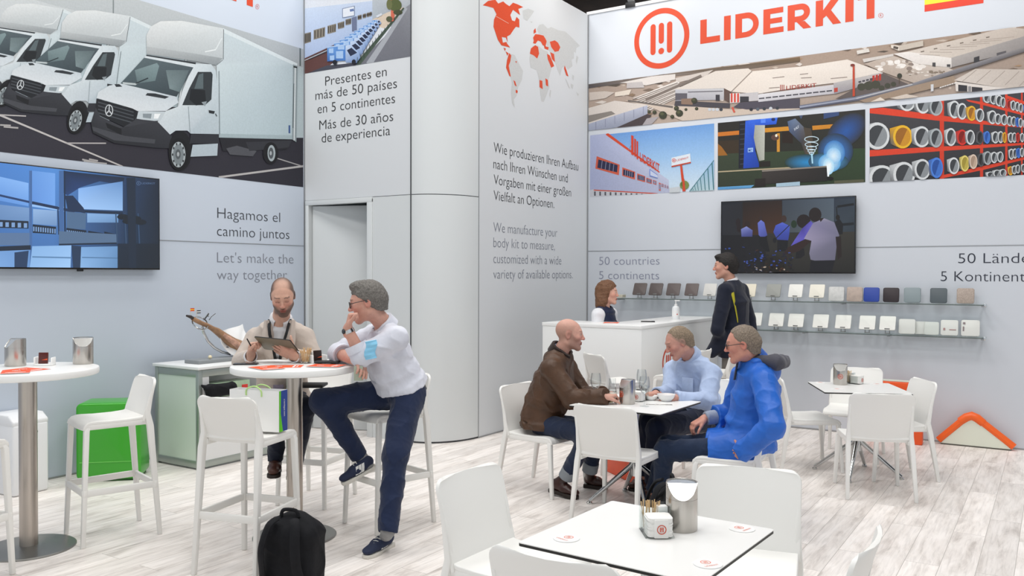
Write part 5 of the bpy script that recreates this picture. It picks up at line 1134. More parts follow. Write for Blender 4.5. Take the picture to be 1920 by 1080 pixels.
# counter things
t = thing('sanitizer_bottle', 'white hand sanitizer pump bottle on the reception counter', 'pump bottle', (-3.47, 8.72, 1.2), R(25))
m = MB(); m.lathe([(.038, 0), (.041, .004), (.041, .115), (.034, .135), (.014, .145)], 28); m.build('bottle', mat('milky_plastic', (.80, .82, .83), rough=.3), t, smooth=True)
m = MB(); m.lathe([(.016, .143), (.016, .163), (.006, .165), (.006, .198)], 18); m.box((.014, 0, .203), (.055, .016, .012)); m.lathe([(.013, .196), (.013, .21)], 14); m.build('pump', mat('pump_white', (.84, .84, .83), rough=.35), t, smooth=True)
m = MB(); m.lathe([(.0416, .03), (.0416, .095)], 28, cap=False); m.build('label_band', M_PAPER, t, smooth=True)
m = MB(); m.add([(.0415 * math.sin(a), -.042 * math.cos(a), zz) for zz in (.05, .062) for a in (.15, .45)], [[0, 1, 3, 2]]); m.build('label_print', mat('red_print', '#c8443a'), t)
m = MB(); m.tube([(-.07, 0, .006), (.07, 0, .006)], .006, 10); m.box((.05, 0, .012), (.03, .004, .003)); o = m.build('pen', M_BLACK, smooth=True, loc=at(1215, 604, 1.2)); o.rotation_euler = (0, 0, R(20)); tag(o, 'black pen lying near the corner of the reception counter', 'pen')
leaflet(1146, 605.5, 1.2, 20, 'orange leaflet on the reception counter in front of the woman')

# ------------------------------------------------------------------ glass shelves with sample panels
M_SHELF = glass('shelf_glass', (.93, .965, .955))
M_SHELFEDGE = mat('shelf_glass_edge', '#5d6663', rough=.25)
def shelf(x0, x1, z, label):
    t = thing('glass_shelf', label, 'shelf', ((x0 + x1) / 2, YR, z - .008)); w = x1 - x0; d = .21
    m = MB(); m.box((0, -d / 2 - .001, 0), (w, d, .008)); m.build('glass_pane', M_SHELF, t)
    m = MB(); m.box((0, -d - .001, 0), (w, .004, .0095)); m.build('front_edge', M_SHELFEDGE, t)
    for k in range(4):
        m = MB(); xx = -w / 2 + .03 + (w - .06) * k / 3; m.box((xx, -.105, -.012), (.014, .21, .014)); m.build('bracket', M_ALU, t)
    m = MB(); m.box((w / 2 - .005, -d + .0, .0), (.02, .03, .035)); m.build('end_clip', M_CHROME, t, bevel=.003)
shelf(-4.5, -.575, 1.402, 'upper glass shelf of sample panels on the right wall')
shelf(-3.15, -.575, 1.082, 'lower glass shelf of white sample panels on the right wall')
def sample(px0, px1, z, color, label, stand=True, rough=.5, group='sample panels', noise=None, yy=None, lean=18):
    Y = yy or (9.43 if stand else 9.47); a, b = ony(px0, 550, Y), ony(px1, 550, Y); w = float(b[0] - a[0]); cx = float(a[0] + b[0]) / 2
    t = thing('sample_panel', label, 'sample panel', (cx, Y, z), 0, group)
    M_ = mat('sample_' + color.strip('#') + ('n' if noise else ''), color, rough=rough, noise=noise)
    if stand:
        h = .155; w *= .93; m = MB(); Rm = Matrix.Rotation(R(-lean - 8), 4, 'X'); pl = rrect(w, h, .012, 4); T = Matrix.Translation((0, .0, .108)) @ Rm @ Matrix.Rotation(R(90), 4, 'X')
        m.prism(pl, -.006, .006, T=T); m.build('panel', M_, t, bevel=.0015)
        m = MB()
        for sx in (-1, 1): m.box((sx * .02, -.01, .026), (.006, .006, .045))
        m.box((0, -.01, .006), (.046, .05, .006)); m.box((0, -.016, .047), (.07, .012, .006)); m.box((0, -.034, .052), (.05, .006, .012)); m.build('stand', M_FOOTDK, t, bevel=.001)
    else:
        h = w * .98; m = MB(); T = Matrix.Translation((0, 0.0, h / 2 + .003)) @ Matrix.Rotation(R(-9), 4, 'X') @ Matrix.Rotation(R(90), 4, 'X')
        m.prism(rrect(w, h, .018, 5), -.011, .011, T=T); m.build('panel', M_, t, bevel=.003)
    return t
ZU, ZL = 1.402, 1.082
for a, b, c, l in ((1187, 1212.6, '#5a504d', 'dark brown tilted sample panel nearest the woman, first of four'), (1217, 1243, '#554c4a', 'dark brown tilted sample panel, second from the woman'), (1249.5, 1276, '#594f4d', 'dark brown tilted sample panel, third from the woman'), (1284, 1310, '#5b504e', 'dark brown tilted sample panel, last of four before the pale one'),
                   (1319, 1344, '#c9c8c4', 'pale grey tilted sample panel left of the man in the navy blazer'), (1394, 1418, '#d9d2bf', 'cream sample panel half hidden by the man in the navy blazer'), (1436, 1465, '#8f918c', 'mid grey tilted sample panel right of the man in the navy blazer'),
                   (1478, 1506, '#e2e1db', 'white tilted sample panel on the upper shelf'), (1517, 1547, '#e0dccf', 'cream tilted sample panel on the upper shelf')):
    sample(a, b, ZU, c, l)
for a, b, c, l, nz in ((1554, 1583, '#c9c9c7', 'marbled pale grey sample panel on the upper shelf', (30, .12)), (1588, 1617.5, '#b09f94', 'beige stone sample panel left of the blue one', (25, .12)), (1619.5, 1649, '#24419a', 'blue sample panel on the upper shelf', None), (1656, 1686, '#2a2024', 'near-black sample panel right of the blue one', None),
                       (1695, 1726.5, '#869296', 'light grey-blue sample panel on the upper shelf', None), (1744, 1776, '#535c61', 'slate grey sample panel on the upper shelf', None), (1794, 1827, '#a8998e', 'beige woven sample panel at the right end of the upper shelf', (90, .2))):
    sample(a, b, ZU, c, l, stand=False, noise=nz)
for k, (a, b) in enumerate(((1402, 1430), (1441.5, 1471), (1478, 1508.5), (1524, 1555), (1566, 1597.5), (1611, 1643), (1649, 1681))):
    sample(a, b, ZL, '#e9e8e2', ['white tilted panel half hidden by the navy blazer on the lower shelf', 'second white tilted panel from the left on the lower shelf', 'third white tilted panel from the left on the lower shelf', 'fourth white tilted panel from the left on the lower shelf', 'fifth white tilted panel from the left on the lower shelf', 'sixth white tilted panel from the left on the lower shelf', 'seventh and last white tilted panel on the lower shelf'][k])
sample(1686, 1717, ZL, '#dfdfda', 'white upright panel next to the last tilted one on the lower shelf', stand=False)
sample(1714, 1741, ZL, '#d9dad5', 'white upright panel set back between two others on the lower shelf', stand=False, yy=9.505)
sample(1734, 1761.5, ZL, '#d6dad4', 'greenish white upright panel on the lower shelf', stand=False, yy=9.46)
t1 = sample(1764.5, 1797.5, ZL, '#e2e2dd', 'white upright panel with a small horizontal red print', stand=False)
t2 = sample(1803, 1838, ZL, '#e4e3de', 'white upright panel with a small vertical print, right end of the lower shelf', stand=False)
m = MB(); m.box((.03, -.0165, .062), (.06, .002, .008), rot=Matrix.Rotation(R(-9), 3, 'X')); m.box((-.045, -.0165, .066), (.018, .002, .022), rot=Matrix.Rotation(R(-9), 3, 'X')); m.build('printed_mark', mat('mark_red', '#b08a88'), t1)
m = MB(); m.box((-.06, -.0145, .075), (.012, .002, .045), rot=Matrix.Rotation(R(-9), 3, 'X')); m.box((-.055, -.008, .13), (.02, .002, .018), rot=Matrix.Rotation(R(-9), 3, 'X')); m.build('printed_mark', mat('mark_dark', '#8a7a7c'), t2)
m = MB()
for k in range(4): m.box((.004 * (k % 2), 0, .006 + .009 * k), (.14, .1, .0085))
p = ony(1160, 556, 9.44); tag(m.build('brochure_stack', mat('brochure_cream', '#cfc9b8', rough=.7), bevel=.001, loc=(float(p[0]), 9.44, ZU)), 'low stack of cream brochures on the upper shelf beside the face of the woman', 'brochures')

# ------------------------------------------------------------------ left wall furniture
# rounded green plastic case
gx, gy = (-6.62 - 6.27) / 2, (3.86 + 4.19) / 2
ang = math.degrees(math.atan2(.33, .35)); nx, ny = -.69, .72
t = thing('plastic_case', 'glossy green plastic case with rounded edges behind the bar stool', 'case', (gx + nx * .16 + .01, gy + ny * .16, 0), R(ang))
m = MB(); T = Matrix.Rotation(R(90), 4, 'X')
m.prism(rrect(.49, .62, .045, 6, 0, .325), -.16, .16, T=T); GREEN = mat('green_gloss_plastic', '#35a01f', rough=.3, spec=.5, coat=.2); m.build('shell', GREEN, t, bevel=.02, seg=3)
m = MB(); m.box((0, -.162, .16), (.43, .006, .006)); m.build('seam', mat('green_light_seam', '#6cc455', rough=.4), t)
m = MB(); m.box((0, 0, .008), (.44, .28, .016)); m.build('base', mat('green_dark', '#1d5a14'), t)
# white plastic box with a catch
p = onz(93, 916, 0); t = thing('white_case', 'white plastic box with black catch behind the left bar table', 'case', (float(p[0]) - .13, float(p[1]) - .17, 0), R(4))
m = MB(); m.box((0, 0, .27), (.34, .28, .54)); WP = mat('white_gloss_plastic', (.80, .81, .82), rough=.3); m.build('body', WP, t, bevel=.02, seg=3)
m = MB(); m.prism([(-.15, .52), (.165, .52), (.17, .56), (.1, .61), (-.15, .61)], -.14, .14, T=Matrix.Rotation(R(90), 4, 'X')); m.build('lid', WP, t, bevel=.012)
m = MB(); m.lathe([(.02, 0), (.02, .012)], 16, T=Matrix.Translation((.172, .0, .5)) @ Matrix.Rotation(R(90), 4, 'Y')); m.box((.176, .03, .47), (.008, .03, .012)); m.build('catch', M_BLACK, t)
m = MB(); m.box((.175, -.04, .1), (.012, .02, .12), rot=Matrix.Rotation(.5, 3, 'X')); m.build('rib', WP, t, bevel=.003)

# aluminium-framed display cabinet
x0, x1, y0, y1, zt = -6.75, -6.146, 4.665, 5.60, .885
t = thing('display_cabinet', 'white display cabinet with aluminium frame and pale green glass side', 'cabinet', ((x0 + x1) / 2, (y0 + y1) / 2, 0))
W_, D_ = x1 - x0, y1 - y0; AL = mat('anodised_frame', '#aab2ac', rough=.35, metal=.7)
m = MB()
for sx in (-1, 1):
    for sy in (-1, 1): m.box((sx * (W_ / 2 - .02), sy * (D_ / 2 - .02), zt / 2 - .015), (.04, .04, zt - .03))
for zz in (.045, zt - .06):
    for s in (-1, 1): m.box((0, s * (D_ / 2 - .02), zz), (W_ - .08, .036, .06)); m.box((s * (W_ / 2 - .02), 0, zz), (.036, D_ - .08, .06))
m.build('frame', AL, t, bevel=.003)
m = MB(); m.box((0, 0, zt - .013), (W_ + .03, D_ + .03, .026)); m.build('top', mat('cabinet_top_white', (.82, .83, .82), rough=.3), t, bevel=.003)
m = MB(); m.box((0, -D_ / 2 + .014, (zt - .015) / 2), (W_ - .07, .008, zt - .155)); m.build('glass_side', mat('pale_green_glass', '#d3e0d3', rough=.15, spec=.6), t)
m = MB(); nz0 = .60
m.box((W_ / 2 - .012, -D_ / 2 + .075, (zt + nz0) / 2 - .045), (.012, .07, zt - nz0 - .09)); m.box((W_ / 2 - .012, .0, (nz0 + .075) / 2), (.012, D_ - .08, nz0 - .075)); m.box((W_ / 2 - .16, 0, nz0 - .006), (.30, D_ - .08, .012)); m.box((0, 0, (zt + nz0) / 2 - .05), (.012, D_ - .09, zt - nz0 - .1)); m.box((W_ / 2 - .012, D_ / 2 - .09, (zt + nz0) / 2 - .045), (.012, .1, zt - nz0 - .09))
m.build('panel', mat('cabinet_white', (.77, .78, .775), rough=.4), t)
m = MB(); m.box((W_ / 2 - .10, -.12, nz0 + .062), (.18, .42, .122)); o = m.build('storage_box', mat('clear_green_box', '#b4cfae', rough=.2, noise=(6, .3)), bevel=.006, loc=(t.location[0], t.location[1], .001)); tag(o, 'grey-green see-through box in the open cabinet niche', 'box')
m = MB(); m.box((0, 0, 0), (.012, .06, .07)); o = m.build('red_packet', mat('red_packet', '#c8362e', rough=.4), bevel=.003, loc=(x1 + .05, t.location[1] - .02, nz0 + .06)); o.parent = None
tag(o, 'small red packet by the black bag at the cabinet', 'packet')
# stack of plates on the cabinet
def plate_prof(): return [(.06, 0), (.065, .003), (.11, .012), (.112, .014), (.108, .0145), (.062, .006), (.001, .005)]
for k in range(5):
    m = MB(); m.lathe(plate_prof(), 40); o = m.build('plate', M_CERAM, smooth=True, angle=60, loc=(-6.255, 5.42, zt + .0095 * k)); tag(o, ['lowest white plate of the stack on the cabinet', 'second white plate from below in the stack on the cabinet', 'middle white plate of the stack on the cabinet', 'second white plate from above in the stack on the cabinet', 'topmost white plate of the stack on the cabinet'][k], 'plate', 'stacked white plates')

# ham on its stand
HX = -6.42
hp = lambda x, y, dx=0: np.array(onx(x, y, HX)) + np.array([dx, 0, 0])
b = hp(412, 676); hb_ = (HX, float(b[1]), zt)
t = thing('ham_stand', 'steel ham stand with grey base board on the cabinet', 'ham stand', hb_)
o3 = np.array(hb_)
m = MB(); m.box((0, 0, .016), (.20, .60, .032)); m.build('base_board', mat('grey_stone_board', '#8b8f91', rough=.35), t, bevel=.004)
m = MB(); m.tube([hp(x, y) - o3 for x, y in ((379, 612), (382, 624), (390, 640), (402, 652), (416, 660), (432, 664))], [.012, .013, .013, .013, .012, .011], 12, flat=.6); m.build('steel_arc', M_CHROME, t, smooth=True)
m = MB(); m.tube([hp(375 + 14 * math.cos(a), 606 + 12 * math.sin(a), .035 * math.sin(a * 1.0)) - o3 for a in np.linspace(0, 6.28, 16)], .006, 8); m.tube([hp(x, y) - o3 for x, y in ((392, 600), (396, 594), (404, 588))], .004, 8); m.tube([hp(x, y) - o3 for x, y in ((382, 600), (391, 588), (390, 594))], .008, 8); m.build('clamp_ring', M_CHROME, t, smooth=True)
m = MB(); m.box(hp(446, 661, .06) - o3, (.10, .085, .05)); m.tube([hp(x, y) - o3 for x, y in ((438, 657), (426, 651), (421, 652))], .007, 8); m.build('black_clamp', M_BLACK, t, bevel=.008)
c = hp(387, 666, .05) - o3; m = MB(); m.lathe([(.004, -.016), (.016, -.008), (.018, .004), (.010, .016), (.002, .018)], 16, c=(c[0], c[1], .05)); m.build('knob', mat('cream_knob', '#e6d9b5', rough=.35), t, smooth=True)
t = thing('cured_ham', 'cured ham leg with dark hoof held in the steel stand', 'ham', tuple(hp(372, 604)))
o3 = np.array(hp(372, 604))
m = MB(); m.tube([hp(x, y) - o3 for x, y in ((350, 592), (357, 594), (362, 597))], [.012, .021, .019], 14, flat=.7); m.build('hoof', mat('hoof_dark', '#2e2522', rough=.5), t, smooth=True)
m = MB(); m.tube([hp(x, y) - o3 for x, y in ((361, 597), (368, 601), (378, 606), (390, 611), (398, 616), (407, 621), (420, 631), (436, 643), (455, 655), (480, 668), (505, 678))], [.021, .024, .023, .024, .027, .037, .045, .06, .085, .10, .03], 18, flat=.85); m.build('leg', mat('ham_skin', '#977355', rough=.5, noise=(18, .28)), t, smooth=True)
m = MB(); m.tube([hp(x, y, .03) - o3 for x, y in ((414, 627), (426, 636), (440, 647), (452, 656))], [.02, .038, .05, .05], 14, flat=.7); m.build('cut_face', mat('ham_cut', '#b98f7a', rough=.4, noise=(25, .35)), t, smooth=True)
rows = [[hp(412 + 50 * u, 622 - 14 * u ** 1.6 + v * (22 + 28 * math.sin(u * 3.0)), -.06 + .10 * v + .015 * math.sin(u * 9 + v * 4)) for v in np.linspace(0, 1, 8)] for u in np.linspace(0, 1, 14)]
cb = np.array(hp(437, 632)); m = MB(); m.sheet([[p - cb for p in r] for r in rows], .004); o = m.build('white_cloth', mat('cloth_white', (.82, .83, .83), rough=.8, bump=(25, .3)), smooth=True, angle=80, loc=tuple(cb)); tag(o, 'white cloth draped over the ham leg', 'cloth')
for (fx, fy, cols, l) in ((357, 590, ('#d8382c', '#f2c42d', '#d8382c'), 'tiny red and yellow flag stuck in the ham hoof'), (369, 594, ('#23262a', '#e8e8e8', '#23262a'), 'tiny black and white flag stuck in the ham shank')):
    q = hp(fx, fy); t = thing('pick_flag', l, 'flag', tuple(q)); m = MB(); m.tube([(0, 0, 0), (0, 0, .06)], .0014, 6); m.build('pick', M_TOOTH, t)
    for k, cc in enumerate(cols):
        m = MB(); z0 = .03 + .009 * (2 - k) + (.0) ; m.box((0, .021, z0 + .0045), (.0015, .04, .009)); m.build('stripe', mat('flag_' + cc[1:], cc, rough=.7), t)

# ------------------------------------------------------------------ orange profiles by the right wall
bl, brr = onz(1759, 833, 0), onz(1899, 843.3, 0)
ax, bx = float(bl[0]) + .02, float(brr[0]) - .01; apx = ony(1822, 776, 9.46); H_ = float(apx[2]); mxx = float(apx[0])
t = thing('gable_sample', 'white triangular panel with orange edge tubes leaning at the right wall', 'gable frame', (mxx, 9.47, 0))
m = MB(); T = Matrix.Rotation(R(90), 4, 'X'); m.prism([(ax - mxx, .012), (bx - mxx, .012), (.045, H_ - .055), (-.045, H_ - .055)], -.02, .02, T=T); m.build('panel', mat('pale_cream_panel', '#dfe3d4', rough=.4), t)
OR2 = mat('orange_profile', '#f4661f', rough=.38)
for sx, ex in ((-1, ax), (1, bx)):
    m = MB(); pts = [((ex - mxx) + sx * .02, 0, .035), (sx * .05, 0, H_ - .045)]
    m.tube(pts, .036, 10); m.build('edge_profile', OR2, t, smooth=True, angle=30)
m = MB(); m.tube([(-.10, 0, H_ - .085), (-.045, 0, H_ - .04), (0, 0, H_ - .022), (.045, 0, H_ - .04), (.10, 0, H_ - .085)], [.04, .043, .044, .043, .04], 12); m.build('corner_cap', OR2, t, smooth=True, angle=40)
m = MB(); m.box(((ax + bx) / 2 - mxx, 0, .005), (bx - ax, .05, .01)); m.build('base_strip', mat('dark_strip', '#55534b', rough=.6), t)
q = onz(1722, 829, 0); qt = ony(1680, 722, 9.3)
t = thing('orange_frame', 'orange square-tube frame against the wall behind the far right table', 'frame', (float(q[0]), 9.30, 0))
zt_ = float(qt[2]) + .045
m = MB(); m.box((-.20, 0, zt_ - .05), (.52, .10, .09)); m.build('top_beam', M_ORANGE, t, bevel=.012)
m = MB(); m.box((-.20, 0, zt_ + .0), (.50, .09, .008)); m.build('top_strip', mat('pale_cream_panel', '#dfe3d4'), t)
for xx in (0, -.40):
    m = MB(); m.box((xx, 0, (zt_ - .09) / 2), (.11, .10, zt_ - .09)); m.build('post', M_ORANGE, t, bevel=.012)
# orange carrier bag under the middle table
a, b = onz(1129, 881, 0), onz(1191, 911, 0); cc = (a + b) / 2; L_ = float(np.linalg.norm(b - a)); an = math.atan2(b[1] - a[1], b[0] - a[0])
t = thing('carrier_bag', 'orange carrier bag standing under the table of three men', 'bag', (float(cc[0]), float(cc[1]), 0), an)
m = MB(); m.bar([((.12, .06, .002), L_ + .16, .10), ((.12, .06, .30), L_ + .14, .07), ((.12, .06, .38), L_ + .12, .04)]); m.build('bag_body', mat('orange_bag', '#e4501c', rough=.45), t, bevel=.004)
for s in (-.03, .03):
    m = MB(); m.tube([(.02, .06 + s * .5, .37), (.05, .06 + s, .45), (.12, .06 + s, .48), (.19, .06 + s, .45), (.22, .06 + s * .5, .37)], .004, 8); m.build('handle', M_ORANGE, t, smooth=True)

# ------------------------------------------------------------------ paper shopping bag on the bar stool
t = thing('shopping_bag', 'white paper shopping bag with blue and green side on the bar stool', 'shopping bag', (-3.895, 3.365, .776), R(17))
m = MB(); w, d, h = .32, .09, .235; th = .002
m.box((0, -d / 2, h / 2), (w, th, h)); m.box((0, d / 2, h / 2), (w, th, h)); m.box((-w / 2, 0, h / 2), (th, d, h)); m.box((w / 2, 0, h / 2), (th, d, h)); m.box((0, 0, .002), (w, d, th)); m.build('bag_body', M_PAPER, t)
m = MB(); m.add([(w / 2 + .0015, -d / 2, 0), (w / 2 + .0015, d / 2, 0), (w / 2 + .0015, d / 2, h), (w / 2 + .0015, -d / 2, h)], [[0, 1, 2, 3]]); m.build('blue_side', mat('bag_blue', '#27428f', rough=.5), t)
m = MB(); m.add([(w / 2 + .002, -d / 2, 0), (w / 2 + .002, -d * .05, 0), (w / 2 + .002, -d * .32, h * .45), (w / 2 + .002, -d * .28, h), (w / 2 + .002, -d / 2, h)], [[0, 1, 2, 3, 4]]); m.build('green_wave', mat('bag_green', '#5fc61f', rough=.5), t)
text_mesh('lettering', 'o inerduguut onere', lambda u, v: (w / 2 + .0025, d * .12 + v * .016 - .006, h * .78 - u * h * .42), M_PAPER, t)
for s in (-1, 1):
    m = MB(); m.tube(spline([(-.05, s * (d / 2 + .003), h - .03), (-.045, s * (d / 2 + .004), h + .006), (-.0, s * (d / 2 - .005), h + .022), (.045, s * (d / 2 + .004), h + .002), (.05, s * (d / 2 + .003), h - .035)], 5), .0045, 8); m.build('handle', mat('cord_green', '#b6d98a', rough=.6), t, smooth=True)
# ------------------------------------------------------------------ people: bodies and clothes as smooth blended volumes turned into one surface each
def V3(*a): return np.array(a, float)
def unit(v): v = np.asarray(v, float); return v / (np.linalg.norm(v) + 1e-12)
BIG = 0.30
class Vol:
    """signed distance grid with smooth union; extract() gives a mesh by surface nets"""
    def __init__(s, lo, hi, h):
        s.h = h; s.lo = np.array(lo, float) - 3 * h; n = np.ceil((np.array(hi) + 3 * h - s.lo) / h).astype(int) + 1
        s.n = n; s.D = np.full(tuple(n), BIG, np.float32)
    def _sub(s, lo, hi):
        a = np.maximum(0, np.floor((np.array(lo) - s.lo) / s.h).astype(int)); b = np.minimum(s.n, np.ceil((np.array(hi) - s.lo) / s.h).astype(int) + 1)
        if np.any(b <= a): return None, None
        ax = [(np.arange(a[i], b[i], dtype=np.float32) * s.h + s.lo[i]).astype(np.float32) for i in range(3)]
        return tuple(slice(a[i], b[i]) for i in range(3)), np.meshgrid(*ax, indexing='ij', sparse=True)
    def _put(s, sl, d, k, op):
        A = s.D[sl]
        if op == 'u':
            hh = np.maximum(k - np.abs(A - d), 0) / k; s.D[sl] = np.minimum(A, d) - hh * hh * k * .25
        elif op == 's':
            d = -d; hh = np.maximum(k - np.abs(A - d), 0) / k; s.D[sl] = np.maximum(A, d) + hh * hh * k * .25
    def cone(s, a, b, ra, rb, k=.03, op='u', cut=None, flat=None):
        """round cone; cut=(point, normal): removes what lies beyond; flat=(axis, factor): squashes the section along axis"""
        a, b = np.asarray(a, float), np.asarray(b, float); m = max(ra, rb) + k + .035
        sl, g = s._sub(np.minimum(a, b) - m, np.maximum(a, b) + m)
        if sl is None: return
        ab = b - a; L2 = max(1e-9, float(ab @ ab)); X, Y, Z = g[0] - a[0], g[1] - a[1], g[2] - a[2]
        t = np.clip((X * ab[0] + Y * ab[1] + Z * ab[2]) / L2, 0, 1)
        dx, dy, dz = X - t * ab[0], Y - t * ab[1], Z - t * ab[2]
        if flat is not None:
            ax, f = unit(flat[0]), flat[1]; q = dx * ax[0] + dy * ax[1] + dz * ax[2]; e = (1 / f - 1) * q
            dx, dy, dz = dx + e * ax[0], dy + e * ax[1], dz + e * ax[2]
        d = np.sqrt(dx * dx + dy * dy + dz * dz) - (ra + (rb - ra) * t)
        if flat is not None: d = d * min(1, flat[1] + .15)
        if cut is not None:
            p, nrm = np.asarray(cut[0]), unit(cut[1]); d = np.maximum(d, (g[0] - p[0]) * nrm[0] + (g[1] - p[1]) * nrm[1] + (g[2] - p[2]) * nrm[2])
        s._put(sl, d.astype(np.float32), k, op)
    def ell(s, c, r, B=None, k=.03, op='u'):
        """ellipsoid; B = 3 axes as rows"""
        c = np.asarray(c, float); m = max(r) + k + .035; sl, g = s._sub(c - m, c + m)
        if sl is None: return
        X, Y, Z = g[0] - c[0], g[1] - c[1], g[2] - c[2]; B = np.eye(3) if B is None else B
        q = [X * B[i][0] + Y * B[i][1] + Z * B[i][2] for i in range(3)]
        k0 = np.sqrt(sum((q[i] / r[i]) ** 2 for i in range(3))); k1 = np.sqrt(sum((q[i] / r[i] ** 2) ** 2 for i in range(3))) + 1e-6
        s._put(sl, (k0 * (k0 - 1) / k1).astype(np.float32), k, op)
    def box(s, c, r, B, rnd, k=.01, op='u'):
        c = np.asarray(c, float); m = float(np.linalg.norm(r)) + k + .03; sl, g = s._sub(c - m, c + m)
        if sl is None: return
        X, Y, Z = g[0] - c[0], g[1] - c[1], g[2] - c[2]; q = [np.abs(X * B[i][0] + Y * B[i][1] + Z * B[i][2]) - (r[i] - rnd) for i in range(3)]
        o = np.sqrt(sum(np.maximum(v, 0) ** 2 for v in q)); d = o + np.minimum(np.maximum(np.maximum(q[0], q[1]), q[2]), 0) - rnd
        s._put(sl, d.astype(np.float32), k, op)
    def trunk(s, secs, k=.04):
        """stack of elliptic sections [(centre, half width, half depth, side axis, front axis)] blended"""
        for i in range(len(secs) - 1):
            (c0, w0, d0, x0, y0), (c1, w1, d1, x1, y1) = secs[i], secs[i + 1]; c0, c1 = np.asarray(c0), np.asarray(c1); m = max(w0, w1, d0, d1) + .06
            sl, g = s._sub(np.minimum(c0, c1) - m, np.maximum(c0, c1) + m)
            if sl is None: continue
            ab = c1 - c0; L = np.linalg.norm(ab); u = ab / L; X, Y, Z = g[0] - c0[0], g[1] - c0[1], g[2] - c0[2]
            ta = X * u[0] + Y * u[1] + Z * u[2]; t = np.clip(ta / L, 0, 1); ts = t * t * (3 - 2 * t) * .5 + t * .5
            xs = unit(x0 + x1); xs = unit(xs - u * (xs @ u)); ys = np.cross(u, xs)
            a = X * xs[0] + Y * xs[1] + Z * xs[2]; b = X * ys[0] + Y * ys[1] + Z * ys[2]; w = w0 + (w1 - w0) * ts; dd = d0 + (d1 - d0) * ts
            o = np.maximum(0, np.abs(ta - L / 2) - L / 2)
            k0 = np.sqrt((a / w) ** 2 + (b / dd) ** 2); k1 = np.sqrt((a / w ** 2) ** 2 + (b / dd ** 2) ** 2) + 1e-6; dr = np.where(k0 < .05, -dd, k0 * (k0 - 1) / k1)
            d = np.where(o > 0, np.sqrt(np.maximum(dr + .0, 0) ** 2 + o ** 2) + np.minimum(dr, 0) * 0, dr)
            d = np.where((o > 0) & (dr < 0), o, d)
            s._put(sl, d.astype(np.float32), k, 'u')
    def halfspace(s, p, n, k=.004):
        """cuts away everything on the side n points to"""
        n = unit(n); X, Y, Z = [(np.arange(s.n[i], dtype=np.float32) * s.h + s.lo[i]) for i in range(3)]
        d = (X[:, None, None] - p[0]) * n[0] + (Y[None, :, None] - p[1]) * n[1] + (Z[None, None, :] - p[2]) * n[2]
        s.D = np.maximum(s.D, d.astype(np.float32))
    def wrinkle(s, amp, freq, seed=0, stretch=(1, 1, 1)):
        r = np.random.default_rng(seed); X, Y, Z = [(np.arange(s.n[i], dtype=np.float32) * s.h + s.lo[i]) * stretch[i] for i in range(3)]
        X, Y, Z = X[:, None, None], Y[None, :, None], Z[None, None, :]; w = 0
        for i in range(5):
            k = r.normal(size=3); k = k / np.linalg.norm(k) * freq * r.uniform(.6, 1.6); k2 = r.normal(size=3) * freq * .35
            w = w + np.sin(k[0] * X + k[1] * Y + k[2] * Z + 1.6 * np.sin(k2[0] * X + k2[1] * Y + k2[2] * Z + r.uniform(0, 6)) + r.uniform(0, 6))
        m = s.D < .06
        w = np.broadcast_to(w, s.D.shape); s.D[m] += (amp * (.55 - 1.5 * np.exp(-np.abs(w[m]) * 1.1))).astype(np.float32)
    def mesh(s):
        D = s.D; n = D.shape; S = D < 0; h = s.h
        c = [S[i:n[0] - 1 + i, j:n[1] - 1 + j, k:n[2] - 1 + k] for i in (0, 1) for j in (0, 1) for k in (0, 1)]
        cnt = sum(x.astype(np.int8) for x in c); act = (cnt > 0) & (cnt < 8); I = np.argwhere(act)
        idx = np.full(act.shape, -1, np.int32); idx[act] = np.arange(len(I)); P = np.zeros((len(I), 3)); N = np.zeros(len(I))
        val = {o: D[I[:, 0] + o[0], I[:, 1] + o[1], I[:, 2] + o[2]] for o in [(i, j, k) for i in (0, 1) for j in (0, 1) for k in (0, 1)]}
        for o in val:
            for ax in range(3):
                if o[ax]: continue
                q = list(o); q[ax] = 1; q = tuple(q); v0, v1 = val[o], val[q]; m = (v0 < 0) != (v1 < 0); t = np.where(m, v0 / np.where(m, v0 - v1, 1), 0)
                p = np.array(o, float)[None, :] + np.eye(3)[ax][None, :] * t[:, None]; P += p * m[:, None]; N += m
        P = (I + P / N[:, None]) * h + s.lo
        F = []
        for ax in range(3):
            a1, a2 = (ax + 1) % 3, (ax + 2) % 3
            e0 = [slice(1, -1)] * 3; e0[ax] = slice(0, -1); e1 = list(e0); e1[ax] = slice(1, None)
            A, B = S[tuple(e0)], S[tuple(e1)]; ch = np.argwhere(A != B)
            if not len(ch): continue
            flip = A[tuple(ch.T)]; base = ch.copy(); base[:, a1] += 1; base[:, a2] += 1
            def cell(da, db): q = base.copy(); q[:, a1] += da; q[:, a2] += db; return idx[q[:, 0], q[:, 1], q[:, 2]]
            q = np.stack([cell(-1, -1), cell(0, -1), cell(0, 0), cell(-1, 0)], 1); q[~flip] = q[~flip][:, ::-1]; F.append(q)
        F = np.concatenate(F); F = F[(F >= 0).all(1)]
        return P, F
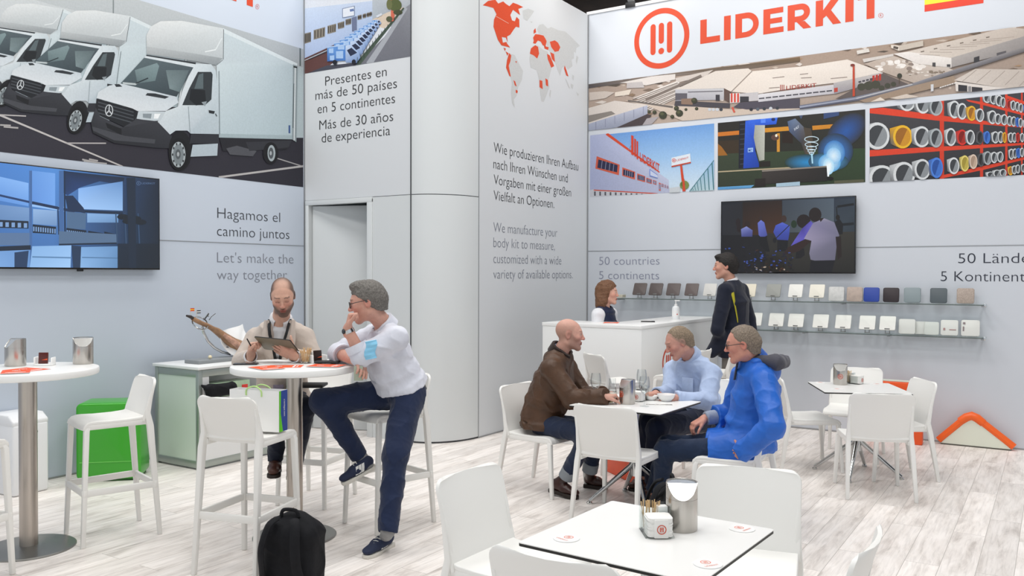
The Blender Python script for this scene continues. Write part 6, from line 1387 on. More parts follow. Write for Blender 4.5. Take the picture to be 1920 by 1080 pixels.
def vol_object(name, vol, matl, parent=None, origin=(0, 0, 0), color=None, smooth_iter=0):
    P, F = vol.mesh(); O = np.array(origin, float)
    if smooth_iter:
        E_ = np.concatenate([F[:, [0, 1]], F[:, [1, 2]], F[:, [2, 3]], F[:, [3, 0]]]); 
        for _ in range(smooth_iter):
            S_ = np.zeros_like(P); c = np.zeros(len(P)); np.add.at(S_, E_[:, 0], P[E_[:, 1]]); np.add.at(c, E_[:, 0], 1); np.add.at(S_, E_[:, 1], P[E_[:, 0]]); np.add.at(c, E_[:, 1], 1)
            P = P * .5 + (S_ / c[:, None]) * .5
    me = bpy.data.meshes.new(name); me.vertices.add(len(P)); me.vertices.foreach_set('co', (P - O).astype(np.float32).ravel())
    me.loops.add(len(F) * 4); me.loops.foreach_set('vertex_index', F.astype(np.int32).ravel()); me.polygons.add(len(F)); me.polygons.foreach_set('loop_start', np.arange(0, len(F) * 4, 4, dtype=np.int32))
    me.polygons.foreach_set('use_smooth', np.ones(len(F), bool)); me.update(calc_edges=True)
    me.materials.append(matl)
    if color is not None:
        a = me.color_attributes.new('Col', 'FLOAT_COLOR', 'POINT'); c = np.ones((len(P), 4), np.float32); c[:, :3] = color(P); a.data.foreach_set('color', c.ravel())
    o = link_mesh(name, me, parent)
    return o

# ---- anatomy
class Head:
    """local axes: x to the person's left, y forward, z up; origin midway between the ears"""
    def __init__(s, c, fwd, up=(0, 0, 1), k=1.0):
        s.c = np.asarray(c, float); s.y = unit(fwd); s.x = unit(np.cross(np.asarray(up, float), s.y)); s.z = unit(np.cross(s.y, s.x)); s.B = np.array([s.x, s.y, s.z]); s.k = k
    def p(s, x, y, z): return s.c + (s.x * x + s.y * y + s.z * z) * s.k
    def loc(s, P): return ((P - s.c) @ s.B.T) / s.k
def add_head(v, H, neck, neck_r=.056, jaw=1.0, nose=1.0):
    k = H.k; e = lambda c, r, kk=.02, op='u': v.ell(H.p(*c), [q * k for q in r], H.B, kk * k, op); c_ = lambda a, b, ra, rb, kk=.02, op='u': v.cone(H.p(*a), H.p(*b), ra * k, rb * k, kk * k, op)
    e((0, -.018, .035), (.0735, .094, .085)); e((0, .022, .012), (.066, .068, .075), .03)
    e((0, .034, -.035), (.054 * jaw, .055, .075), .03); c_((.047 * jaw, .0, -.062), (.016, .068, -.103), .020, .016, .03); c_((-.047 * jaw, .0, -.062), (-.016, .068, -.103), .020, .016, .03); e((0, .072, -.104), (.022, .018, .016), .02)
    c_((-.03, .080, .025), (.03, .080, .025), .013, .013, .02); e((.04, .062, -.02), (.022, .022, .018), .025); e((-.04, .062, -.02), (.022, .022, .018), .025)
    for sx in (-1, 1):
        e((sx * .031, .098, .003), (.017, .014, .011), .014, 's'); e((sx * .0305, .0755, .003), (.0125, .0125, .0125), .003)
        c_((sx * .018, .090, .009), (sx * .043, .080, .008), .0035, .003, .006)
        e((sx * .074, -.012, -.004), (.011, .021, .032), .008); e((sx * .083, -.007, -.002), (.006, .011, .018), .006, 's')
    c_((0, .091, .012), (0, .104 + .008 * nose, -.026), .0072, .0098, .012); e((0, .101 + .008 * nose, -.030), (.0115, .011, .0088), .008); e((.012, .100, -.031), (.008, .010, .008), .006); e((-.012, .100, -.031), (.008, .010, .008), .006)
    c_((-.020, .086, -.060), (.020, .086, -.060), .006, .006, .01); c_((-.009, .0945, -.0595), (.009, .0945, -.0595), .006, .006, .008); c_((-.012, .0915, -.0705), (.012, .0915, -.0705), .0075, .0075, .009); c_((-.022, .0985, -.0655), (.022, .0985, -.0655), .0022, .0022, .003, 's')
    n0 = H.p(0, -.022, -.06); v.cone(n0, neck, neck_r * .98, neck_r * 1.05, .03)
def sg(v, w=.006): return 1 / (1 + np.exp(-np.clip(v / w, -30, 30)))
def face_color(H, skin, hair=None, stubble=0.0, brow='#3a2a20', lip=None, buzz=None, lids=False):
    sk = np.array(lin(skin)); lp = np.array(lin(lip or '#a65a50')); bw = np.array(lin(brow)); 
    def f(P):
        q = H.loc(P); C = np.tile(sk, (len(P), 1)); x, y, z = q.T; near = (np.abs(x) < .13) & (y > -.16) & (y < .15) & (z > -.17) & (z < .16)
        # ruddier cheeks, nose, ears
        red = np.exp(-((np.abs(x) - .04) ** 2 + (z + .025) ** 2) / .0007) * (y > .03) + np.exp(-(x ** 2 + (z + .03) ** 2) / .0003) * (y > .09) + (np.abs(x) > .074) * (np.abs(z) < .04) * .9
        C = C * (1 - .28 * np.clip(red, 0, 1)[:, None] * near[:, None] * np.array([.15, .8, .8]))
        def mix(m, col, a): 
            m = (np.clip(m, 0, 1) * a * near)[:, None]; return C * (1 - m) + np.asarray(col) * m
        if stubble:
            ax = np.abs(x); top = -.040 + .012 * sg(ax - .045, .006) + .035 * sg(.035 - y, .010) + .018 * sg(.018 - y, .006); beard = sg(top - z, .004) * sg(y + .004, .006) * sg(z + .128, .005); cheek = 1 - sg(ax - .012, .004) * sg(.040 - ax, .005) * sg(z + .062, .004) * .75
            C = mix(beard * cheek, np.array(lin(hair or brow)), stubble)
        C = mix(((np.abs(x) < .021) & (y > .084) & (z < -.055) & (z > -.0765)).astype(float), lp, .75); C = mix(((np.abs(x) < .024) & (y > .08) & (np.abs(z + .0655) < .0016)).astype(float), np.array(lin('#4a2420')), .8)
        arch = .027 + .004 * np.cos((np.abs(x) - .03) * 60); C = mix(((np.abs(x) > .012) & (np.abs(x) < .05) & (np.abs(z - arch) < .0040) & (y > .055)).astype(float), bw, .62)
        for sx in (() if lids else (-1, 1)):
            d = np.sqrt((x - sx * .0305) ** 2 + (z - .002) ** 2); C = mix(((np.abs(x - sx * .0305) < .0125) & (np.abs(z - .002) < .0048) & (y > .072)).astype(float), np.array(lin('#d9d2cc')), .9); C = mix(((d < .0055) & (y > .07)).astype(float), np.array(lin('#2a1c16')), .95)
            C = mix(((np.abs(x - sx * .0305) < .0145) & (np.abs(z - .0078) < .0018) & (y > .066)).astype(float), np.array(lin('#4a2f26')), .7)
        for sx in ((-1, 1) if lids else ()): C = mix(((np.abs(x - sx * .0305) < .0145) & (np.abs(z + .003 - 4 * (x - sx * .0305) ** 2) < .0016) & (y > .06)).astype(float), np.array(lin('#3a2620')), .75); C = mix(np.exp(-((x - sx * .0305) ** 2 / .0003 + (z - .004) ** 2 / .00012)) * (y > .06), np.array(lin('#8a5a4a')), .35)
        if buzz:
            col, a, fn = buzz; C = mix(fn(x, y, z), np.array(lin(col)), a)
        return C
    return f
def hand(v, W, d, n, side, curl=(25, 35, 25), spread=3.0, thumb=(40, 20), k=1.0, fingers=None):
    """W wrist, d direction of the fingers, n palm normal (the side the palm looks to), side +1 when the thumb lies toward cross(d, n)"""
    d = unit(d); n = unit(np.asarray(n, float) - d * (np.asarray(n, float) @ d)); t = np.cross(d, n) * side
    B = np.array([d, t, n]); v.cone(W - d * .03, W + d * .015, .027 * k, .026 * k, .015, flat=(n, .78))
    v.box(W + d * .05 * k, [.047 * k, .039 * k, .0135 * k], B, .012 * k, .014); v.ell(W + d * .028 * k + t * .024 * k + n * .008 * k, [.03 * k, .018 * k, .016 * k], B, .012)
    L = [.070, .078, .073, .057]
    for i in range(4):
        o = (.029 - .0195 * i) * k; base = W + d * (.09 - .004 * abs(i - 1.2)) * k + t * o; cu = fingers[i] if fingers else curl; sp = math.radians(spread * (1.5 - i)); a = 0; p = base - d * .02 * k
        dirs = unit(d * math.cos(sp) + t * math.sin(sp)); v.cone(p, base, .0095 * k, .0092 * k, .006); p = base; r = .0092 * k
        for j, (fr, c) in enumerate(zip((.46, .30, .24), cu)):
            a += math.radians(c + 3 * i * .5); q = p + (dirs * math.cos(a) + n * math.sin(a)) * L[i] * fr * k; r2 = r * .92; v.cone(p, q, r, r2, .0035); p, r = q, r2
    p = W + d * .022 * k + t * .032 * k + n * .006 * k; a = math.radians(thumb[0]); dt = unit(d * math.cos(a) + t * math.sin(a) + n * .35); q = p + dt * .042 * k; v.cone(p, q, .0135 * k, .0115 * k, .01)
    b = math.radians(thumb[1]); d2 = unit(dt * math.cos(b) + (n * .6 + d * .8 - t * .2) * math.sin(b)); q2 = q + d2 * .032 * k; v.cone(q, q2, .0112 * k, .0098 * k, .004); v.cone(q2, q2 + unit(d2 + n * .2) * .022 * k, .0098 * k, .008 * k, .004)
SKIN = mat('skin', (.5, .35, .3), rough=.5, spec=.4, vcol=True, noise=(70, .05))
try:
    _b = SKIN.node_tree.nodes['Principled BSDF']; _b.inputs['Subsurface Weight'].default_value = .08; _b.inputs['Subsurface Radius'].default_value = (.012, .004, .002); _b.inputs['Subsurface Scale'].default_value = .3
except Exception: pass
def cloth(name, color, rough=.8, bump=(90, .12), sheen=.15, noise=(14, .07)): return mat('cloth_' + name, color, rough=rough, spec=.25, bump=bump, sheen=sheen, noise=noise)
def shoe(v, heel, toe, sole=.0, w=.042, ankle=None, k=.02):
    heel, toe = np.asarray(heel, float), np.asarray(toe, float); d = unit(toe - heel); L = np.linalg.norm(toe - heel)
    up = unit(V3(0, 0, 1) - d * d[2]) if abs(d[2]) < .9 else V3(0, 0, 1)
    v.cone(heel + d * .035 + up * .045, heel + d * L * .55 + up * .038, w * .86, w * .92, k, flat=(up, .95)); v.cone(heel + d * L * .5 + up * .03, toe - d * .035 + up * .027, w, w * .82, k, flat=(up, .68))
    if ankle is not None: v.cone(heel + d * .05 + up * .05, ankle, w * .9, w * .86, .02)
def sole_mesh(heel, toe, w=.045, th=.022, drop=0.0):
    heel, toe = np.asarray(heel, float), np.asarray(toe, float); d = unit(toe - heel); L = np.linalg.norm(toe - heel); up = unit(V3(0, 0, 1) - d * d[2]); s = np.cross(up, d); pts = []
    for t, ww in ((-.01, .45), (.0, .72), (.06, .92), (.25, .85), (.45, .82), (.62, 1.0), (.8, .98), (.92, .72), (.985, .35)): pts.append((t, ww))
    ring = [(t, ww) for t, ww in pts] + [(t, -ww) for t, ww in reversed(pts)]; m = MB(); vs = [heel + d * L * t + s * w * ww + up * z for z in (0, th) for t, ww in ring]; n = len(ring)
    m.add(vs, [list(range(n - 1, -1, -1)), list(range(n, 2 * n))] + [(i, (i + 1) % n, n + (i + 1) % n, n + i) for i in range(n)]); return m
def J(px, py, dep): return atd(px, py, dep)
FAST_H = float(os.environ.get('BODY_H', '0.0048'))
def bounds(pts, m=.22):
    P = np.array(pts); return P.min(0) - m, P.max(0) + m
def limb(v, pts, rs, k=.03, cut=None):
    for i in range(len(pts) - 1): v.cone(pts[i], pts[i + 1], rs[i], rs[i + 1], k, cut=cut if i == len(pts) - 2 else None)
def plane_end(a, b, over=0.0):
    """cut plane at b, across the limb a-b"""
    d = unit(np.asarray(b) - np.asarray(a)); return (np.asarray(b) + d * over, d)
def local_tube(name, pts, r, matl, parent, O, n=8, flat=None, smooth=True):
    m = MB(); m.tube([np.asarray(p) - O for p in pts], r, n, flat=flat); return m.build(name, matl, parent, smooth=smooth, angle=60)
def glasses(H, parent, O, col='#1a1a1c', r=.0024):
    M_ = mat('spectacle_' + col[1:], col, rough=.3); m = MB()
    for sx in (-1, 1):
        ring = [H.p(sx * .033 + .0245 * math.cos(a), .103 - .004 * abs(math.cos(a)) , .000 + .0185 * math.sin(a)) - O for a in np.linspace(0, 2 * math.pi, 19)]; m.tube(ring, r, 6)
        m.tube([H.p(sx * .057, .098, .006) - O, H.p(sx * .075, .06, .009) - O, H.p(sx * .081, .0, .010) - O, H.p(sx * .080, -.018, .002) - O], r, 6)
    m.tube([H.p(-.010, .104, .004) - O, H.p(0, .107, .007) - O, H.p(.010, .104, .004) - O], r, 6); o = m.build('glasses', M_, parent, smooth=True); o['label'] = 'spectacles with dark frame'
    return o
def hair_cap(H, parent, O, color, thick=.010, front=.078, front_z=.066, amp=.004, freq=120, seed=1, side_z=-.012, back_z=-.075, h=.0042, name='hair', extra=None, rough=.7, top_y=None, flat_top=0):
    lo, hi = bounds([H.c], .24); v = Vol(lo, hi, h); t = thick; k = H.k
    v.ell(H.p(0, -.018, .035), [(.0735 + t) * k, (.094 + t) * k, (.085 + t * 1.3) * k], H.B, .02); v.cone(H.p(0, -.07, .0), H.p(0, -.062, -.06), (.058 + t * .4) * k, (.05 + t * .3) * k, .03)
    if extra: extra(v)
    # cut by the hairline
    X, Y, Z = [(np.arange(v.n[i], dtype=np.float32) * v.h + v.lo[i] - H.c[i]) for i in range(3)]; X, Y, Z = X[:, None, None], Y[None, :, None], Z[None, None, :]
    q = [(X * H.B[i][0] + Y * H.B[i][1] + Z * H.B[i][2]) / k for i in range(3)]
    yk = [-.2, -.075, -.045, -.004, .004, .03, front - .012, front, .2]; zk = [back_z, back_z, back_z + .02, side_z, side_z + .035, .032, front_z - .022, front_z + .01, front_z + .06]
    line = np.interp(q[1], yk, zk).astype(np.float32); recess = .02 * np.exp(-((np.abs(q[0]) - .045) / .016) ** 2) * (q[1] > .02)
    v.D = np.maximum(v.D, (line + recess - q[2]) * .8 * k)
    v.wrinkle(amp, freq, seed)
    return vol_object(name, v, mat('hair_' + color[1:], color, rough=rough, noise=(140, .40), bump=(300, .25)), parent, O)
# ------------------------------------------------------------------ the seven people
UZ = V3(0, 0, 1); RW, FW = _R0, _F0
class Body:
    """joints: dict with pel, waist, chest, neck, shL/R, elL/R, wrL/R, hipL/R, knL/R, anL/R, heelL/R, toeL/R"""
    def __init__(s, f, joints, H, girth=1.0, h=None):
        s.f = unit(f); s.l = unit(np.cross(UZ, s.f)); s.j = joints; s.H = H; s.g = girth; s.h = h or FAST_H
        p = joints['pel']; s.O = V3(p[0], p[1], 0)
    def secs(s, add=0.0, belly=0.0, top=True, hem=None):
        j, g = s.j, s.g; up = unit(j['neck'] - j['pel']); l = s.l - up * (s.l @ up)
        f = lambda k: s.f * k
        S = []
        if hem is not None: S.append((hem, (.165 + add) * g, (.115 + add) * g + belly * .5, s.l, s.f))
        S += [(j['pel'], (.165 + add) * g, (.115 + add) * g + belly * .5, s.l, s.f), (j['waist'] + f(belly * .5), (.148 + add) * g, (.100 + add) * g + belly, s.l, s.f), (j['chest'], (.160 + add) * g, (.112 + add) * g, s.l, s.f), (j['neck'] - up * .045, (.115 + add) * g, (.068 + add * .7) * g, s.l, s.f)]
        return S
    def build(s, label, skin, hands, group=None, feet=False, neck_r=.056, nose=1.0, jaw=1.0, shrink=1.0, **fc):
        j = s.j; lo, hi = bounds(list(j.values()) + [s.H.c], .16); lo[2] = max(lo[2], -.02); v = Vol(lo, hi, s.h); q = shrink * s.g
        add_head(v, s.H, j['neck'], neck_r, jaw, nose); v.trunk(s.secs(-.028))
        for sd in 'LR':
            v.cone(j['neck'] - UZ * .03, j['sh' + sd], .05, .052 * q, .03); limb(v, [j['sh' + sd], j['el' + sd], j['wr' + sd]], [.048 * q, .040 * q, .027 * q], .02)
            limb(v, [j['hip' + sd], j['kn' + sd], j['an' + sd]], [.066 * q, .050 * q, .036 * q], .02)
            if feet: v.cone(j['an' + sd], j['heel' + sd] * .8 + j['toe' + sd] * .2 + UZ * .04, .034, .03, .02); v.cone(j['heel' + sd] * .8 + j['toe' + sd] * .2 + UZ * .035, j['heel' + sd] * .15 + j['toe' + sd] * .85 + UZ * .024, .032, .02, .02)
        for hd in hands: hand(v, *hd[:4], **hd[-1])
        s.root = vol_object('person', v, SKIN, None, s.O, face_color(s.H, skin, **fc)); s.root.location = tuple(s.O); tag(s.root, label, 'person', group)
        return s.root
    def vol(s, names, m=.2, h=None):
        lo, hi = bounds([s.j[n] for n in names], m); lo[2] = max(lo[2], -.01); return Vol(lo, hi, h or s.h * 1.2)
    def add(s, name, v, matl, smooth_iter=1): return vol_object(name, v, matl, s.root, s.O, None, smooth_iter)
    def trousers(s, matl, r=(.092, .066, .052), amp=.004, cuff=.0, seat=.012, seed=3, name='trousers'):
        j, g = s.j, s.g; v = s.vol(['pel', 'waist', 'hipL', 'hipR', 'knL', 'knR', 'anL', 'anR'], .16)
        up = unit(j['waist'] - j['pel']); v.trunk([(j['pel'] - up * .03, (.158 + seat) * g, (.112 + seat) * g, s.l, s.f), (j['pel'] + up * .06, (.156 + seat) * g, (.108 + seat) * g, s.l, s.f)])
        for sd in 'LR':
            limb(v, [j['pel'] * .12 + j['hip' + sd] * .88, j['kn' + sd], j['an' + sd]], [r[0] * g, r[1] * g, r[2]], .035, cut=plane_end(j['kn' + sd], j['an' + sd], cuff))
        v.wrinkle(amp, 22, seed); v.wrinkle(amp * .3, 60, seed + 9); return s.add(name, v, matl)
    def top(s, name, matl, add=.012, belly=0, r=(.066, .056, .044), hem=None, amp=.004, freq=24, seed=1, sleeve={'L': 1.0, 'R': 1.0}, vneck=None, hem_cut=True, extra=None, cutplane=None, neck_r=.060, sleeves=True, h=None, over=.0, hem_r=1.0):
        j, g = s.j, s.g; v = s.vol(['pel', 'waist', 'chest', 'neck', 'shL', 'shR', 'elL', 'elR', 'wrL', 'wrR'] + [], .19, h); up = unit(j['neck'] - j['pel'])
        hemp = j['pel'] - up * .02 if hem is None else hem; v.trunk(s.secs(add, belly, hem=hemp), .05)
        if hem_cut: v.halfspace(hemp - up * .03, -up)
        for sd in 'LR':
            v.cone(j['neck'] - UZ * .035 - s.f * .01, (j['sh' + sd] if sleeves or name == 'shirt' else j['neck'] * .42 + j['sh' + sd] * .58) - UZ * .004, .05 + add, r[0] * .93, .045)
            if sleeves:
                k = sleeve[sd]; e, w = j['el' + sd], j['wr' + sd]; end = e + (w - e) * k if k > 0 else None
                v.cone(j['sh' + sd], e, r[0], r[1], .022)
                if end is not None: v.cone(e, end, r[1], r[2] if k > .6 else r[1] * .97, .013, cut=plane_end(e, end, over))
        if vneck is not None: v.cone(vneck[0], vneck[1], vneck[2], vneck[3], .012, op='s')
        if extra: extra(v)
        v.cone(j['neck'] - UZ * .035, s.H.p(0, -.02, -.02), neck_r, neck_r * 1.02, .008, op='s'); v.wrinkle(amp, freq, seed); v.wrinkle(amp * .32, freq * 2.6, seed + 50)
        return s.add(name, v, matl)
    def collar(s, matl, r=.066, height=.05, drop=.035, gap=22, name='collar', axis=None, fold=.016, tilt=.0):
        n = s.j['neck'] - UZ * .012; a = unit(s.H.p(0, -.02, -.05) - n) if axis is None else unit(axis); f = unit(s.f - a * (s.f @ a)); l = np.cross(a, f); rows = []
        for k in range(33):
            t = math.radians(gap + (360 - 2 * gap) * k / 32); c, sn = math.cos(t), math.sin(t); fr = max(0, c); d = f * c + l * sn
            rows.append([n + d * r * .98 - a * (.01 + .02 * fr) - s.O, n + d * r * .97 + a * (height * (1 - .45 * fr)) - s.O, n + d * (r + fold * .6) + a * (height * (1 - .45 * fr) - .004) - s.O, n + d * (r + fold) - a * (.008 + drop * fr ** 1.5) - s.O])
        m = MB(); m.sheet(rows, .004); return m.build(name, matl, s.root, smooth=True, angle=70)
    def belt(s, matl, z=.085, add=.02, belly=0):
        j = s.j; up = unit(j['waist'] - j['pel']); c = j['pel'] + up * z; rows = []
        for k in range(37):
            t = 2 * math.pi * k / 36; d = s.l * math.cos(t) * (.158 + add) * s.g + s.f * math.sin(t) * ((.108 + add) * s.g + belly); rows.append([c + d - up * .018 - s.O, c + d + up * .018 - s.O])
        m = MB(); m.sheet(rows, .005); return m.build('belt', matl, s.root, smooth=True)
    def shoes(s, matl, solemat, w=.043, high=0, stripes=None, sides='LR', th=.022):
        for sd in sides:
            he, to, an = s.j['heel' + sd], s.j['toe' + sd], s.j['an' + sd]; lo, hi = bounds([he, to, an], .09); v = Vol(lo, hi, .0042); d = unit(to - he); up = unit(UZ - d * d[2])
            shoe(v, he + up * th * .7, to + up * th * .7, w=w, ankle=(an * .55 + (he + d * .05) * .45 if not high else an * .95 + he * .05)); v.halfspace(he + up * th * .6, -up)
            if not high: v.halfspace(he + d * .06 + up * .105, up * .95 + d * .25)
            o = s.add('shoe', v, matl, 1); m = sole_mesh(he - s.O, to - s.O, w * 1.02, th); m.build('sole', solemat, o, bevel=.003)
            if stripes is not None:
                sd_ = np.cross(up, d) * stripes.get(sd, 1); m = MB(); L = np.linalg.norm(to - he)
                for k in range(3):
                    a = he + d * L * (.40 + .085 * k) + up * .030 + sd_ * (w * .94); b = he + d * L * (.31 + .085 * k) + up * .080 + sd_ * (w * .80)
                    a, b, mid = a - s.O, b - s.O, (a + b) / 2 - s.O + sd_ * .0055; wd = d * .009; m.sheet([[a - wd, mid - wd, b - wd], [a + wd, mid + wd, b + wd]], .004)
                m.build('stripes', mat('shoe_stripe', '#e9e9e6', rough=.6), o)
                m = MB()
                for k in range(5): c = he + d * L * (.45 + .07 * k) + up * (.092 - .010 * k) - s.O; m.tube([c - sd_ * .022, c + up * .006, c + sd_ * .022], .003, 6)
                m.build('laces', mat('shoe_lace', '#cfcfca', rough=.8), o)
    def sock(s, sd, matl, r=.04, up_to=.13):
        a, k = s.j['an' + sd], s.j['kn' + sd]; lo, hi = bounds([a], .2); v = Vol(lo, hi, .005); b = a + unit(k - a) * up_to; v.cone(s.j['heel' + sd] * .75 + s.j['toe' + sd] * .25 + UZ * .05, a, r * .95, r, .02); v.cone(a, b, r, r * 1.05, .02); return s.add('sock', v, matl)

def ring_band(name, c, axis, r, w, matl, parent, O, th=.003):
    a = unit(axis); x = unit(np.cross(a, V3(.3, .2, .9))); y = np.cross(a, x); rows = [[c - O + (x * math.cos(t) + y * math.sin(t)) * r - a * w / 2, c - O + (x * math.cos(t) + y * math.sin(t)) * r + a * w / 2] for t in np.linspace(0, 2 * math.pi, 25)]
    m = MB(); m.sheet(rows, th); return m.build(name, matl, parent, smooth=True)
SOLE_W = mat('sole_white', '#dcd8cf', rough=.6); SOLE_D = mat('sole_dark', '#2a211c', rough=.7); LEATHER = mat('brown_leather', '#4a2a20', rough=.4, bump=(60, .1), noise=(12, .2)); BELT = mat('belt_leather', '#17171b', rough=.5)
WHITE_SHIRT = cloth('white_shirt', '#e4e4e6', bump=(60, .1))

# ---- 1. grey-haired man in the white shirt, perched on a stool, chin on hand
f = unit(-RW * .95 - FW * .30)
H = Head(J(688, 566, 5.40), -RW * .97 - FW * .05 - UZ * .20, UZ - RW * .12, 1.04)
jt = dict(neck=J(722, 610, 5.47), chest=J(724, 655, 5.50), waist=J(741, 695, 5.54), pel=J(756, 730, 5.58), shL=J(743, 634, 5.31), shR=J(700, 630, 5.66), elL=J(677, 668, 5.30), wrL=J(652, 616, 5.29), elR=J(634, 662, 5.60), wrR=J(668, 677, 5.34),
          hipL=J(768, 740, 5.48), hipR=J(738, 737, 5.66), knL=J(742, 853, 5.25), knR=J(606, 752, 5.42), anL=J(727, 996, 5.09), anR=J(675, 855, 5.56), heelL=onz(733, 1022), toeL=onz(684, 1049), heelR=J(705, 876, 5.58), toeR=J(641, 911, 5.47))
G = Body(f, jt, H, 1.10)
hl = (jt['wrL'], unit(UZ * .9 + RW * .25), unit(RW * .9 - UZ * .2), -1, 1, {}); 
G.build('grey-haired man with glasses in a white shirt resting his chin on his hand', '#cb9a88', [(jt['wrL'], UZ * .93 + RW * .22, RW, -1, 0, dict(curl=(70, 85, 45), thumb=(28, 5), k=1.02)), (jt['wrR'], unit(J(690, 703, 5.20) - jt['wrR']), -UZ * .8 - FW * .3 - RW * .2, 1, 0, dict(curl=(18, 25, 20), thumb=(25, 20)))], hair='#8d8a86', brow='#4b3d34', jaw=1.08)
SH = cloth('pale_shirt', '#d3d5df', bump=(50, .15))
G.top('shirt', SH, .016, .028, hem=jt['pel'] + unit(jt['waist'] - jt['pel']) * .06, r=(.076, .068, .060), sleeve={'L': .34, 'R': .25}, amp=.006, freq=22, seed=4, over=.0); G.collar(SH, r=.068, height=.055, drop=.05, fold=.022)
for sd, k in (('L', .30), ('R', .22)):
    e, w = jt['el' + sd], jt['wr' + sd]; c = e + (w - e) * k; ring_band('rolled_cuff', c, w - e, .066, .05, SH, G.root, G.O, .010)
G.trousers(cloth('navy_chino', '#1c2845', bump=(40, .2)), r=(.098, .072, .056), amp=.007, cuff=.004); G.belt(BELT, .022, .016, .015)
G.shoes(mat('navy_suede', '#232c47', rough=.8), SOLE_W, stripes={'L': 1, 'R': 1}); G.sock('R', cloth('grey_sock', '#8f8f8f')); G.sock('L', cloth('grey_sock', '#8f8f8f'))
def ex(v): v.ell(H.p(0, .04, .108), [.058, .048, .028], H.B, .03)
hair_cap(H, G.root, G.O, '#6b6762', .011, .084, .066, .0035, 210, 2, side_z=-.025, back_z=-.07, extra=ex); glasses(H, G.root, G.O)
c = jt['wrL'] + (jt['elL'] - jt['wrL']) * .10; ring_band('watch_strap', c, jt['wrL'] - jt['elL'], .034, .022, M_CHROME, G.root, G.O, .004)
m = MB(); ax = unit(jt['wrL'] - jt['elL']); o = unit(-RW * .75 - FW * .6); m.lathe([(.016, 0), (.017, .004), (.014, .009)], 20, T=Matrix.Translation(Vector(c - G.O + o * .034)) @ Vector(o).to_track_quat('Z', 'Y').to_matrix().to_4x4()); m.build('watch_dial', mat('watch_dark', '#23252a', rough=.2), G.root, smooth=True)
rows = [[J(685 + 20 * u + 2 * math.sin(v * 7), 641 + 34 * v - 4 * u, 5.222 - .022 * math.sin(math.pi * u) + .02 * v + .004 * math.sin(v * 22)) - G.O for v in np.linspace(0, 1, 14)] for u in np.linspace(0, 1, 8)]
m = MB(); m.sheet(rows, .006); o = m.build('face_mask', mat('mask_blue', '#8fd0f0', rough=.8), G.root, smooth=True); o['label'] = 'pale blue face mask pushed up to the elbow'
m = MB(); cc = J(672, 700, 5.25); m.box((0, 0, 0), (.055, .006, .09), rz=YAW); o = m.build('lighter_case', mat('silver_green', '#a8b09c', rough=.4), None, bevel=.002, loc=tuple(cc)); tag(o, 'small pale case held below the table edge by the grey-haired man', 'case')

# ---- 2. man in the beige blazer with a tablet
f = unit(-FW + RW * .12); H = Head(J(530, 555, 5.74), -FW * .86 + RW * .20 - UZ * .42, UZ - FW * .3, 1.0)
jt = dict(neck=J(526, 600, 5.85), chest=J(526, 650, 5.92), waist=J(528, 700, 5.97), pel=J(530, 742, 6.0), shL=J(570, 633, 5.90), shR=J(480, 635, 5.94), elL=J(589, 676, 5.86), elR=J(452, 678, 5.83), wrL=J(552, 668, 5.55), wrR=J(470, 668, 5.56),
          hipL=J(553, 752, 5.98), hipR=J(507, 752, 5.98), knL=J(572, 765, 5.58), knR=J(520, 765, 5.56), anL=J(552, 872, 5.72), anR=J(517, 862, 5.70), heelL=J(553, 889, 5.76), toeL=J(548, 902, 5.53), heelR=J(517, 884, 5.74), toeR=J(512, 898, 5.50))
S = Body(f, jt, H, 1.0)
S.build('man with dark beard in a beige blazer looking down at a tablet', '#d0a590', [(jt['wrL'], -RW * .86 + UZ * .42 - FW * .1, FW * .8 + UZ * .45, -1, 0, dict(curl=(4, 8, 6), spread=5, thumb=(55, 10))), (jt['wrR'], UZ * .9 + RW * .25 - FW * .1, RW * .7 - FW * .25, -1, 0, dict(curl=(62, 80, 50), thumb=(30, 45)))],
        hair='#2b211c', brow='#261c18', stubble=.80, lids=True, buzz=('#2f2825', .85, lambda x, y, z: sg(z - np.interp(y, [-.12, -.06, -.01, .02, .05, .08], [-.075, -.055, -.02, .015, .075, .12]), .004) * (1 - .85 * sg(y + .005, .012) * sg(.050 - np.abs(x), .006) * sg(z - .05, .008))))
BZ = cloth('beige_wool', '#c5b8ad', bump=(120, .12))
S.top('shirt', WHITE_SHIRT, .006, 0, sleeves=False, amp=.002, neck_r=.046)
up = unit(jt['neck'] - jt['pel']); vt = jt['neck'] + S.f * .10 - UZ * .0; vb = jt['waist'] + S.f * .155 + up * .03
S.top('blazer', BZ, .022, 0, r=(.074, .062, .050), hem=jt['pel'] - up * .06, amp=.004, freq=20, seed=6, sleeve={'L': .92, 'R': .92}, vneck=(vb, vt, .018, .064)); S.collar(WHITE_SHIRT, r=.062, height=.048, drop=.05, gap=26)
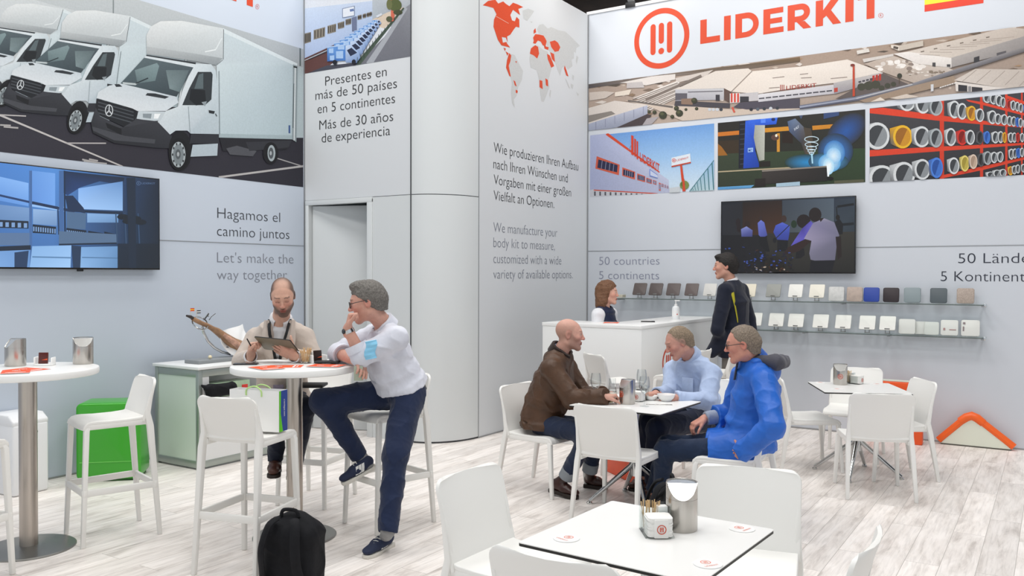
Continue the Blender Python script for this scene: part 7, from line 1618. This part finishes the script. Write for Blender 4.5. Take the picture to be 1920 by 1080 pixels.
for sx in (-1, 1):   # lapels
    rows = []
    for u in np.linspace(0, 1, 9):
        c = vb * (1 - u) + vt * u - S.f * (.012 + .065 * max(0, u - .55) * 2.2); w0 = .014 + .055 * u; w1 = w0 + .012 + .052 * math.sin(min(1, u * 1.15) * 2.6) ** 1
        if u > .88: w1 = w0 + .03
        rows.append([c + S.l * sx * w0 + S.f * .026 - S.O, c + S.l * sx * (w0 + w1) / 2 + S.f * .034 - S.O, c + S.l * sx * w1 + S.f * .006 - S.O])
    m = MB(); m.sheet(rows, .011); m.build('lapel', BZ, S.root, smooth=True, angle=60)
    e, w = jt['el' + ('L' if sx > 0 else 'R')], jt['wr' + ('L' if sx > 0 else 'R')]; ring_band('shirt_cuff', w - unit(w - e) * .008, w - e, .040, .035, WHITE_SHIRT, S.root, S.O, .005)
    o = local_tube('lanyard', [jt['neck'] + S.l * sx * .070 + S.f * .03 + UZ * .005, jt['neck'] + S.l * sx * .064 + S.f * .085 - UZ * .04, jt['neck'] + S.l * sx * .054 + S.f * .118 - UZ * .09, jt['chest'] + S.l * sx * .030 + S.f * .136 + UZ * .01, jt['chest'] + S.l * sx * .018 + S.f * .138 - UZ * .06, jt['waist'] + S.f * .135 + UZ * .03], .010, mat('lanyard_black', '#19191c', rough=.7), S.root, S.O, flat=.3)
m = MB(); m.box((0, 0, 0), (.07, .004, .10), rz=math.atan2(S.f[1], S.f[0]) + math.pi / 2); c = jt['pel'] + S.f * .185 + up * .055; m.v = [tuple(np.array(p) + c - S.O) for p in m.v]; m.build('name_badge', mat('badge', '#8a7f92', rough=.4, noise=(40, .3)), S.root)
S.trousers(cloth('dark_navy', '#1c2233'), r=(.088, .064, .050), amp=.005); S.shoes(LEATHER, SOLE_D, high=1)
a = unit(J(545, 638, 5.42) - J(476, 631, 5.47)); b = unit(RW * .05 - UZ * .085 + FW * .13); b = unit(b - a * (a @ b)); n = np.cross(a, b); tc = (J(545, 638, 5.42) + J(476, 631, 5.47)) / 2 + b * .09
t = thing('tablet', 'tablet with dark edge and olive back held up by the man in beige', 'tablet', tuple(tc)); t.matrix_world = Matrix(((a[0], b[0], n[0], tc[0]), (a[1], b[1], n[1], tc[1]), (a[2], b[2], n[2], tc[2]), (0, 0, 0, 1)))
m = MB(); m.prism(rrect(.245, .18, .012), -.004, .004); m.build('shell', mat('tablet_olive', '#6f6a58', rough=.4), t, bevel=.002)
m = MB(); m.prism(rrect(.252, .187, .014), -.0022, .0022); m.build('rim', M_BLACK, t); m = MB(); sgn = 1 if (n @ (H.c - tc)) > 0 else -1; m.add([(-.11, -.08, .0046 * sgn), (.11, -.08, .0046 * sgn), (.11, .08, .0046 * sgn), (-.11, .08, .0046 * sgn)], [[0, 1, 2, 3]]); m.build('screen', mat('tablet_glass', '#2b3038', rough=.1), t)
o = MB().tube([J(474, 655, 5.50), J(463, 635, 5.47)], .0045, 8).build('stylus', M_BLACK, smooth=True); tag(o, 'black stylus in the fist of the man in beige', 'pen')
m = MB(); m.box((0, 0, 0), (.24, .17, .018), rz=YAW); o = m.build('document_folder', M_BLACK, bevel=.004, loc=tuple(J(576, 722, 5.66))); tag(o, 'black folder on the lap of the man in beige, behind the table pole', 'folder')

# ---- 3. bald man in the brown jacket, seated, in profile
f = unit(RW * .97 - FW * .24); H = Head(J(1068, 627, 6.57), RW * .99 - FW * .06 - UZ * .05, UZ + RW * .05, .99)
jt = dict(neck=J(1051, 660, 6.61), chest=J(1040, 712, 6.64), waist=J(1022, 755, 6.67), pel=J(1014, 790, 6.68), shR=J(1034, 692, 6.44), shL=J(1062, 690, 6.82), elR=J(1074, 750, 6.36), elL=J(1096, 744, 6.74), wrR=J(1132, 743, 6.20), wrL=J(1126, 739, 6.42),
          hipR=J(1018, 797, 6.58), hipL=J(1030, 795, 6.80), knR=J(1105, 812, 6.28), knL=J(1122, 808, 6.50), anR=J(1062, 893, 6.45), anL=J(1106, 882, 6.60), heelR=J(1032, 921, 6.52), toeR=onz(1084, 937), heelL=onz(1096, 913), toeL=onz(1139, 918))
B_ = Body(f, jt, H, 1.02)
B_.build('bald man in a brown waxed jacket sitting in profile at the middle table', '#cf9f8e', [(jt['wrR'], RW * .8 + UZ * .1 + FW * .4, -UZ + FW * .3, -1, 0, dict(curl=(45, 55, 40), thumb=(30, 40))), (jt['wrL'], RW * .75 - FW * .5, -UZ, 1, 0, dict(curl=(35, 45, 35), thumb=(30, 30)))], hair='#4a3a30', brow='#6b4a38', stubble=.40, buzz=('#86695a', .38, lambda x, y, z: sg(z - np.interp(y, [-.12, -.05, -.01, .02, .06], [-.075, -.06, -.02, .02, .1]), .008) * sg(.075 - z, .012)))
BR = mat('waxed_brown', '#4d3524', rough=.5, spec=.4, bump=(30, .3), noise=(9, .22)); COLLAR = cloth('corduroy_dark', '#2a1c16', bump=(200, .3))
B_.top('jacket', BR, .040, .02, r=(.082, .074, .060), hem=jt['pel'] - UZ * .035, amp=.008, freq=20, seed=9, sleeve={'L': 1.08, 'R': 1.08}); B_.collar(COLLAR, r=.082, height=.062, drop=.10, gap=34, fold=.022); B_.collar(cloth('blue_shirt_collar', '#7d8ba6'), r=.064, height=.05, drop=.02, gap=22, name='shirt_collar')
c = jt['wrR']; ring_band('watch_band', c, jt['wrR'] - jt['elR'], .05, .02, M_BLACK, B_.root, B_.O)
B_.trousers(cloth('indigo_denim', '#1f2a42', bump=(90, .2)), r=(.090, .066, .054), amp=.005)
for sd in 'LR':
    a, k = jt['an' + sd], jt['kn' + sd]; ring_band('turned_up_cuff', a + unit(k - a) * .03, k - a, .056, .075, cloth('cuff_grey', '#8f959b'), B_.root, B_.O, .008)
B_.shoes(mat('oxblood_leather', '#3b211c', rough=.35, noise=(12, .2)), SOLE_D, high=1, th=.028)

# ---- 4. man in the light blue shirt looking down at the table
f = unit(V3(-.35, -.94, 0)); H = Head(J(1272, 642, 6.66), -RW * .93 - FW * .12 - UZ * .42, UZ - RW * .3, 1.0)
jt = dict(neck=J(1294, 665, 6.75), chest=J(1300, 718, 6.84), waist=J(1311, 752, 6.92), pel=J(1316, 778, 6.96), shL=J(1334, 700, 6.66), shR=J(1262, 694, 7.0), elL=J(1326, 752, 6.52), elR=J(1256, 736, 6.80), wrL=J(1266, 746, 6.42), wrR=J(1230, 738, 6.52),
          hipL=J(1332, 785, 6.86), hipR=J(1300, 780, 7.0), knL=J(1232, 803, 6.30), knR=J(1216, 792, 6.55), anL=J(1222, 905, 6.42), anR=J(1206, 890, 6.62), heelL=onz(1228, 924), toeL=onz(1196, 934), heelR=onz(1212, 914), toeR=onz(1180, 921))
L_ = Body(f, jt, H, 1.06)
L_.build('man in a light blue shirt bending his head over the bowls', '#c99584', [(jt['wrR'], -RW * .95 - UZ * .06 - FW * .2, -UZ, -1, 0, dict(curl=(12, 18, 14), thumb=(30, 15))), (jt['wrL'], -RW * .9 - UZ * .05, -UZ, 1, 0, dict(curl=(25, 30, 20), thumb=(30, 20)))], hair='#8a7868', brow='#6a5a4c', jaw=1.05, lids=True, buzz=('#8a7767', .8, lambda x, y, z: sg(z - np.interp(y, [-.12, -.06, -.01, .02, .05, .08], [-.085, -.06, -.02, .02, .075, .105]), .005) * (1 - .55 * sg(y + .02, .02) * sg(.045 - np.abs(x), .01) * sg(z - .07, .01))))
LB = cloth('light_blue_shirt', '#b3c4e2', bump=(50, .15)); L_.top('shirt', LB, .018, .03, r=(.078, .068, .050), amp=.007, freq=20, seed=12, sleeve={'L': .97, 'R': .97}); L_.collar(LB, r=.066, height=.06, drop=.065, gap=18, fold=.024)
ring_band('dark_bracelet', jt['wrR'], jt['wrR'] - jt['elR'], .034, .014, M_BLACK, L_.root, L_.O)
hair_cap(H, L_.root, L_.O, '#84735f', .0035, .05, .098, .002, 200, 5, side_z=-.02, back_z=-.075)
m = MB(); c = jt['chest'] + L_.l * .075 + L_.f * .155; m.box((0, 0, 0), (.11, .004, .12), rz=math.atan2(L_.f[1], L_.f[0]) + math.pi / 2); m.v = [tuple(np.array(p) + c - L_.O) for p in m.v]; m.build('breast_pocket', LB, L_.root, bevel=.002)
L_.trousers(cloth('dark_navy2', '#1a2137'), r=(.094, .070, .056), amp=.005); L_.shoes(LEATHER, SOLE_D)

# ---- 5. man in the blue raincoat, seen half from behind
f = unit(V3(-1, .05, 0)); H = Head(J(1391, 645, 5.72), -RW * .90 + FW * .26 - UZ * .16, UZ - RW * .1, 1.0)
jt = dict(neck=J(1412, 674, 5.78), chest=J(1420, 742, 5.84), waist=J(1412, 795, 5.84), pel=J(1404, 832, 5.84), shL=J(1432, 717, 5.58), shR=J(1392, 708, 6.02), elL=J(1450, 800, 5.38), elR=J(1372, 775, 6.10), wrL=J(1386, 852, 5.48), wrR=J(1320, 785, 6.04),
          hipL=J(1392, 843, 5.74), hipR=J(1380, 835, 5.94), knL=J(1246, 846, 5.98), knR=J(1252, 836, 6.14), anL=J(1238, 935, 6.10), anR=J(1224, 920, 6.25), heelL=onz(1250, 962), toeL=onz(1216, 950), heelR=onz(1236, 946), toeR=onz(1200, 936))
K = Body(f, jt, H, 1.03)
K.build('man with glasses in a bright blue raincoat seen half from behind', '#c78e7c', [(jt['wrR'], unit(J(1294, 800, 6.02) - jt['wrR']), -UZ - RW * .2, 1, 0, dict(curl=(30, 40, 30), thumb=(25, 25))), (jt['wrL'], jt['pel'] - jt['wrL'], -RW, 1, 0, dict(curl=(50, 60, 40), k=.9))], hair='#80766c', brow='#6a5a4c')
RC = mat('raincoat_blue', '#2565c4', rough=.45, spec=.4, bump=(18, .35), noise=(7, .12)); GREYL = cloth('hood_lining', '#4b4b54', bump=(80, .2))
K.top('raincoat', RC, .042, .02, r=(.084, .078, .066), hem=jt['pel'] - UZ * .035, amp=.0065, freq=17, seed=14, sleeve={'L': .97, 'R': .55}, over=.01, extra=lambda v: [v.cone(jt['hip' + q] * .9 + jt['pel'] * .1, jt['hip' + q] * .62 + jt['kn' + q] * .38, .118, .120, .05, cut=plane_end(jt['hip' + q], jt['hip' + q] * .62 + jt['kn' + q] * .38)) for q in 'LR'])
K.top('sweater', cloth('grey_blue_knit', '#9aa3b4'), .0, 0, r=(.058, .056, .048), sleeve={'L': .5, 'R': .95}, amp=.004, seed=2); K.collar(WHITE_SHIRT, r=.066, height=.05, drop=.02, gap=20, name='white_collar')
K.collar(RC, r=.084, height=.055, drop=.05, gap=42, name='raincoat_collar', fold=.02)
lo, hi = bounds([jt['neck'], jt['chest']], .24); v = Vol(lo, hi, .006); c = jt['neck']; b = -f
v.cone(c + b * .06 + K.l * .10 + UZ * .0, c + b * .13 + UZ * -.01, .035, .045, .03, flat=(UZ, .7)); v.cone(c + b * .06 - K.l * .10, c + b * .13 - UZ * .01, .035, .045, .03, flat=(UZ, .7)); v.ell(c + b * .135 - UZ * .075, (.05, .10, .075), np.array([b, K.l, UZ]), .03); v.wrinkle(.006, 24, 3); K.add('hood', v, RC)
v = Vol(lo, hi, .006); v.cone(c + b * .045 + K.l * .07 + UZ * .01, c + b * .175 + K.l * .05 - UZ * .005, .034, .052, .03, flat=(UZ, .8)); v.cone(c + b * .175 + K.l * .05 - UZ * .005, c + b * .175 - K.l * .10 - UZ * .01, .052, .045, .03); v.wrinkle(.005, 28, 5); K.add('hood_lining', v, GREYL)
for sx in (1, -1): rows = [[c + f * (.075 + .03 * u) + K.l * sx * (.070 + .03 * w - .02 * u) - UZ * (.01 + .13 * u) - K.O for w in (0, .5, 1)] for u in np.linspace(0, 1, 6)]; m = MB(); m.sheet(rows, .006); m.build('lapel_lining', GREYL, K.root, smooth=True)
K.trousers(cloth('dark_jeans', '#1c2b44', bump=(90, .2)), r=(.092, .070, .056), amp=.006, seed=8); K.shoes(LEATHER, SOLE_D)
hair_cap(H, K.root, K.O, '#7d7062', .007, .060, .088, .003, 170, 7, side_z=-.02, back_z=-.08); glasses(H, K.root, K.O)

# ---- 6. standing man in the navy blazer
f = unit(-RW * .80 + FW * .45); H = Head(J(1360, 499, 8.78), -RW * .93 + FW * .28 - UZ * .04, UZ, 1.06); fl = onz(1372, 800)
D6 = 8.8; base = J(1372, 600, D6); bx, by = base[0], base[1]
at6 = lambda dr, df, z: V3(bx, by, 0) + RW * dr + FW * df + UZ * z
jt = dict(neck=at6(-.01, 0, 1.60), chest=at6(.02, 0, 1.40), waist=at6(.03, .0, 1.16), pel=at6(.02, 0, .98), shL=at6(-.10, -.14, 1.52), shR=at6(.13, .14, 1.52), elL=at6(-.20, -.22, 1.13), elR=at6(.22, .16, 1.22), wrL=at6(-.12, -.05, .98), wrR=at6(.26, .12, .96),
          hipL=at6(-.03, -.08, .96), hipR=at6(.06, .08, .96), knL=at6(-.05, -.09, .52), knR=at6(.05, .09, .52), anL=at6(-.04, -.09, .09), anR=at6(.06, .09, .09), heelL=at6(.02, -.10, 0), toeL=at6(-.23, -.02, 0), heelR=at6(.12, .08, 0), toeR=at6(-.13, .18, 0))
N_ = Body(f, jt, H, 1.04, h=max(FAST_H, .0055))
N_.build('man in a navy blazer standing with his back half turned before the shelves', '#cc9a86', [(jt['wrL'], -UZ * .7 + RW * .4, RW, 1, 0, dict(curl=(40, 50, 40))), (jt['wrR'], -UZ, -RW, 1, 0, dict(curl=(25, 30, 25)))], hair='#211a17', brow='#211a17')
NV = cloth('navy_wool', '#161b2b', bump=(120, .1)); N_.top('blazer', NV, .030, 0, r=(.080, .068, .054), hem=at6(.02, 0, .84), amp=.005, freq=16, seed=18, extra=lambda v: v.cone(at6(-.10, -.08, 1.02), at6(-.24, -.14, .90), .11, .06, .06)); N_.collar(WHITE_SHIRT, r=.066, height=.06, drop=.03, gap=20, name='white_collar')
N_.trousers(cloth('grey_trousers', '#77736e'), r=(.09, .068, .056), amp=.004); N_.shoes(LEATHER, SOLE_D)
pts = [at6(-.065, -.15, 1.56), at6(-.045, -.20, 1.50), at6(-.015, -.195, 1.36), at6(.03, -.16, 1.16), at6(.07, -.14, 1.0)]
local_tube('yellow_strap', pts, [.014, .022, .010, .008, .014], mat('strap_yellow', '#a8a01c', rough=.7), N_.root, N_.O, flat=.35)
hair_cap(H, N_.root, N_.O, '#1b1614', .012, .088, .054, .003, 170, 9, side_z=-.03, back_z=-.08, extra=lambda v: v.ell(H.p(0, .06, .095), [.056, .042, .024], H.B, .03))

# ---- 7. woman behind the counter
f = unit(RW * .85 - FW * .5); H = Head(J(1140, 549, 8.85), RW * .95 - FW * .22 - UZ * .02, UZ, .96)
jt = dict(neck=J(1134, 575, 8.87)); nb = jt['neck']; up = UZ; l = unit(np.cross(UZ, f))
nb = nb - UZ * .02; jt = dict(neck=nb, chest=nb - UZ * .17, waist=nb - UZ * .37, pel=nb - UZ * .56, shL=nb + l * .165 - UZ * .055, shR=nb - l * .165 - UZ * .055, elL=nb + l * .20 - UZ * .33 + f * .02, elR=nb - l * .21 - UZ * .33, wrL=nb + l * .12 - UZ * .42 + f * .2, wrR=nb - l * .13 - UZ * .43 + f * .2,
          hipL=nb + l * .08 - UZ * .58, hipR=nb - l * .08 - UZ * .58, knL=V3(*(nb + l * .085)[:2], .46), knR=V3(*(nb - l * .085)[:2], .46), anL=V3(*(nb + l * .085)[:2], .08), anR=V3(*(nb - l * .085)[:2], .08))
for sd in 'LR': jt['heel' + sd] = V3(*jt['an' + sd][:2], 0) - f * .06; jt['toe' + sd] = V3(*jt['an' + sd][:2], 0) + f * .17
W_ = Body(f, jt, H, .90, h=max(FAST_H, .0055))
W_.build('woman with shoulder-length brown hair in a navy quilted vest behind the counter', '#d6a692', [(jt['wrL'], f, -UZ, -1, 0, dict()), (jt['wrR'], f, -UZ, 1, 0, dict())], hair='#6b4a34', brow='#4a3428', neck_r=.048, jaw=.92, nose=.3, lip='#a84a48')
W_.top('sweatshirt', cloth('white_knit', '#dfe0e4'), .006, 0, r=(.064, .056, .046), amp=.004, seed=21); QV = mat('quilted_navy', '#1c2440', rough=.5, spec=.4, bump=(40, .2))
def quilt(v):
    Z = (np.arange(v.n[2], dtype=np.float32) * v.h + v.lo[2])[None, None, :]; v.D = v.D - (.006 * np.abs(np.sin(Z * math.pi / .055))).astype(np.float32)
W_.top('quilted_vest', QV, .030, 0, sleeves=False, amp=.002, seed=22, extra=quilt, neck_r=.062); W_.collar(QV, r=.070, height=.055, drop=.0, gap=30, fold=.010)
m = MB(); c = jt['chest'] + W_.l * -.07 + W_.f * .150 + UZ * .03; m.box((0, 0, 0), (.05, .004, .010), rz=math.atan2(f[1], f[0]) + math.pi / 2); m.v = [tuple(np.array(p) + c - W_.O) for p in m.v]; m.build('chest_print', M_LOGO, W_.root)
c = jt['shR'] - l * .055 - UZ * .16; m = logo_mesh(lambda u, v: c - W_.O + f * u * .022 + UZ * v * .022 - l * (.012 - .006 * u * u), n=20); m.build('sleeve_print', M_LOGO, W_.root)
W_.trousers(cloth('dark_navy', '#1c2233'), r=(.085, .062, .050)); W_.shoes(LEATHER, SOLE_D, w=.038)
def lng(v):
    for sx in (-1, 1):
        v.cone(H.p(sx * .058, -.03, .02), H.p(sx * .070, -.035, -.10), .034, .036, .03); v.cone(H.p(sx * .070, -.036, -.10), H.p(sx * .084, -.045, -.135), .036, .024, .02)
    v.cone(H.p(0, -.08, .02), H.p(0, -.085, -.13), .062, .058, .03, flat=(H.y, .8)); v.cone(H.p(-.05, -.075, -.05), H.p(-.06, -.07, -.15), .045, .04, .03); v.cone(H.p(.05, -.075, -.05), H.p(.06, -.07, -.15), .045, .04, .03)
hair_cap(H, W_.root, W_.O, '#6d4b33', .018, .080, .060, .005, 90, 11, side_z=-.19, back_z=-.19, extra=lng)

# ------------------------------------------------------------------ soft bags
def backpack(name, label, c, rz, w=.30, d=.20, h=.46, lean=0.0, col='#15161a'):
    t = thing(name, label, 'backpack', tuple(c), rz); BK = mat('pack_' + col[1:], col, rough=.8, spec=.25, bump=(45, .25), noise=(20, .2)); B = np.eye(3)
    v = Vol((-w, -d, -.02), (w, d, h + .06), .006); v.box((0, 0, h * .42), (w * .5, d * .5, h * .42), B, .06, .03); v.ell((0, .0, h * .72), (w * .42, d * .42, h * .27), B, .06); v.box((0, -d * .42, h * .3), (w * .38, d * .22, h * .24), B, .04, .03); v.wrinkle(.007, 18, 5); v.halfspace((0, 0, 0), (0, 0, -1)); vol_object('pack_body', v, BK, t, (0, 0, 0), None, 1)
    for sx in (-1, 1):
        m = MB(); m.tube(spline([(sx * .05, d * .42, h * .95), (sx * .075, d * .62, h * .88), (sx * .095, d * .80, h * .62), (sx * .10, d * .72, h * .35), (sx * .12, d * .50, h * .08)], 5), .025, 10, flat=.4); m.build('shoulder_strap', BK, t, smooth=True)
    m = MB(); m.tube(spline([(-.05, d * .2, h * .95), (-.035, d * .2, h * 1.03), (.035, d * .2, h * 1.03), (.05, d * .2, h * .95)], 5), .010, 8); m.build('grab_handle', BK, t, smooth=True)
    m = MB(); m.tube([(-w * .36, -d * .36, h * .70), (-w * .1, -d * .5, h * .76), (w * .2, -d * .5, h * .75), (w * .36, -d * .36, h * .68)], .004, 6); m.box((-w * .33, -d * .4, h * .66), (.01, .006, .04)); m.build('zip', mat('zip_grey', '#7a7b7d', rough=.4, metal=.6), t, smooth=True)
    return t
p = J(551, 1092, 4.55); p[2] = 0
backpack('backpack', 'black backpack standing on the floor by the bar stool with the bag', p, R(200), .30, .22, .42)
p = J(1275, 985, 5.25); p[2] = 0
backpack('backpack', 'black bag on the floor behind the steel bin, under the raincoat', p, R(120), .36, .24, .43)
p2 = J(1240, 935, 5.2)
m = MB(); m.tube([J(1252, 915, 5.22), J(1238, 928, 5.20), J(1222, 942, 5.18), J(1214, 958, 5.2), V3(*J(1210, 965, 5.25)[:2], .015)], .014, 8, flat=.4); o = m.build('loose_strap', mat('pack_15161a', '#15161a'), smooth=True); tag(o, 'black strap hanging from the bag toward the napkin holder', 'strap')
# black bag hanging out of the cabinet niche
v = Vol((-.12, -.22, -.12), (.12, .22, .1), .006); v.box((0, 0, -.02), (.05, .15, .055), np.eye(3), .04, .03); v.cone((0, -.13, .0), (0, -.20, .035), .03, .012, .03); v.wrinkle(.006, 22, 4)
o = vol_object('black_bag', v, mat('pack_15161a', '#15161a'), None, (0, 0, 0), None, 1); c = onx(415, 726, -6.10); o.location = tuple(c); tag(o, 'black cloth bag hanging over the edge of the cabinet niche', 'bag')
